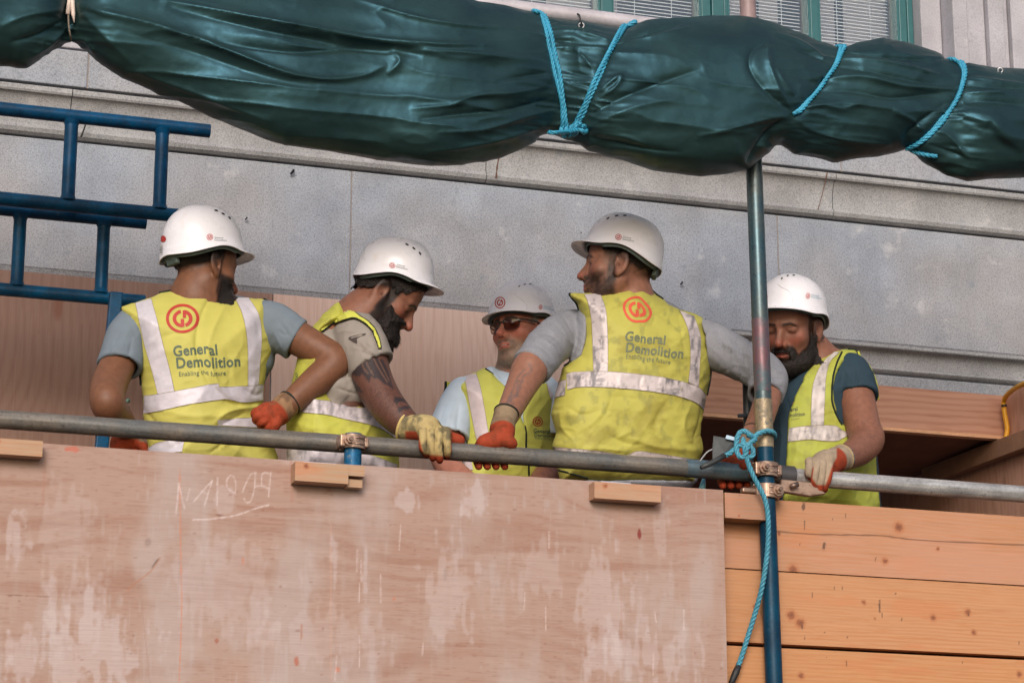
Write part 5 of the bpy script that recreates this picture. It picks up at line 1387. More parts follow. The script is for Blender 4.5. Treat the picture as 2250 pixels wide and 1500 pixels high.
    # the long beard
    bp = Puff([(846, 668), (860, 658), (868, 664), (872, 680), (882, 694), (888, 703), (893, 711), (880, 714), (876, 728), (877, 745), (873, 757), (864, 762), (860, 770), (845, 773), (838, 762), (833, 745), (823, 728), (822, 708), (834, 688)], 6.575, .092, .045, smooth=True, round_=2)
    F = mkfield([bp], h=.0024, pad=.02); bp.into(F, 0)
    Vb, Qb = F.mesh(); Nb = vnormals(Vb, Qb); Vb = Vb+Nb*(.0045*fbm(Vb[:, 0]*110, Vb[:, 1]*110, Vb[:, 2]*60, 4, 4)+.002*noise(Vb[:, 0]*420, Vb[:, 1]*420, Vb[:, 2]*160, 3))[:, None]
    bo = mk("beard", Vb, Qb, M_HAIRD, o, smooth=True)
    Nb = vnormals(Vb, Qb); k = rng.choice(len(Vb), 5200); tufts("beard_hairs", Vb[k], Nb[k], np.tile(-CU*.9+CR*.25, (len(k), 1)), .011, .0011, M_HAIRD, bo)
    # armpit and sleeve of the beige shirt
    tors = Puff(z0([(385, 560), (450, 545), (530, 600), (600, 720), (620, 820), (600, 960), (560, 1080), (600, 1200), (640, 1500), (120, 1500), (110, 1200), (150, 900), (230, 640)]), 6.60, .115, .14)
    sl = [J(787, 742, 6.515, .070), J(800, 768, 6.49, .068), J(812, 796, 6.475, .064), J(818, 806, 6.47, .063)]
    slv = sl
    F = mkfield([tors], sl, h=.0034); tors.into(F, 0); sleeve(F, sl, n=6)
    F.cone(P(742, 850, 6.50), P(790, 868, 6.505), .030, .022, .03)
    hole = z0([(430, 680), (470, 665), (525, 655), (520, 662), (480, 680), (478, 710), (455, 700)])
    folds = [(z0([(480, 690), (540, 740), (600, 800)]), 5, .006), (z0([(470, 720), (520, 760), (590, 790)]), 5, -.006), (z0([(560, 640), (590, 720), (620, 790)]), 5, -.004), (z0([(360, 650), (420, 640), (500, 650)]), 5, .004), (z0([(440, 730), (500, 745), (560, 775)]), 4, .004), (z0([(360, 960), (430, 985), (495, 1000)]), 4, -.005)]
    gob = garment("t_shirt", F, cloth("beige_cotton", (144, 136, 129), heather=.05, scale=12), o, post=lambda V, N: wrinkle(folds_noise(V, N, .0035, 50, 12, 1, .5, .7), N, folds+rnd_folds(np.array([pix(q[:3]) for q in sl]+[pix(q[:3]) for q in slv])+np.array([0, 0]), 10, 3, 0.8, 18, 3, .0025, .6), 1))
    Ss = Surf(gob[1], gob[2]); hp = spline(hole, 4, closed=True); print_on("dark_tear", Ss, (hp, [tuple(range(len(hp)))]), (0, 0), 1, 1, 0, mat=mottled("shirt_tear", s2l((62, 50, 48)), .8, .1), parent=gob[0], off=.0022)
    # vest: over the near shoulder and round the trunk below the arm
    pf = Puff(z0([(230, 612), (290, 545), (370, 483), (400, 500), (480, 570), (420, 590), (330, 620), (285, 645), (300, 720), (330, 800), (345, 950), (375, 995), (450, 1015), (510, 1000), (540, 1040), (575, 1075), (690, 1205), (705, 1300), (706, 1400), (715, 1520), (70, 1520), (82, 1360), (84, 1170), (110, 950), (135, 820), (165, 750), (190, 680)]), 6.585, .135, .13, smooth=False, Tb=.14, ft=lambda px, py: 1-.10*sstep(760, 700, py))
    folds = [([(650, 930), (700, 950), (760, 960)], 10, .006), ([(760, 940), (770, 980), (800, 1000)], 10, -.006), ([(820, 920), (800, 960), (780, 1000)], 8, .006), ([(700, 900), (690, 930), (700, 990)], 8, .005), ([(840, 955), (820, 975), (800, 1000)], 6, -.006), ([(720, 880), (716, 897), (722, 912)], 3, .005), ([(752, 884), (748, 903), (755, 920)], 3, -.005), ([(795, 898), (792, 915), (798, 930)], 3, .005)]
    strips = [([*zip(z0([(165, 1015), (250, 1030), (360, 1045), (470, 1075), (560, 1080), (640, 1140), (690, 1200)]), z0([(150, 1100), (300, 1115), (380, 1135), (450, 1150), (540, 1170), (620, 1200), (692, 1248)]))],),
              ([*zip(z0([(82, 1300), (250, 1310), (420, 1325), (560, 1345), (706, 1400)]), z0([(80, 1385), (250, 1400), (420, 1415), (560, 1420), (700, 1425)]))],)]
    edges = [z0([(335, 925), (350, 965), (400, 1000), (450, 1014), (505, 998)])]
    vo, S = vest(o, pf, folds, (178, 178, 76), strips, edges, 61, dirt=.5, noise_amp=.005, tapecol=(196, 186, 190))
    # the shoulder strap of the vest lies over the sleeve
    A = z0([(228, 618), (300, 545), (370, 483), (420, 515), (480, 560), (540, 605), (585, 665), (610, 742)]); B = z0([(285, 650), (340, 612), (420, 582), (460, 574), (500, 590), (540, 622), (575, 670), (603, 745)])
    st2 = Surf(np.vstack([gob[1], V[:0]]), gob[2])
    v, f = strip_on(st2, [*zip(A, B)], .006); c = np.tile(np.array(s2l((196, 196, 84))), (len(v), 1)); sp = mk("shoulder_strap", v, f, M_VEST, vo, c); md = sp.modifiers.new('t', 'SOLIDIFY'); md.thickness = .004
    A2 = z0([(250, 618), (300, 575), (370, 533), (428, 532)]); B2 = z0([(268, 640), (315, 600), (380, 562), (440, 545)])
    v, f = strip_on(st2, [*zip(A2, B2)], .0082); mk("reflective_strip", v, f, M_TAPE2, vo, np.tile(np.array(s2l((150, 158, 164))), (len(v), 1)))
    for e in (B, z0([(370, 483), (420, 513), (480, 556), (545, 602), (588, 662), (612, 744)])):
        pts = np.array([st2.hit(x_, y_, .007) for x_, y_ in spline(e, 6)]); MB().tube(spline(relax_line(pts), 2), .0022, 8).ob("binding", M_EDGE, vo, smooth=True)
    fit_text("D", S, vo, (651, 829), (656, 828), 1.9, mat=M_INK); fit_text("E", S, vo, (649, 838), (653, 838), 1.3, mat=M_INK)
    trousers(o, legs, J(750, 1090, 6.66, .15), 1)
    bk = -CF*.75+CU*.6; bk /= np.linalg.norm(bk)
    def oc(V):
        px, py = to_px(V[:, 0], V[:, 1], V[:, 2])
        left = sstep(3, -3, px-np.interp(py, [940, 950, 965, 985, 1000, 1020], [905, 916, 922, 927, 932, 940]))*sstep(944, 950, py)
        tips = sstep(994, 1002, py-.08*(px-935)); thumb = sstep(988, 994, px)
        return np.maximum(np.maximum(left, tips), thumb)
    glove(o, palm, fin, th, cuff, bk, 71, knit=(176, 156, 108), dirt=(100, 92, 70), dirt_amt=.9, thr=-.32, trim=M_TRIMY, ocut=oc, odirt=.4, h=.002)
    glove(o, palm2, fin2, th2, [J(808, 970, 6.6, .03), J(806, 955, 6.63, .03), J(805, 945, 6.64, .03)], CU, 72, thr=.5)
man2()
# ------------------------------------------------------------------ man 3: older, sunglasses, facing us behind the others
def man3():
    Y3 = 7.0
    hd = Head(1146, 728, Y3, -37, 2, -2, sc=.98, nose=1.0)
    armL = [J(1014, 874, Y3+.01, .038), J(985, 930, Y3-.02, .042), J(975, 990, Y3-.05, .040), J(990, 1030, Y3-.14, .036), J(1030, 1060, Y3-.22, .028)]
    armR = [J(1200, 875, Y3, .046), J(1215, 930, Y3+.02, .042), J(1215, 1000, Y3, .038), J(1195, 1050, Y3-.1, .034), J(1160, 1080, Y3-.2, .028)]
    torso = [[J(1115, 885, Y3+.02, .06), J(1110, 940, Y3+.02, .075), J(1120, 1040, Y3+.02, .075)], [J(1036, 876, Y3+.02, .030), J(1112, 862, Y3+.02, .042), J(1182, 876, Y3, .038)]]
    legs = legs_for(1120, Y3+.03)
    neck = [J(1145, 765, Y3+.025, .046), J(1140, 800, Y3+.03, .048), J(1130, 830, Y3+.03, .052)]
    hands = [([J(1030, 1060, Y3-.22, .025), J(1048, 1072, Y3-.24, .026)], [[J(1056+i*2, 1066+i*8, Y3-.25, .0095), J(1082+i*2, 1076+i*8, Y3-.26, .008)] for i in range(4)], [J(1042, 1056, Y3-.24, .011), J(1062, 1054, Y3-.26, .009)]),
             ([J(1160, 1080, Y3-.2, .025), J(1142, 1090, Y3-.22, .026)], [[J(1134-i*2, 1084+i*8, Y3-.23, .0095), J(1110-i*2, 1092+i*8, Y3-.24, .008)] for i in range(4)], [J(1146, 1074, Y3-.22, .011), J(1128, 1070, Y3-.24, .009)])]
    def colfn(V, L, C):
        x, y, z = np.abs(L[:, 0]), L[:, 1], L[:, 2]; hm = np.linalg.norm(L*[1, 1, .9], axis=1) < .16
        nz = fbm(L[:, 0]*90, L[:, 1]*90, L[:, 2]*90, 5, 3)
        jw = sstep(.010, .035, y)*sstep(-.040, -.066, z-.25*(y-.06))*sstep(-.14, -.125, z)
        lips = sstep(.023, .018, x)*sstep(.012, .008, np.abs(z+.0635))*sstep(.085, .09, y)
        mo = sstep(.034, .026, x)*sstep(-.043, -.048, z)*sstep(-.060, -.055, z)*sstep(.07, .08, y)
        gt = sstep(.014, .009, x)*sstep(-.076, -.080, z)*sstep(-.098, -.09, z)*sstep(.07, .08, y)
        C = lerp(C, np.array(s2l((128, 114, 100))), np.clip(jw*(1-lips)*(.9+.5*nz), 0, 1)*.85*hm)
        C = lerp(C, np.array(s2l((84, 66, 58))), np.clip(np.maximum(mo, gt*.6)*(1-lips)*(.8+.6*nz), 0, 1)*.7*hm)
        C = lerp(C, np.array(s2l((140, 122, 110))), sstep(.02, .01, np.abs(y-.03))*sstep(.0, .02, z)*sstep(.05, .06, x)*.6*hm)
        te = sstep(.0022, .0010, np.abs(z+.0626))*sstep(.014, .011, x)*sstep(.085, .09, y); C = lerp(C, np.array(s2l((214, 200, 190))), te*.5*hm)
        return C
    o, V, Q, L = body(hd, [armL, armR], hands, torso, legs, (166, 110, 92), "older man facing the street in dark glasses with a grey goatee", colfn, neck=neck)
    h, hs = helmet(hd, o, tilt=4, lift=.004, top=.152, wx=.097, wf=.100, wb=.112)
    helmet_print(hs, h, (1099, 665), 13, 12, rx=11.5)
    helmet_print(hs, h, (1187.5, 675), 5.6, 8, (1194, 674), tsz=4.4, tang=10, grey=M_HPB, rx=4.2)
    for c in ((1141, 629, -45), (1153, 625, -30), (1165, 624, -15)): slot(hs, h, c[0], c[1], 3.0, 1.2, c[2])
    q = spline([(1130, 643), (1137, 652), (1150, 660), (1157, 672), (1158, 688)], 8); MB().tube([hs.hit(a, b, .0004) for a, b in q], .0014, 6).ob("raised_ridge", M_HEL, h, smooth=True)
    # glasses
    G = hd.wld; fr = MB(); ln = MB()
    def lens(sg):
        P2 = [(.008, .013), (.030, .015), (.056, .012), (.057, .000), (.050, -.016), (.030, -.021), (.014, -.017), (.009, -.003)]
        pts = [np.array([sg*a, .103-.45*max(a-.02, 0)*1.0-.2*max(a-.045, 0), b+.002]) for a, b in P2]; q = spline(pts, 4, closed=True); return q
    root = MB()
    for sg in (-1, 1):
        q = lens(sg); root.tube(G(np.vstack([q, q[:1]])), .0010, 6, cap=False)
        top = q[[i for i in range(len(q)) if q[i, 2] > .010]]; top = top[np.argsort(np.abs(top[:, 0]))]
        root.tube(G(top), .0017, 6)
        root.tube(G(np.array([(sg*.056, .083, .012), (sg*.068, .070, .012), (sg*.078, .02, .010), (sg*.080, -.01, .004)])), .0024, 6)
    root.tube(G(np.array([(-.009, .104, .008), (0, .107, .009), (.009, .104, .008)])), .002, 6)
    gl = root.ob("sunglasses", M_BLK, o, smooth=True)
    ML = glass("tinted_lens", (.42, .30, .25), .07, .05)
    for sg in (-1, 1):
        q = G(lens(sg)); c = q.mean(0); v = np.vstack([q, c]); n = len(q); mk("lens", v, [(i, (i+1) % n, n) for i in range(n)], ML, gl, smooth=True)
    # hair at the temples
    x, y, z = np.abs(L[:, 0]), L[:, 1], L[:, 2]; hm = np.linalg.norm(L, axis=1) < .16
    m = (hm & (z+.008*fbm(L[:, 0]*90, L[:, 1]*90, L[:, 2]*90, 6, 3) > np.interp(y, [-.1, -.03, .0, .03, .05], [-.03, -.0, .01, .015, .06])) & (y < .042) & ~((x > .073) & (y > -.04) & (y < .03) & (z < .03))).astype(float)
    shell("hair", V, Q, m, np.full(len(V), .0025), M_HAIRG, o, 3)
    kk = np.nonzero(hm & (y > .03) & (z < -.085) & (z > -.128))[0]; kk = rng.choice(kk, 1800); N = vnormals(V, Q)[kk]
    tufts("goatee", V[kk], N, np.tile(-CU, (len(kk), 1)), .006, .0009, M_HAIRG, o)
    z0 = lambda a: [(x/3.19+930, y/3.19+590) for x, y in a]
    tors = Puff([(1012, 845), (1050, 826), (1068, 810), (1082, 806), (1100, 815), (1140, 812), (1165, 815), (1200, 838), (1218, 870), (1212, 960), (1225, 1075), (1030, 1075), (1028, 960), (1015, 880)], Y3+.01, .10, .13)
    sl = [J(1018, 866, Y3, .052), J(1000, 900, Y3-.005, .056), J(990, 935, Y3-.02, .058), J(986, 962, Y3-.03, .060)]
    sr = [J(1188, 862, Y3, .056), J(1208, 890, Y3, .054), J(1216, 940, Y3, .056), J(1217, 960, Y3, .056)]
    slv = sl+sr
    F = mkfield([tors], sl+sr); tors.into(F, 0); sleeve(F, sl); sleeve(F, sr)
    folds = [([(1000, 880), (985, 920), (975, 960)], 6, .005), ([(1010, 890), (1005, 930), (1010, 965)], 5, -.005), ([(990, 870), (975, 900), (962, 940)], 5, -.003), ([(1080, 815), (1100, 840), (1120, 870)], 5, .004)]
    garment("t_shirt", F, cloth("pale_blue_cotton", (190, 206, 222), heather=.02), o, post=lambda V, N: wrinkle(folds_noise(V, N, .003, 50, 12, 1, .5, 1.2), N, folds+rnd_folds(np.array([pix(q[:3]) for q in sl]+[pix(q[:3]) for q in slv])+np.array([0, 0]), 10, 3, 1.3, 18, 3, .0025, .6), 1))
    pf = Over(tors, [(980, 838), (1019, 827), (1047, 819), (1066, 809), (1076, 818), (1109, 850), (1128, 885), (1143, 915), (1156, 947), (1150, 915), (1160, 880), (1170, 845), (1182, 830), (1196, 831), (1214, 845), (1217, 866), (1214, 925), (1226, 957), (1216, 988), (1232, 1020), (1243, 1051), (1248, 1085), (1012, 1085), (1018, 1030), (1028, 990), (1027, 975), (1024, 915), (1018, 898), (996, 878), (984, 860)], .012)
    strips = [([*zip(z0([(285, 755), (310, 860), (335, 1000), (370, 1175), (400, 1300)]), z0([(372, 735), (400, 830), (430, 980), (455, 1130), (490, 1300)]))],),
              ([*zip([(1200, 832), (1202, 850), (1207, 870)], [(1222, 838), (1224, 858), (1217, 888)])], False), ([*zip([(1008, 1006), (1022, 1008), (1036, 1010)], [(1008, 1034), (1022, 1034), (1040, 1032)])], False)]
    folds = [([(1100, 870), (1110, 930), (1100, 990)], 12, .004), ([(1180, 900), (1190, 960), (1180, 1010)], 10, .004), ([(1170, 1000), (1190, 1030), (1230, 1040)], 8, -.004)]
    edges = [z0([(437, 703), (500, 750), (570, 825), (640, 940), (690, 1040), (720, 1140), (720, 1260), (738, 1370), (740, 1450)]), ('rim', z0([(155, 792), (172, 850), (215, 925), (290, 1000)])), z0([(290, 998), (300, 1100), (312, 1240)])]
    vo, S = vest(o, pf, folds, (196, 196, 94), strips, edges, 81, noise_amp=.003, tapecol=(206, 192, 196))
    # back panel edge of the armhole showing beyond the sleeve
    e = z0([(158, 792), (152, 860), (118, 940), (98, 1010), (98, 1045)]); pts = [P(x_, y_, Y3+.075) for x_, y_ in spline(e, 6)]; MB().tube(pts, .0042, 8).ob("binding", M_EDGE, vo, smooth=True)
    L_ = [P(x_, y_, Y3+.08) for x_, y_ in spline(e, 6)]; v = []; f = []
    for i, p in enumerate(L_): v += [p, p+CR*.055+np.array([0, .03, 0])]; f += [(2*i-2, 2*i-1, 2*i+1, 2*i)] if i else []
    mk("back_panel", v, f, M_VEST, vo, np.tile(np.array(s2l((180, 184, 66))), (len(v), 1))).modifiers.new('t', 'SOLIDIFY').thickness = .003
    print_on("emblem", S, LOGO, (1181, 926), 11, 11, 2, mat=M_RED, parent=vo)
    fit_text("General", S, vo, (1171, 950), (1208, 952.5), 1.15, bold=.02, mat=M_INKG); fit_text("Demolition", S, vo, (1173, 959), (1222, 962), 1.15, bold=.02, mat=M_INKG); fit_text("Enabling the future", S, vo, (1175, 964), (1213, 967), 1.3, bold=.004, mat=M_INKG)
    trousers(o, legs, J(1120, 1100, Y3+.02, .14), 1)
man3()
# ------------------------------------------------------------------ man 4: back turned, arms spread, looking left
def man4():
    hd = Head(1364, 588, 6.58, -94, -3, 0, sc=1.04, nose=.85, jaw=.88)
    armL = [J(1275, 722, 6.69, .038), J(1220, 755, 6.60, .040), J(1172, 800, 6.48, .046), J(1155, 830, 6.46, .0425), J(1128, 885, 6.41, .034), J(1106, 930, 6.35, .026)]
    armR = [J(1530, 750, 6.64, .040), J(1600, 775, 6.56, .046), J(1665, 815, 6.505, .040), J(1690, 850, 6.47, .036), J(1668, 930, 6.41, .034), J(1635, 990, 6.37, .026)]
    torso = [[J(1395, 720, 6.60, .085), J(1395, 820, 6.62, .095), J(1380, 940, 6.62, .09), J(1380, 1030, 6.63, .10)], [J(1310, 722, 6.66, .034), J(1390, 700, 6.61, .055), J(1505, 738, 6.64, .036)]]
    legs = legs_for(1380, 6.66)
    neck = [J(1382, 618, 6.60, .046), J(1386, 650, 6.60, .049), J(1390, 690, 6.60, .06)]
    palmL = [J(1108, 932, 6.34, .026), J(1106, 955, 6.305, .025), J(1090, 967, 6.298, .022), J(1062, 972, 6.298, .018)]
    finL = [[J(1056+i*17, 973, 6.318, .0115), J(1048+i*18, 985, 6.342, .011), J(1047+i*19, 1008, 6.342, .0108), J(1052+i*19, 1024, 6.318, .0105)] for i in range(4)]
    thL = [J(1108, 960, 6.290, .020), J(1118, 970, 6.285, .0165), J(1126, 975, 6.288, .013)]
    cuffL = [J(1102, 945, 6.34, .033), J(1108, 922, 6.355, .031), J(1113, 906, 6.365, .032)]
    palmR = [J(1637, 988, 6.37, .026), J(1622, 1008, 6.33, .027), J(1606, 1016, 6.31, .027)]
    finR = [[J(1592+i*17, 1020, 6.325, .0125), J(1586+i*17, 1030, 6.35, .012), J(1584+i*18, 1052, 6.35, .0115), J(1588+i*18, 1066, 6.325, .0105)] for i in range(4)]
    thR = [J(1640, 1008, 6.30, .015), J(1634, 1022, 6.275, .013)]
    cuffR = [J(1636, 990, 6.37, .032), J(1650, 965, 6.385, .031), J(1658, 950, 6.395, .031)]
    tat = [[(1163, 800), (1168, 815), (1150, 825), (1148, 838), (1139, 836), (1136, 850)], [(1147, 838), (1135, 858), (1139, 870), (1126, 868), (1122, 882), (1129, 888)], [(1124, 862), (1112, 888), (1118, 897), (1105, 898)], [(1152, 812), (1138, 828), (1130, 846)], [(1130, 850), (1120, 872), (1112, 902), (1104, 905)], [(1144, 850), (1134, 868), (1120, 880)]]
    st4 = [None]
    def colfn(V, L, C):
        x, y, z = np.abs(L[:, 0]), L[:, 1], L[:, 2]; hm = np.linalg.norm(L*[1, 1, .9], axis=1) < .16
        nz = fbm(L[:, 0]*80, L[:, 1]*80, L[:, 2]*80, 5, 3)
        hz = np.interp(y, [-.2, -.09, -.05, -.02, .01, .045, .055, .2], [-.045, -.045, -.040, -.025, .005, .012, .05, .09])
        C = lerp(C, np.array(s2l((50, 38, 33))), np.clip((z-hz)/.030+.35*nz, 0, 1)*.88*hm*(z < .1))
        tm = sstep(.062, .030, y+.25*nz*.05)*sstep(-.012, .022, z)*sstep(-.01, .0, y); sb = sstep(.017, .007, np.abs(y-.022))*sstep(-.075, -.05, z)*sstep(.03, .01, z)
        C = lerp(C, np.array(s2l((34, 25, 22))), np.clip(np.maximum(tm, sb)*(.85+.4*nz), 0, 1)*sstep(.045, .055, x)*.88*hm)
        jw = sstep(.000, .022, y)*sstep(-.012, -.050, z-.12*(y-.05))*sstep(-.13, -.115, z)
        mo = sstep(.032, .022, x)*sstep(-.044, -.049, z)*sstep(-.062, -.056, z)*sstep(.07, .08, y)
        lips = sstep(.022, .018, x)*sstep(.012, .008, np.abs(z+.0635))*sstep(.085, .09, y)
        st = np.clip(np.maximum(jw, mo)*(1-lips)*(.85+.45*nz), 0, 1)
        C = lerp(C, np.array(s2l((36, 26, 23))), st*.93*hm); st4[0] = st*hm
        px, py = to_px(V[:, 0], V[:, 1], V[:, 2]); am = (px < 1200) & (py > 790)
        for t_ in tat:
            d = seg_d(px, py, spline(t_, 5)); C = lerp(C, np.array(s2l((96, 84, 82))), sstep(2.6, .8, d)*.7*am)
        return C
    o, V, Q, L = body(hd, [armL, armR], [(palmL, finL, thL), (palmR, finR, thR)], torso, legs, (142, 98, 80),
                      "tall man with his back turned and arms spread on the rail, short-stubbled face in profile to the left", colfn, neck=neck, h0=.0042)
    o['label'] = "man with arms spread on the rail, back turned, grubby vest, stubbled face in profile"
    x, y, z = np.abs(L[:, 0]), L[:, 1], L[:, 2]; hm = np.linalg.norm(L, axis=1) < .16
    n = .012*fbm(L[:, 0]*90, L[:, 1]*90, L[:, 2]*90, 6, 3)
    hz = np.interp(y, [-.2, -.09, -.05, -.02, .01, .045, .06, .2], [-.020, -.018, -.012, .0, .022, .028, .06, .09])
    m = (hm & hatline(L, 15) & (z+n > hz) & (y < .058) & ~((x > .073) & (y > -.04) & (y < .03) & (z < .03))).astype(float)
    shell("hair", V, Q, m, np.full(len(V), .0025), M_HAIRB, o, 3)
    kk = np.nonzero(st4[0] > .55)[0]; kk = rng.choice(kk, 3200); Nk = vnormals(V, Q)[kk]; tufts('stubble', V[kk]+Nk*.0015, Nk, np.tile(-CU*.8+CR*.2, (len(kk), 1)), .0042, .0007, M_HAIRB, o)
    h, hs = helmet(hd, o, tilt=15, lift=.002, top=.152, wb=.114)
    helmet_print(hs, h, (1359, 521), 7, 8, (1368, 522), tsz=5.0, tang=10)
    for c in ((1336, 480, -35), (1355, 474.5, -15), (1373, 474, 0)): slot(hs, h, c[0], c[1], 4.4, 1.6, c[2])
    z0 = lambda a: [(x/2.343+1100, y/2.343+440) for x, y in a]
    # long sleeved shirt pushed up to the elbows
    tors = Puff([(1290, 660), (1400, 640), (1530, 700), (1552, 760), (1545, 850), (1525, 950), (1515, 1075), (1260, 1075), (1245, 950), (1250, 850), (1255, 760), (1270, 690)], 6.60, .105, .15)
    sl = [J(1290, 718, 6.69, .048), J(1244, 730, 6.65, .060), J(1203, 762, 6.56, .061), J(1178, 795, 6.49, .056), J(1167, 808, 6.48, .055)]
    sr = [J(1520, 745, 6.60, .062), J(1560, 757, 6.58, .066), J(1620, 786, 6.54, .060), J(1668, 812, 6.505, .057), J(1688, 835, 6.49, .055), J(1682, 868, 6.462, .051)]
    pf = Puff([(1320, 647), (1350, 640), (1382, 630), (1416, 628), (1441, 650), (1470, 668), (1493, 681), (1527, 692), (1547, 703), (1556, 739), (1561, 777), (1559, 820), (1552, 867), (1547, 901), (1541, 930), (1540, 955), (1545, 988), (1536, 1012), (1528, 1062), (1232, 1062), (1224, 1000), (1215, 978), (1224, 952), (1212, 910), (1219, 871), (1228, 837), (1236, 808), (1248, 800), (1271, 777), (1281, 739), (1281, 700), (1271, 666), (1251, 645), (1283, 646)],
              6.59, .130, .16, smooth=False, Tb=.13)
    slv = sl+sr
    F = mkfield([tors], sl+sr, h=.0034); tors.into(F, 0); sleeve(F, sl, n=6); sleeve(F, sr, n=6)
    carve(F, pf, .008)
    folds = [([(1150, 765), (1180, 775), (1212, 805)], 4, .006), ([(1143, 776), (1172, 787), (1204, 815)], 3.5, -.006), ([(1158, 752), (1190, 762), (1222, 795)], 4, -.005), ([(1168, 742), (1200, 750), (1232, 782)], 5, .005), ([(1180, 728), (1215, 738), (1240, 762)], 4, -.004),
             ([(1200, 700), (1230, 715), (1250, 750)], 5, .003), ([(1225, 680), (1245, 705), (1262, 740)], 5, -.003), ([(1136, 784), (1165, 795), (1196, 822)], 3, .005),
             ([(1595, 735), (1610, 775), (1600, 825)], 5, .006), ([(1575, 725), (1588, 765), (1578, 815)], 5, -.005), ([(1615, 745), (1632, 785), (1622, 845)], 4, -.006), ([(1640, 760), (1650, 800), (1645, 850)], 5, .005), ([(1690, 800), (1705, 815), (1720, 818)], 3.5, .005), ([(1688, 812), (1702, 828), (1720, 833)], 3.5, -.005), ([(1686, 826), (1700, 842), (1718, 846)], 3.5, .005), ([(1684, 840), (1698, 854), (1716, 858)], 3, -.004), ([(1570, 745), (1620, 770), (1670, 790)], 6, .004)]
    garment("t_shirt", F, cloth("heather_grey_jersey", (134, 135, 142), heather=.2, scale=30), o, post=lambda V, N: wrinkle(folds_noise(V, N, .003, 40, 12, 1, .35, -.9), N, folds+rnd_folds(np.array([pix(q[:3]) for q in sl]+[pix(q[:3]) for q in slv])+np.array([0, 0]), 10, 3, -0.9, 18, 3, .0025, .6), 1))
    folds = [([(1340, 880), (1300, 930), (1250, 960)], 12, .006), ([(1480, 860), (1440, 930), (1460, 990)], 14, -.005), ([(1520, 880), (1500, 940), (1540, 1000)], 12, .007), ([(1260, 1000), (1300, 985), (1380, 990)], 8, .007), ([(1380, 960), (1440, 980), (1530, 990)], 10, .008), ([(1330, 950), (1380, 975), (1420, 975)], 9, -.006),
             ([(1240, 890), (1280, 910), (1330, 900)], 10, -.005), ([(1300, 660), (1320, 700), (1330, 760)], 10, .003), ([(1490, 690), (1500, 740), (1510, 800)], 9, -.004), ([(1366, 820), (1362, 838), (1366, 858)], 3, .004), ([(1412, 822), (1406, 842), (1412, 862)], 3, -.005), ([(1500, 836), (1494, 855), (1500, 872)], 3, .005), ([(1455, 826), (1450, 848), (1455, 866)], 3, .004), ([(1425, 665), (1440, 690), (1430, 720)], 6, -.003), ([(1545, 880), (1538, 930), (1520, 970)], 7, -.006), ([(1230, 900), (1238, 940), (1265, 975)], 8, .006)]
    strips = [([*zip(z0([(430, 487), (455, 540), (470, 620), (475, 740), (478, 882)]), z0([(512, 480), (540, 560), (550, 650), (553, 760), (552, 888)]))],),
              ([*zip(z0([(920, 568), (955, 640), (972, 720), (975, 830), (965, 935)]), z0([(995, 598), (1025, 690), (1028, 760), (1022, 860), (1018, 960)]))],),
              ([*zip(z0([(340, 892), (400, 884), (560, 882), (760, 900), (900, 925), (1010, 958), (1056, 1000)]), z0([(345, 975), (410, 962), (560, 964), (740, 980), (900, 1005), (1000, 1040), (1045, 1078)]))],),
              ([*zip(z0([(298, 935), (318, 928), (340, 924)]), z0([(278, 1018), (305, 1010), (332, 1004)]))], False),
              ([*zip(z0([(272, 1268), (400, 1280), (520, 1290), (640, 1310), (700, 1290), (800, 1300), (950, 1325), (1022, 1332)]), z0([(272, 1320), (400, 1330), (520, 1345), (640, 1360), (700, 1345), (800, 1355), (950, 1380), (1022, 1390)]))],)]
    edges = [('rim', z0([(640, 452), (680, 441), (740, 438), (800, 490), (830, 520)])), ('rim', z0([(300, 500), (355, 480), (395, 525), (425, 610), (427, 700), (404, 790), (370, 840), (335, 868)])), ('rim', z0([(1045, 615), (1070, 700), (1078, 790), (1074, 890), (1056, 1000)])), z0([(300, 1388), (380, 1410), (450, 1430)])]
    vo, S = vest(o, pf, folds, (180, 174, 84), strips, edges, 41, dirt=.75, noise_amp=.0032, tapecol=(202, 190, 190), dirtcol=(152, 142, 64))
    def wpl(V2):
        V2 = V2.copy(); s_ = sstep(1404, 1422, V2[:, 0]); V2[:, 1] += s_*5-1; V2[:, 0] += 2*np.sin(V2[:, 1]/9); return V2
    print_on("emblem", S, LOGO, (1399.5, 681), 31, 29, 6, mat=M_REDF, parent=vo, warp=wpl)
    def wp(V2):
        V2 = V2.copy(); V2[:, 1] += 1.2*np.sin(V2[:, 0]/8); return V2
    fit_text("General", S, vo, (1372, 748), (1461, 757.5), 1.1, bold=.028, warp=wp, mat=M_INKF)
    fit_text("Demolition", S, vo, (1373, 772), (1500, 788), 1.1, bold=.028, warp=wp, mat=M_INKF)
    fit_text("Enabling the future", S, vo, (1374, 787), (1472, 800), 1.25, bold=.004, warp=wp, mat=M_INKF)
    trousers(o, legs, J(1380, 1090, 6.66, .15), 1)
    glove(o, palmL, finL, thL, cuffL, -CF*.2+CU*1.0+np.array([0, .5, 0]), 51, knit=(140, 120, 96), dirt=(112, 92, 74), thr=1.5, odirt=.7, dirt_amt=.6)
    glove(o, palmR, finR, thR, cuffR, CU, 52, knit=(120, 100, 80), thr=1.5, odirt=.75)
M_INKF = mottled("faded_print", s2l((112, 118, 92)), .8, .15, 60); M_REDF = mottled("faded_red_print", s2l((208, 84, 62)), .7, .1)
man4()
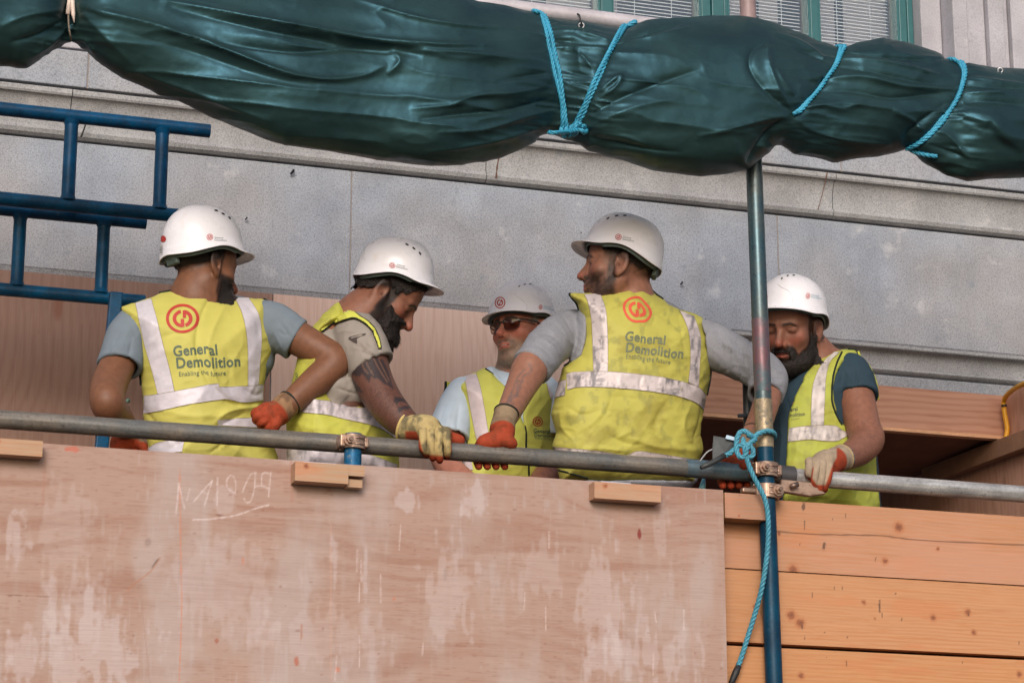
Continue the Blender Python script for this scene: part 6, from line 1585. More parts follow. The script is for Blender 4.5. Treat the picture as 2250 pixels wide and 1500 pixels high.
# ------------------------------------------------------------------ man 5: right, black beard, looking down
def man5():
    hd = Head(1740, 718, 6.62, -30, 24, 6, sc=1.04, nose=1.0, jaw=1.08)
    armL = [J(1870, 830, 6.60, .054), J(1884, 890, 6.56, .051), J(1898, 945, 6.51, .047), J(1906, 966, 6.49, .0445), J(1888, 988, 6.44, .041), J(1862, 1003, 6.38, .034), J(1838, 1012, 6.33, .028)]
    armR = [J(1745, 850, 6.78, .045), J(1722, 930, 6.80, .042), J(1705, 1000, 6.74, .038), J(1690, 1050, 6.60, .028)]
    torso = [[J(1815, 830, 6.66, .08), J(1810, 900, 6.67, .10), J(1820, 1010, 6.67, .10), J(1825, 1090, 6.67, .10)], [J(1868, 815, 6.61, .047), J(1810, 812, 6.66, .055), J(1762, 830, 6.74, .045)]]
    legs = legs_for(1825, 6.70)
    neck = [J(1768, 755, 6.65, .050), J(1785, 785, 6.66, .052), J(1800, 815, 6.66, .06)]
    palm = [J(1838, 1012, 6.33, .027), J(1824, 1014, 6.31, .031), J(1806, 1018, 6.295, .031)]
    fin = []
    for x0, y0, x1, x2, l in ((1779, 1014, 1777, 1780, 1052), (1795, 1012, 1790, 1790, 1073), (1809, 1012, 1804, 1801, 1080), (1823, 1014, 1819, 1812, 1076)):
        fin.append([J(x0, y0, 6.280, .0125), J(x0-1, y0+14, 6.2600, .0112), J(x1, (y0+14+l)/2, 6.2590, .0106), J(x2, l-8, 6.2680, .0100), J(x2, l, 6.282, .0086)])
    th = [J(1796, 1016, 6.305, .016), J(1780, 1022, 6.325, .014)]
    cuff = [J(1836, 1010, 6.33, .036), J(1845, 1007, 6.345, .034), J(1851, 1005, 6.352, .035)]
    palm2 = [J(1690, 1050, 6.60, .025), J(1688, 1065, 6.58, .027), J(1686, 1078, 6.57, .027)]
    fin2 = [[J(1678+i*9, 1082, 6.56, .0105), J(1676+i*9, 1104, 6.555, .0095)] for i in range(4)]
    th2 = [J(1700, 1066, 6.57, .013), J(1712, 1080, 6.56, .011)]
    def colfn(V, L, C):
        x, y, z = np.abs(L[:, 0]), L[:, 1], L[:, 2]; hm = np.linalg.norm(L*[1, 1, .9], axis=1) < .165
        nz = fbm(L[:, 0]*80, L[:, 1]*80, L[:, 2]*80, 5, 3)
        top = np.interp(y, [.0, .03, .05, .07, .085, .11], [.0, -.028, -.050, -.066, -.040, -.040])
        jw = sstep(.006, .016, y)*sstep(.006, -.006, z-top)*sstep(-.16, -.14, z)
        lips = sstep(.022, .018, x)*sstep(.0095, .006, np.abs(z+.0655))*sstep(.085, .09, y)
        C = lerp(C, np.array(s2l((30, 25, 24))), np.clip(jw*(1-lips)+nz*.3*(jw > .1)*(1-lips), 0, 1)*.96*hm)
        C = lerp(C, np.array(s2l((52, 40, 36))), sstep(.016, .006, np.abs(y-.020))*sstep(-.04, -.02, z)*sstep(.07, .04, z)*sstep(.05, .06, x)*.8*hm)
        hz = np.interp(y, [-.2, -.06, -.02, .01, .045, .06, .2], [-.05, -.045, -.02, .0, .028, .075, .09])
        C = lerp(C, np.array(s2l((62, 50, 46))), np.clip((z-hz)/.03+.35*nz, 0, 1)*.75*hm*(y < .07))
        px, py = to_px(V[:, 0], V[:, 1], V[:, 2]); am = ((py > 920) & (px > 1840) & (V[:, 1] > 6.33)).astype(float)
        hr = noise(px*.8, py*.6, 0, 8); C = lerp(C, np.array(s2l((70, 46, 38))), sstep(.1, .6, hr)*.32*am)
        return C
    o, V, Q, L = body(hd, [armL, armR], [(palm, fin, th), (palm2, fin2, th2)], torso, legs, (130, 87, 70), "rightmost man with a black beard and dark t-shirt, looking down beyond the blue pole", colfn, neck=neck, h0=.0042)
    x, y, z = np.abs(L[:, 0]), L[:, 1], L[:, 2]; hm = np.linalg.norm(L, axis=1) < .17
    n = .008*fbm(L[:, 0]*90, L[:, 1]*90, L[:, 2]*90, 6, 3)
    top = np.interp(y, [.0, .03, .05, .075, .085, .11], [-.012, -.034, -.056, -.072, -.046, -.046])
    lips = (x < .021) & (np.abs(z+.0655) < .0085)
    m = (hm & (y > .010+n*.3) & (z+n < top) & (z > -.16) & ~lips).astype(float)
    bd = shell("beard", V, Q, m, .003+.014*sstep(-.05, -.10, z)+.003*sstep(.07, .09, y), M_HAIRD, o, 4, .003)
    kk = np.nonzero(m)[0]; kk = rng.choice(kk, 4200); N = vnormals(V, Q)[kk]; tufts("beard_hairs", V[kk]+N*(.002+.013*sstep(-.05, -.10, z[kk]))[:, None], N, np.tile(-CU*.8, (len(kk), 1))+N*.3, .008, .001, M_HAIRD, bd)
    h, hs = helmet(hd, o, tilt=25, lift=-.002, top=.152, wx=.100, wf=.102, wb=.114)
    helmet_print(hs, h, (1676, 653), 14, 12, rx=11)
    helmet_print(hs, h, (1775, 650), 6.4, 8, (1782, 649), tsz=4.6, tang=10, grey=M_HPB, rx=5)
    for c in ((1718, 612, -50), (1731, 606, -30), (1744, 605, -10)): slot(hs, h, c[0], c[1], 2.8, 1.5, c[2])
    q = spline([(1708, 624), (1716, 630), (1732, 638), (1741, 650), (1742, 662)], 8); MB().tube([hs.hit(a, b, .0004) for a, b in q], .0014, 6).ob("raised_ridge", M_HEL, h, smooth=True)
    sx = np.sign((hd.loc(P(1790, 715, 6.5)[None])[0, 0])); MB().tube(hd.wld(np.array([(sx*.083, -.012, -.036), (sx*.089, -.014, -.038)])), .0036, 10).ob("ear_stud", M_BLK, o, smooth=True)
    z0 = lambda a: [(x/2.587+1500, y/2.587+560) for x, y in a]
    tors = Puff([(1840, 768), (1812, 776), (1790, 790), (1760, 800), (1736, 826), (1712, 880), (1699, 930), (1694, 980), (1691, 1040), (1696, 1125), (1780, 1125), (1880, 1150), (1935, 1150), (1926, 1000), (1915, 900), (1900, 810), (1880, 775)], 6.66, .125, .15)
    sl = [J(1866, 818, 6.61, .060), J(1874, 840, 6.595, .064), J(1880, 862, 6.58, .063), J(1882, 874, 6.572, .063)]
    slv = sl
    F = mkfield([tors], sl, h=.0036); tors.into(F, 0); sleeve(F, sl, n=6)
    folds = [([(1850, 800), (1870, 830), (1890, 840)], 5, .003), ([(1835, 850), (1870, 848), (1905, 845)], 4, .004), ([(1840, 865), (1875, 860), (1910, 858)], 3, -.003), ([(1712, 900), (1718, 960), (1712, 1040)], 7, .004), ([(1725, 860), (1735, 910), (1728, 980)], 6, -.004), ([(1790, 800), (1760, 850), (1750, 900)], 6, .003)]
    garment("t_shirt", F, cloth("dark_teal_cotton", (44, 62, 74), heather=.06), o, post=lambda V, N: wrinkle(folds_noise(V, N, .0025, 50, 12, 1, .5, 1.2), N, folds+rnd_folds(np.array([pix(q[:3]) for q in sl]+[pix(q[:3]) for q in slv])+np.array([0, 0]), 10, 3, 1.3, 18, 3, .0025, .6), 1))
    pf = Over(tors, [(1836, 772), (1858, 770), (1879, 770), (1884, 778), (1862, 784), (1846, 796), (1836, 815), (1830, 838), (1830, 881), (1842, 919), (1862, 945), (1900, 960), (1926, 985), (1925, 1035), (1930, 1111), (1932, 1140), (1720, 1140), (1724, 1097), (1728, 1016), (1732, 947), (1734, 919), (1740, 892), (1751, 861), (1770, 824), (1801, 788)], .012)
    folds = [([(1740, 980), (1780, 1000), (1850, 985)], 12, .005), ([(1850, 960), (1870, 1020), (1860, 1080)], 9, .007), ([(1880, 1000), (1890, 1050), (1880, 1100)], 7, -.007), ([(1900, 1000), (1912, 1050), (1905, 1105)], 6, .006), ([(1740, 1060), (1760, 1080), (1820, 1090)], 10, .005), ([(1795, 800), (1800, 850), (1790, 920)], 4, -.003), ([(1775, 936), (1772, 950), (1776, 966)], 3, -.005), ([(1810, 936), (1815, 950), (1812, 968)], 3, .005), ([(1842, 942), (1846, 955), (1842, 965)], 3, -.004)]
    strips = [([*zip(z0([(862, 553), (800, 610), (755, 690), (735, 780), (728, 968)]), z0([(892, 553), (838, 610), (815, 700), (808, 800), (800, 970)]))],),
              ([*zip(z0([(606, 985), (700, 972), (790, 968), (870, 972), (900, 992), (935, 1012)]), z0([(600, 1062), (720, 1048), (790, 1056), (870, 1058), (905, 1045), (930, 1030)]))], True)]
    edges = [z0([(905, 552), (878, 610), (855, 690), (848, 770), (850, 840), (878, 920), (905, 965)]), ('rim', z0([(940, 545), (980, 545), (992, 580)]))]
    vo, S = vest(o, pf, folds, (166, 172, 72), strips, edges, 91, dirt=.5, noise_amp=.0045, tapecol=(196, 186, 182))
    e = z0([(980, 548), (1000, 590), (1040, 630), (1070, 690), (1086, 745), (1093, 820)]); pts = [P(x_, y_, 6.655) for x_, y_ in spline(e, 6)]
    MB().tube(pts, .0036, 8).ob("binding", M_EDGE, vo, smooth=True)
    v = []; f = []
    for i, p in enumerate(pts): v += [p+CR*.010, p-CR*.02+np.array([0, .06, 0])]; f += [(2*i-2, 2*i-1, 2*i+1, 2*i)] if i else []
    mk("back_panel", v, f, M_VEST, vo, np.tile(np.array(s2l((180, 184, 66))), (len(v), 1))).modifiers.new('t', 'SOLIDIFY').thickness = .005
    fit_text("eral", S, vo, (1737, 904), (1753, 902), 1.2, bold=.02, mat=M_INKS); fit_text("nolition", S, vo, (1736, 916), (1769, 913), 1.2, bold=.02, mat=M_INKS); fit_text("the future", S, vo, (1739, 923), (1757, 920), 1.1, bold=.003, mat=M_INKS)
    print_on("emblem", S, arc_poly(0, 0, .8, 1.0, -75, 80, 16), (1735, 882), 9, 10, 0, mat=M_REDF, parent=vo)
    trousers(o, legs, J(1825, 1110, 6.70, .15), 1)
    bk = -CF*.75+CU*.6; bk /= np.linalg.norm(bk)
    def oc(V):
        px, py = to_px(V[:, 0], V[:, 1], V[:, 2])
        right = sstep(-2, 3, px-np.interp(py, [1005, 1015, 1030, 1050, 1070], [1838, 1832, 1826, 1819, 1812]))
        tips = sstep(1062, 1068, py-np.interp(px, [1770, 1785, 1795], [-18, -14, 0])); lf = sstep(2, -2, px-np.interp(py, [1010, 1030, 1060], [1762, 1768, 1772]))*sstep(1015, 1025, py)
        g = sstep(2.4, .8, np.abs(px-np.interp(py, [1025, 1060], [1787, 1782])))*sstep(1022, 1030, py)*.9
        return np.maximum(np.maximum(right, tips), np.maximum(lf, g))
    g = glove(o, palm, fin, th, cuff, bk, 93, knit=(160, 142, 122), dirt=(130, 116, 100), dirt_amt=.5, thr=-.5, trim=M_TRIMB, ocut=oc, odirt=.35, h=.002)
    a = P(1853, 1004, 6.352); d = (P(1862, 1000, 6.365)-a); d /= np.linalg.norm(d); u = np.cross(d, ZU); u /= np.linalg.norm(u); w_ = np.cross(d, u); bb = MB()
    for k in range(30):
        t_ = k/30*2*PI; c = a+.0355*(math.cos(t_)*u+math.sin(t_)*w_); bb.tube([c-ZU*.0026, c, c+ZU*.0026], [.0015, .0032, .0015], 6)
    bb.ob("beaded_bracelet", mottled("bracelet_beads", (.07, .07, .08), .3, .5, 300), o, smooth=True)
    glove(o, palm2, fin2, th2, [J(1690, 1052, 6.6, .03), J(1692, 1040, 6.62, .03), J(1694, 1030, 6.63, .03)], CU, 94, thr=.5)
M_INKS = mottled("small_print", s2l((70, 76, 60)), .7, .1)
man5()
# ================================================================== TARPAULIN AND ROPES
t = NT("tarpaulin"); v = t.coord(); n = t.noise(v, 5, 4); c = t.mix(s2l((25, 40, 38)), s2l((36, 54, 50)), t.ramp(n, [(.35, 0), (.65, 1)]))
wv = t.noise(t.coord((1, 1, 1)), 260, 2, .6); n2 = t.noise(v, 34, 4, .6)
sp = t.noise(v, 130, 3, .7); c = t.mix(c, s2l((150, 160, 155)), t.ramp(sp, [(.74, 0), (.78, .5)]))
cr = t.noise(v, 11, 5, .55, .8)
b1 = t.n("ShaderNodeBump"); b1.inputs['Strength'].default_value = .22; b1.inputs['Distance'].default_value = .004; t.l(cr, b1.inputs['Height'])
vo = t.n("ShaderNodeTexVoronoi"); vo.feature = 'F1'; vo.inputs['Scale'].default_value = 1.0; vo.inputs['Randomness'].default_value = 1.0
wn = t.n("ShaderNodeTexNoise"); wn.inputs['Scale'].default_value = 3.0; t.l(v, wn.inputs['Vector']); mx = t.mix(t.coord((6.5, 9, 17), (0, .10, 0)), wn.outputs[1], .22, 'ADD'); t.l(mx, vo.inputs['Vector'])
b3 = t.n("ShaderNodeBump"); b3.inputs['Strength'].default_value = .22; b3.inputs['Distance'].default_value = .010; t.l(vo.outputs[0], b3.inputs['Height']); t.l(b1.outputs[0], b3.inputs['Normal'])
b2 = t.n("ShaderNodeBump"); b2.inputs['Strength'].default_value = .12; b2.inputs['Distance'].default_value = .001; t.l(wv, b2.inputs['Height']); t.l(b3.outputs[0], b2.inputs['Normal']); t.l(b2.outputs[0], t.b.inputs['Normal'])
t.b.inputs['Specular IOR Level'].default_value = .68; t.b.inputs['Specular Tint'].default_value = (.28, .72, 1, 1); t.b.inputs['Coat Weight'].default_value = .0
M_TARP = t.set(Base_Color=c, Roughness=t.ramp(n2, [(.3, .36), (.7, .50)]))
tube_z = P(1280, 38, 6.255)[2]
tt = MB().tube([(-1.2, 6.255, tube_z), (1.5, 6.255, tube_z), (2.75, 6.255, tube_z)], R_T, 20).ob("scaffold_tube", mottled("dusty_tube", s2l((186, 180, 186)), .5, .15, 12, metal=.2), smooth=True, angle=40)
tag(tt, "pale dusty scaffold tube carrying the rolled green tarpaulin", "scaffold tube")
top = [(-340, -85), (-60, -70), (400, -60), (900, -45), (1010, -12), (1050, 4), (1110, 12), (1160, 26), (1210, 38), (1262, 47), (1300, 52), (1345, 60), (1385, 60), (1420, 47), (1480, 41), (1560, 36), (1640, 38), (1700, 52), (1760, 76), (1810, 98), (1843, 108), (1862, 104), (1880, 95), (1942, 85), (2000, 98), (2055, 114), (2068, 122), (2070, 133), (2095, 137), (2120, 143), (2190, 152), (2250, 153), (2310, 155), (2480, 182)]
bot = [(2480, 392), (2310, 388), (2250, 388), (2190, 390), (2125, 398), (2090, 385), (2035, 358), (2012, 338), (1994, 325), (1920, 344), (1830, 355), (1780, 345), (1740, 330), (1715, 316), (1700, 318), (1690, 335), (1664, 352), (1645, 372), (1600, 381), (1540, 385), (1440, 373), (1340, 346), (1290, 322), (1262, 306), (1235, 300), (1206, 285), (1185, 298), (1150, 325), (1100, 346), (1040, 356), (950, 367), (890, 360), (810, 345), (725, 330), (625, 318), (570, 298), (500, 270), (420, 236), (330, 197), (245, 156), (215, 135), (190, 112), (164, 92), (156, 82), (149, 92), (130, 105), (95, 122), (60, 146), (40, 148), (20, 143), (-60, 146), (-340, 118)]
ropeA = [(1183, 18), (1192, 34), (1205, 75), (1218, 130), (1230, 190), (1238, 240), (1241, 280)]
ropeB = [(1392, 48), (1372, 62), (1345, 105), (1315, 165), (1290, 225), (1268, 272), (1252, 288)]
ropeC = [(1853, 106), (1846, 122), (1832, 150), (1804, 190), (1774, 225), (1746, 252)]
ropeD = [(2097, 134), (2114, 146), (2118, 168), (2108, 205), (2085, 245), (2055, 284), (2022, 312), (1994, 325)]
ty = lambda px, py: .015*np.sin(px/170.)+.012*np.sin(px/61.+1)
tp = Puff(top+bot, 6.215, .135, .16, fy=ty, smooth=False, Tb=.12, ft=lambda px, py: 1+.30*np.exp(-((px-1540)/190)**2)-.34*np.exp(-((px-1235)/60)**2)-.22*np.exp(-((px-1790)/70)**2)-.30*np.exp(-((px-2095)/60)**2)-.5*np.exp(-((px-156)/45)**2))
F = mkfield([tp], h=.0042, pad=.03); tp.into(F, 0); V, Q = F.mesh(); V = relax(V, Q, 2); del F
N = vnormals(V, Q)
px, py = to_px(V[:, 0], V[:, 1], V[:, 2])
# rolled cloth: long shallow folds along the roll, tighter and radiating near the ropes
rolldir = .105*px
near = sum(np.exp(-((px-a)/70.)**2) for a in (1225, 1300, 1790, 2090, 156))
u = px/230.+.5*noise(px/200., py/120., 0, 5); vv = (py-rolldir)/48.
r1 = 1-2*np.abs(fbm(u, vv, V[:, 1]*1.5, 14, 2))**.75
r2 = 1-2*np.abs(fbm(px/90., (py-rolldir)/19., V[:, 1]*1.5, 24, 2))**.8
r3 = fbm(px/40., py/32., 0, 34, 3)
V = V+N*(.0052*r1+.0050*np.clip(near, 0, 1)*r2+.0014*r3)[:, None]
N = vnormals(V, Q)
fl = [
 ([(350, 0), (560, 42), (750, 77), (900, 97), (1090, 100)], 9, .022), ([(365, 14), (560, 60), (760, 98), (930, 120)], 14, -.014), ([(190, 18), (350, 62), (500, 112), (620, 160), (720, 176), (800, 166), (850, 142)], 9, .022), ([(240, 60), (420, 112), (560, 160), (700, 195)], 18, -.010),
 ([(770, -5), (900, 38), (1010, 58), (1120, 62)], 8, .014), ([(470, 92), (640, 112), (780, 105), (860, 118)], 12, -.014), ([(860, 108), (878, 135), (850, 165)], 9, .010),
 ([(1195, 135), (1120, 128), (1020, 118), (900, 112)], 8, .012), ([(1205, 190), (1130, 205), (1050, 210), (985, 232), (900, 240)], 9, .014), ([(1215, 215), (1120, 240), (1010, 250), (920, 262)], 8, -.014), ([(1228, 240), (1150, 258), (1060, 285), (960, 292)], 8, .010), ([(1210, 270), (1130, 298), (1040, 318), (930, 335)], 9, .010), ([(1212, 160), (1150, 168), (1090, 180)], 6, -.010),
 ([(1198, 68), (1270, 72), (1340, 88)], 5, .010), ([(1205, 86), (1270, 92), (1335, 100)], 6, -.010), ([(1208, 104), (1270, 107), (1340, 105)], 6, .010), ([(1228, 150), (1270, 162), (1310, 168)], 6, -.008), ([(1230, 178), (1262, 190), (1290, 196)], 5, .008), ([(1262, 108), (1285, 130), (1305, 155)], 5, .009),
 ([(1352, 98), (1420, 72), (1500, 50)], 7, -.012), ([(1366, 90), (1440, 82), (1520, 60)], 7, .010), ([(1318, 200), (1350, 174), (1364, 170), (1352, 192), (1318, 216)], 6, .010), ([(1285, 262), (1350, 222), (1440, 185), (1545, 150)], 12, -.014), ([(1290, 278), (1400, 235), (1500, 215)], 14, .008), ([(1262, 296), (1340, 312), (1430, 330), (1500, 335)], 9, -.010), ([(1300, 290), (1370, 300), (1420, 318)], 8, .008),
 ([(1742, 248), (1706, 190), (1685, 120), (1700, 72)], 9, .012), ([(1740, 246), (1690, 205), (1650, 150), (1655, 110), (1690, 95)], 8, -.012), ([(1736, 256), (1680, 262), (1600, 285), (1530, 300)], 10, .012), ([(1722, 262), (1690, 290), (1660, 330), (1640, 360)], 9, -.014), ([(1752, 240), (1800, 232), (1850, 240), (1900, 225)], 8, .010), ([(1745, 210), (1720, 180), (1705, 150)], 6, .010), ([(1815, 128), (1760, 96), (1700, 72)], 7, .010), ([(1828, 140), (1780, 118), (1740, 105)], 6, -.010),
 ([(1748, 258), (1780, 285), (1850, 305), (1960, 318)], 9, .010), ([(1840, 128), (1900, 132), (1980, 145), (2095, 175)], 7, .012), ([(1848, 114), (1920, 120), (2000, 128), (2068, 132)], 6, -.014), ([(1836, 146), (1920, 156), (2010, 176), (2098, 192)], 7, -.013), ([(1822, 168), (1900, 170), (1990, 190), (2095, 196)], 8, .012), ([(1800, 200), (1880, 200), (1960, 214), (2050, 206), (2100, 200)], 9, -.012), ([(1770, 236), (1850, 228), (1930, 236), (2010, 250)], 9, .009), ([(1985, 318), (2002, 285), (2040, 255), (2080, 225)], 8, -.012), ([(1960, 245), (2000, 262), (2030, 290)], 8, .010),
 ([(2118, 168), (2180, 180), (2260, 188)], 7, .012), ([(2115, 186), (2180, 190), (2260, 196)], 6, -.012), ([(2110, 205), (2160, 204), (2260, 202)], 7, .010), ([(2098, 230), (2150, 222), (2220, 226), (2280, 240)], 11, -.010), ([(2102, 248), (2160, 268), (2178, 270), (2200, 295), (2250, 332)], 8, .014, 'step'), ([(2060, 288), (2085, 300), (2120, 340), (2140, 355)], 9, .010), ([(2040, 318), (2080, 330), (2140, 352)], 8, -.008),
 ([(152, 60), (110, 95), (60, 130)], 7, .010), ([(148, 40), (90, 75), (20, 95)], 10, -.010), ([(168, 86), (190, 90), (210, 120)], 6, .007), ([(165, 10), (240, 90), (300, 150)], 14, .008), ([(150, 20), (60, 35), (0, 60)], 10, .009), ([(280, 150), (420, 200), (600, 270)], 10, .009), ([(620, 312), (760, 330), (880, 350)], 8, .006),
 (ropeA, 9, -.018), (ropeB, 9, -.018), (ropeC, 9, -.020), (ropeD, 9, -.018), ([(155, -20), (155, 40), (156, 84)], 12, -.035)]
V = wrinkle(V, N, fl, 1, .9)
tarp = mk("tarpaulin", V, Q, M_TARP, None, smooth=True); tag(tarp, "dark green tarpaulin rolled and tied along the top of the scaffold", "tarpaulin")
ST = Surf(V, Q)
# eyelets
def eyelet(px_, py_, r, m):
    c = ST.hit(px_, py_, .003); a = [c+r*(math.cos(k)*CR+math.sin(k)*CU)+(-CF)*.001 for k in np.linspace(0, 2*PI, 21)]
    MB().tube(a, r*.33, 8, cap=False).ob("eyelet", m, tarp, smooth=True); return c
M_EYE = mottled("eyelet_metal", s2l((190, 190, 196)), .35, .1, metal=.7)
c = eyelet(1277, 59, .0072, M_EYE); eyelet(2197, 157, .0070, M_EYE)
zt = MB().tube(spline([P(1269, 31, 6.23), P(1273, 34, 6.22), P(1275, 44, 6.17), c+[0, -.004, .002], c+[0, .003, -.006]], 5), .0024, 8).ob("cable_tie", M_BLK, smooth=True); tag(zt, "black cable tie through the eyelet hanging the tarpaulin from the pale tube", "cable tie")
# ---- rope
def rope_mat(name, rgb):
    t = NT(name); v = t.coord(); n = t.noise(t.coord((1, 1, 1)), 700, 3, .7); n2 = t.noise(v, 40, 3)
    c = t.mix(tuple(np.array(s2l(rgb))*.55), tuple(np.array(s2l(rgb))*1.15), t.ramp(n, [(.35, 0), (.6, 1)])); c = t.mix(c, t.ramp(n2, [(.3, .85), (.7, 1.1)]), 1.0, 'MULTIPLY'); t.bump(n, .5, .001)
    return t.set(Base_Color=c, Roughness=.55)
M_ROPE = rope_mat("blue_rope", (56, 154, 188)); M_ROPE2 = rope_mat("faded_blue_rope", (72, 148, 172))
def rope(mb, pts, r=.0066, pitch=.042, ph=0.0):
    p = spline(pts, 10); L = np.r_[0, np.cumsum(np.linalg.norm(np.diff(p, axis=0), axis=1))]; n = max(8, int(L[-1]/.0035)); s_ = np.linspace(0, L[-1], n)
    q = np.stack([np.interp(s_, L, p[:, k]) for k in range(3)], 1); q, t_, u, w_ = frames(q)
    for k in range(3):
        a = 2*PI*(s_/pitch+k/3.)+ph; c = q+(r*.52)*(np.cos(a)[:, None]*u+np.sin(a)[:, None]*w_); mb.tube(c, r*.56, 8)
    return mb
def on_tarp(pts, off=.006, dx=0): return [ST.hit(x+dx, y, off) for x, y in spline(pts, 2)]
def rope_thing(label, strands, m=M_ROPE, extra=None, r=.0062):
    mb = MB()
    for k, s_ in enumerate(strands): rope(mb, s_, r, ph=k*1.1)
    o = mb.ob("rope", m, smooth=True); tag(o, label, "rope", "blue ropes lashing the tarpaulin"); return o
def behind(p, dy=.08): return [p+np.array([0, dy*.5, .004]), p+np.array([0, dy, -.012])]
def two(pts, sep, tail=True):
    out = []
    for d in (-sep, sep):
        q = on_tarp(pts, .0055, d); q = [q[0]+np.array([0, .075, -.006]), q[0]+np.array([0, .035, .010])]+q; out.append(q)
    return out
A = two(ropeA, 5.0); B = two(ropeB, 4.4)
kc = ST.hit(1250, 284, .014)
coil = []
for k in range(60):
    f = k/59; ax = ST.hit(1234+40*f, 290-12*f, .008); a = f*2*PI*4.2; coil.append(ax+.0125*(math.cos(a)*(-CF)+math.sin(a)*CU))
knot2 = []
for k in range(30):
    f = k/29; ax = ST.hit(1258+22*f, 288-20*f, .010); a = f*2*PI*1.8+1; knot2.append(ax+.013*(math.cos(a)*(-CF)+math.sin(a)*CU))
tails = [[P(1206, 291, 6.13), P(1220, 292, 6.11), kc], [kc, P(1275, 286, 6.12), P(1284, 292, 6.13), P(1290, 284, 6.15), P(1280, 276, 6.13)]]
rope_thing("bright blue rope looped in a V and knotted under the middle of the tarpaulin", A+B+[coil, knot2]+tails)
rope_thing("doubled blue rope biting into the tarpaulin just right of the pole", two(ropeC, 4.2))
D = two(ropeD, 4.0); D.append([ST.hit(x, y, .005) for x, y in ((1994, 323), (2010, 331), (2035, 338), (2058, 342))])
rope_thing("doubled blue rope slanting round the tarpaulin near the right edge", D)
# rope on the pole with its long tail
def Pq(l): return [P(x, y, Y) for x, y, Y in l]
mb = MB()
rope(mb, Pq([(1668, 962, 6.285), (1692, 965, 6.275), (1702, 958, 6.245), (1697, 949, 6.218), (1682, 947, 6.212), (1666, 953, 6.210), (1655, 961, 6.205), (1648, 957, 6.195), (1641, 949, 6.195), (1631, 947, 6.20), (1622, 956, 6.20), (1618, 975, 6.20), (1620, 994, 6.195), (1628, 1005, 6.19), (1637, 1000, 6.185), (1642, 985, 6.18), (1650, 972, 6.185), (1659, 966, 6.195), (1655, 958, 6.215), (1642, 955, 6.22)]), .0072)
rope(mb, Pq([(1588, 1002, 6.215), (1603, 996, 6.21), (1617, 984, 6.205), (1630, 977, 6.195), (1643, 977, 6.185), (1653, 986, 6.18), (1655, 997, 6.18), (1648, 1005, 6.185), (1640, 1000, 6.195), (1637, 988, 6.20), (1640, 975, 6.205)]), .0072)
rope(mb, Pq([(1632, 962, 6.20), (1636, 985, 6.19), (1641, 1008, 6.188), (1652, 1038, 6.186), (1666, 1066, 6.184), (1680, 1095, 6.186), (1687, 1130, 6.19), (1688, 1180, 6.195), (1684, 1230, 6.20), (1674, 1290, 6.215), (1661, 1340, 6.235), (1644, 1395, 6.25), (1630, 1440, 6.26), (1620, 1468, 6.262)]), .0070)
ro = mb.ob("rope", M_ROPE2, smooth=True); tag(ro, "faded blue rope knotted round the pole, its long tail hanging to the bottom", "rope")
MB().tube(Pq([(1623, 1462, 6.262), (1616, 1478, 6.262), (1610, 1492, 6.263), (1602, 1512, 6.264)]), [.0085, .0095, .0085, .007], 10).ob("taped_end", M_BLK, ro, smooth=True)
MB().tube(Pq([(1592, 1000, 6.213), (1574, 1011, 6.21), (1556, 1020, 6.208), (1540, 1027, 6.206)]), [.008, .0075, .0085, .006], 10).ob("taped_end", mottled("black_tape", (.03, .034, .035), .5, .2), ro, smooth=True)
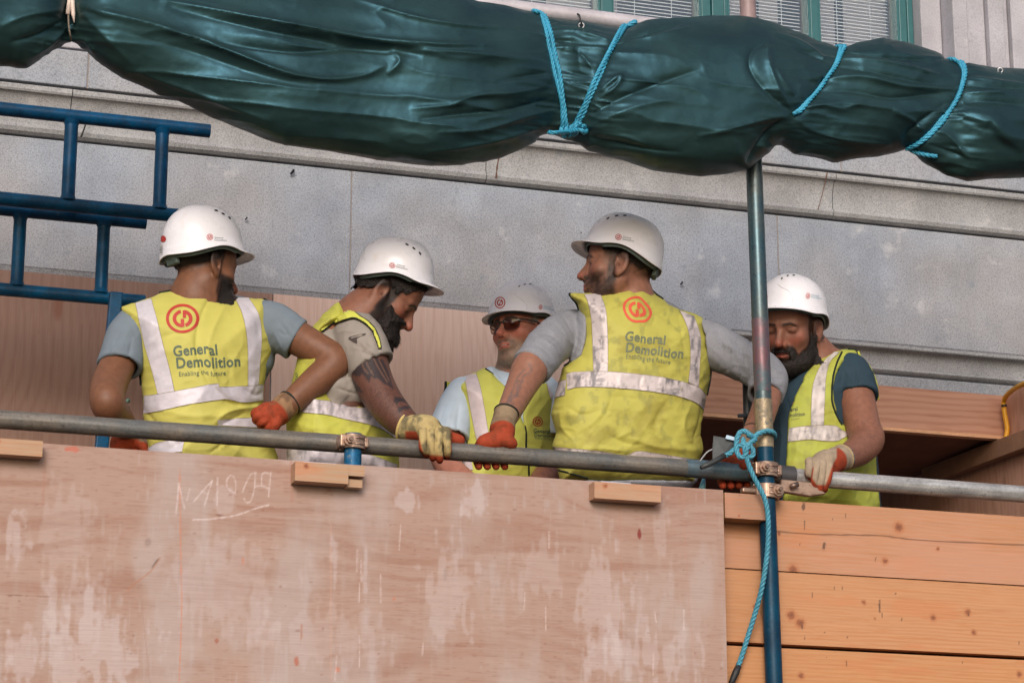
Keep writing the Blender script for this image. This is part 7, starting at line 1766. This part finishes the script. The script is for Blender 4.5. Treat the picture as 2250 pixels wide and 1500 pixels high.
# rubber flap tied in with the rope, wire and tag
fl = Pq([(1568, 957, 6.235), (1590, 961, 6.232), (1613, 968, 6.228), (1612, 985, 6.228), (1592, 994, 6.225), (1566, 1010, 6.23), (1565, 985, 6.235)]); n = len(fl)
fo = mk("rubber_flap", fl+[p+np.array([.002, .006, 0]) for p in fl], [tuple(range(n-1, -1, -1)), tuple(range(n, 2*n))]+[(i, (i+1) % n, n+(i+1) % n, n+i) for i in range(n)], mottled("grey_rubber", s2l((64, 68, 70)), .6, .25, 40), smooth=False); tag(fo, "torn grey rubber flap hanging beside the rope knot left of the pole", "rubber flap")
a = Pq([(1597, 955, 6.22), (1618, 961, 6.218), (1616, 968, 6.218), (1594, 963, 6.22)]); mk("tag", a+[p+np.array([0, .002, 0]) for p in a], [(3, 2, 1, 0), (4, 5, 6, 7), (0, 1, 5, 4), (1, 2, 6, 5), (2, 3, 7, 6), (3, 0, 4, 7)], mottled("pale_tag", s2l((176, 200, 220)), .4, .05), fo, smooth=False)
MB().tube(spline(Pq([(1568, 986, 6.235), (1555, 992, 6.24), (1545, 1003, 6.245), (1538, 1013, 6.25)]), 5), .0022, 8).ob("wire", mottled("grey_wire", s2l((150, 150, 155)), .4, .1), fo, smooth=True)
ct = MB().tube(Pq([(1547, 1048, 6.36), (1545, 1062, 6.36), (1541, 1080, 6.36)]), [.003, .008, .0105], 12).ob("nozzle", mottled("cyan_plastic", s2l((120, 195, 225)), .4, .1), smooth=True); tag(ct, "small light blue tapered nozzle peeping over the plywood left of the pole", "nozzle")
# white clip and cord pinching the tarpaulin at the far left
ce = empty("tarp_clip", P(156, 30, 6.12)); tag(ce, "cream plastic clip with a cord pinching the tarpaulin at the far left", "clip")
M_CR = mottled("cream_plastic", s2l((214, 196, 186)), .5, .08)
YQ = ST.hit(158, 20, .0)[1]-.012
MB().tube(Pq([(154, -22, YQ), (153, 0, YQ), (149, 32, YQ)]), [.0065, .006, .0062], 10).ob("prong", M_CR, ce, smooth=True)
MB().tube(Pq([(158, -22, YQ), (159, 5, YQ), (161, 32, YQ), (163, 50, YQ)]), [.0065, .0065, .0055, .0015], 10).ob("prong", M_CR, ce, smooth=True)
MB().tube(spline(Pq([(150, 32, YQ), (151, 55, YQ-.004), (154, 76, YQ), (157, 88, YQ+.02)]), 4), .0024, 8).ob("cord", mottled("brown_cord", s2l((120, 108, 96)), .8, .1), ce, smooth=True)
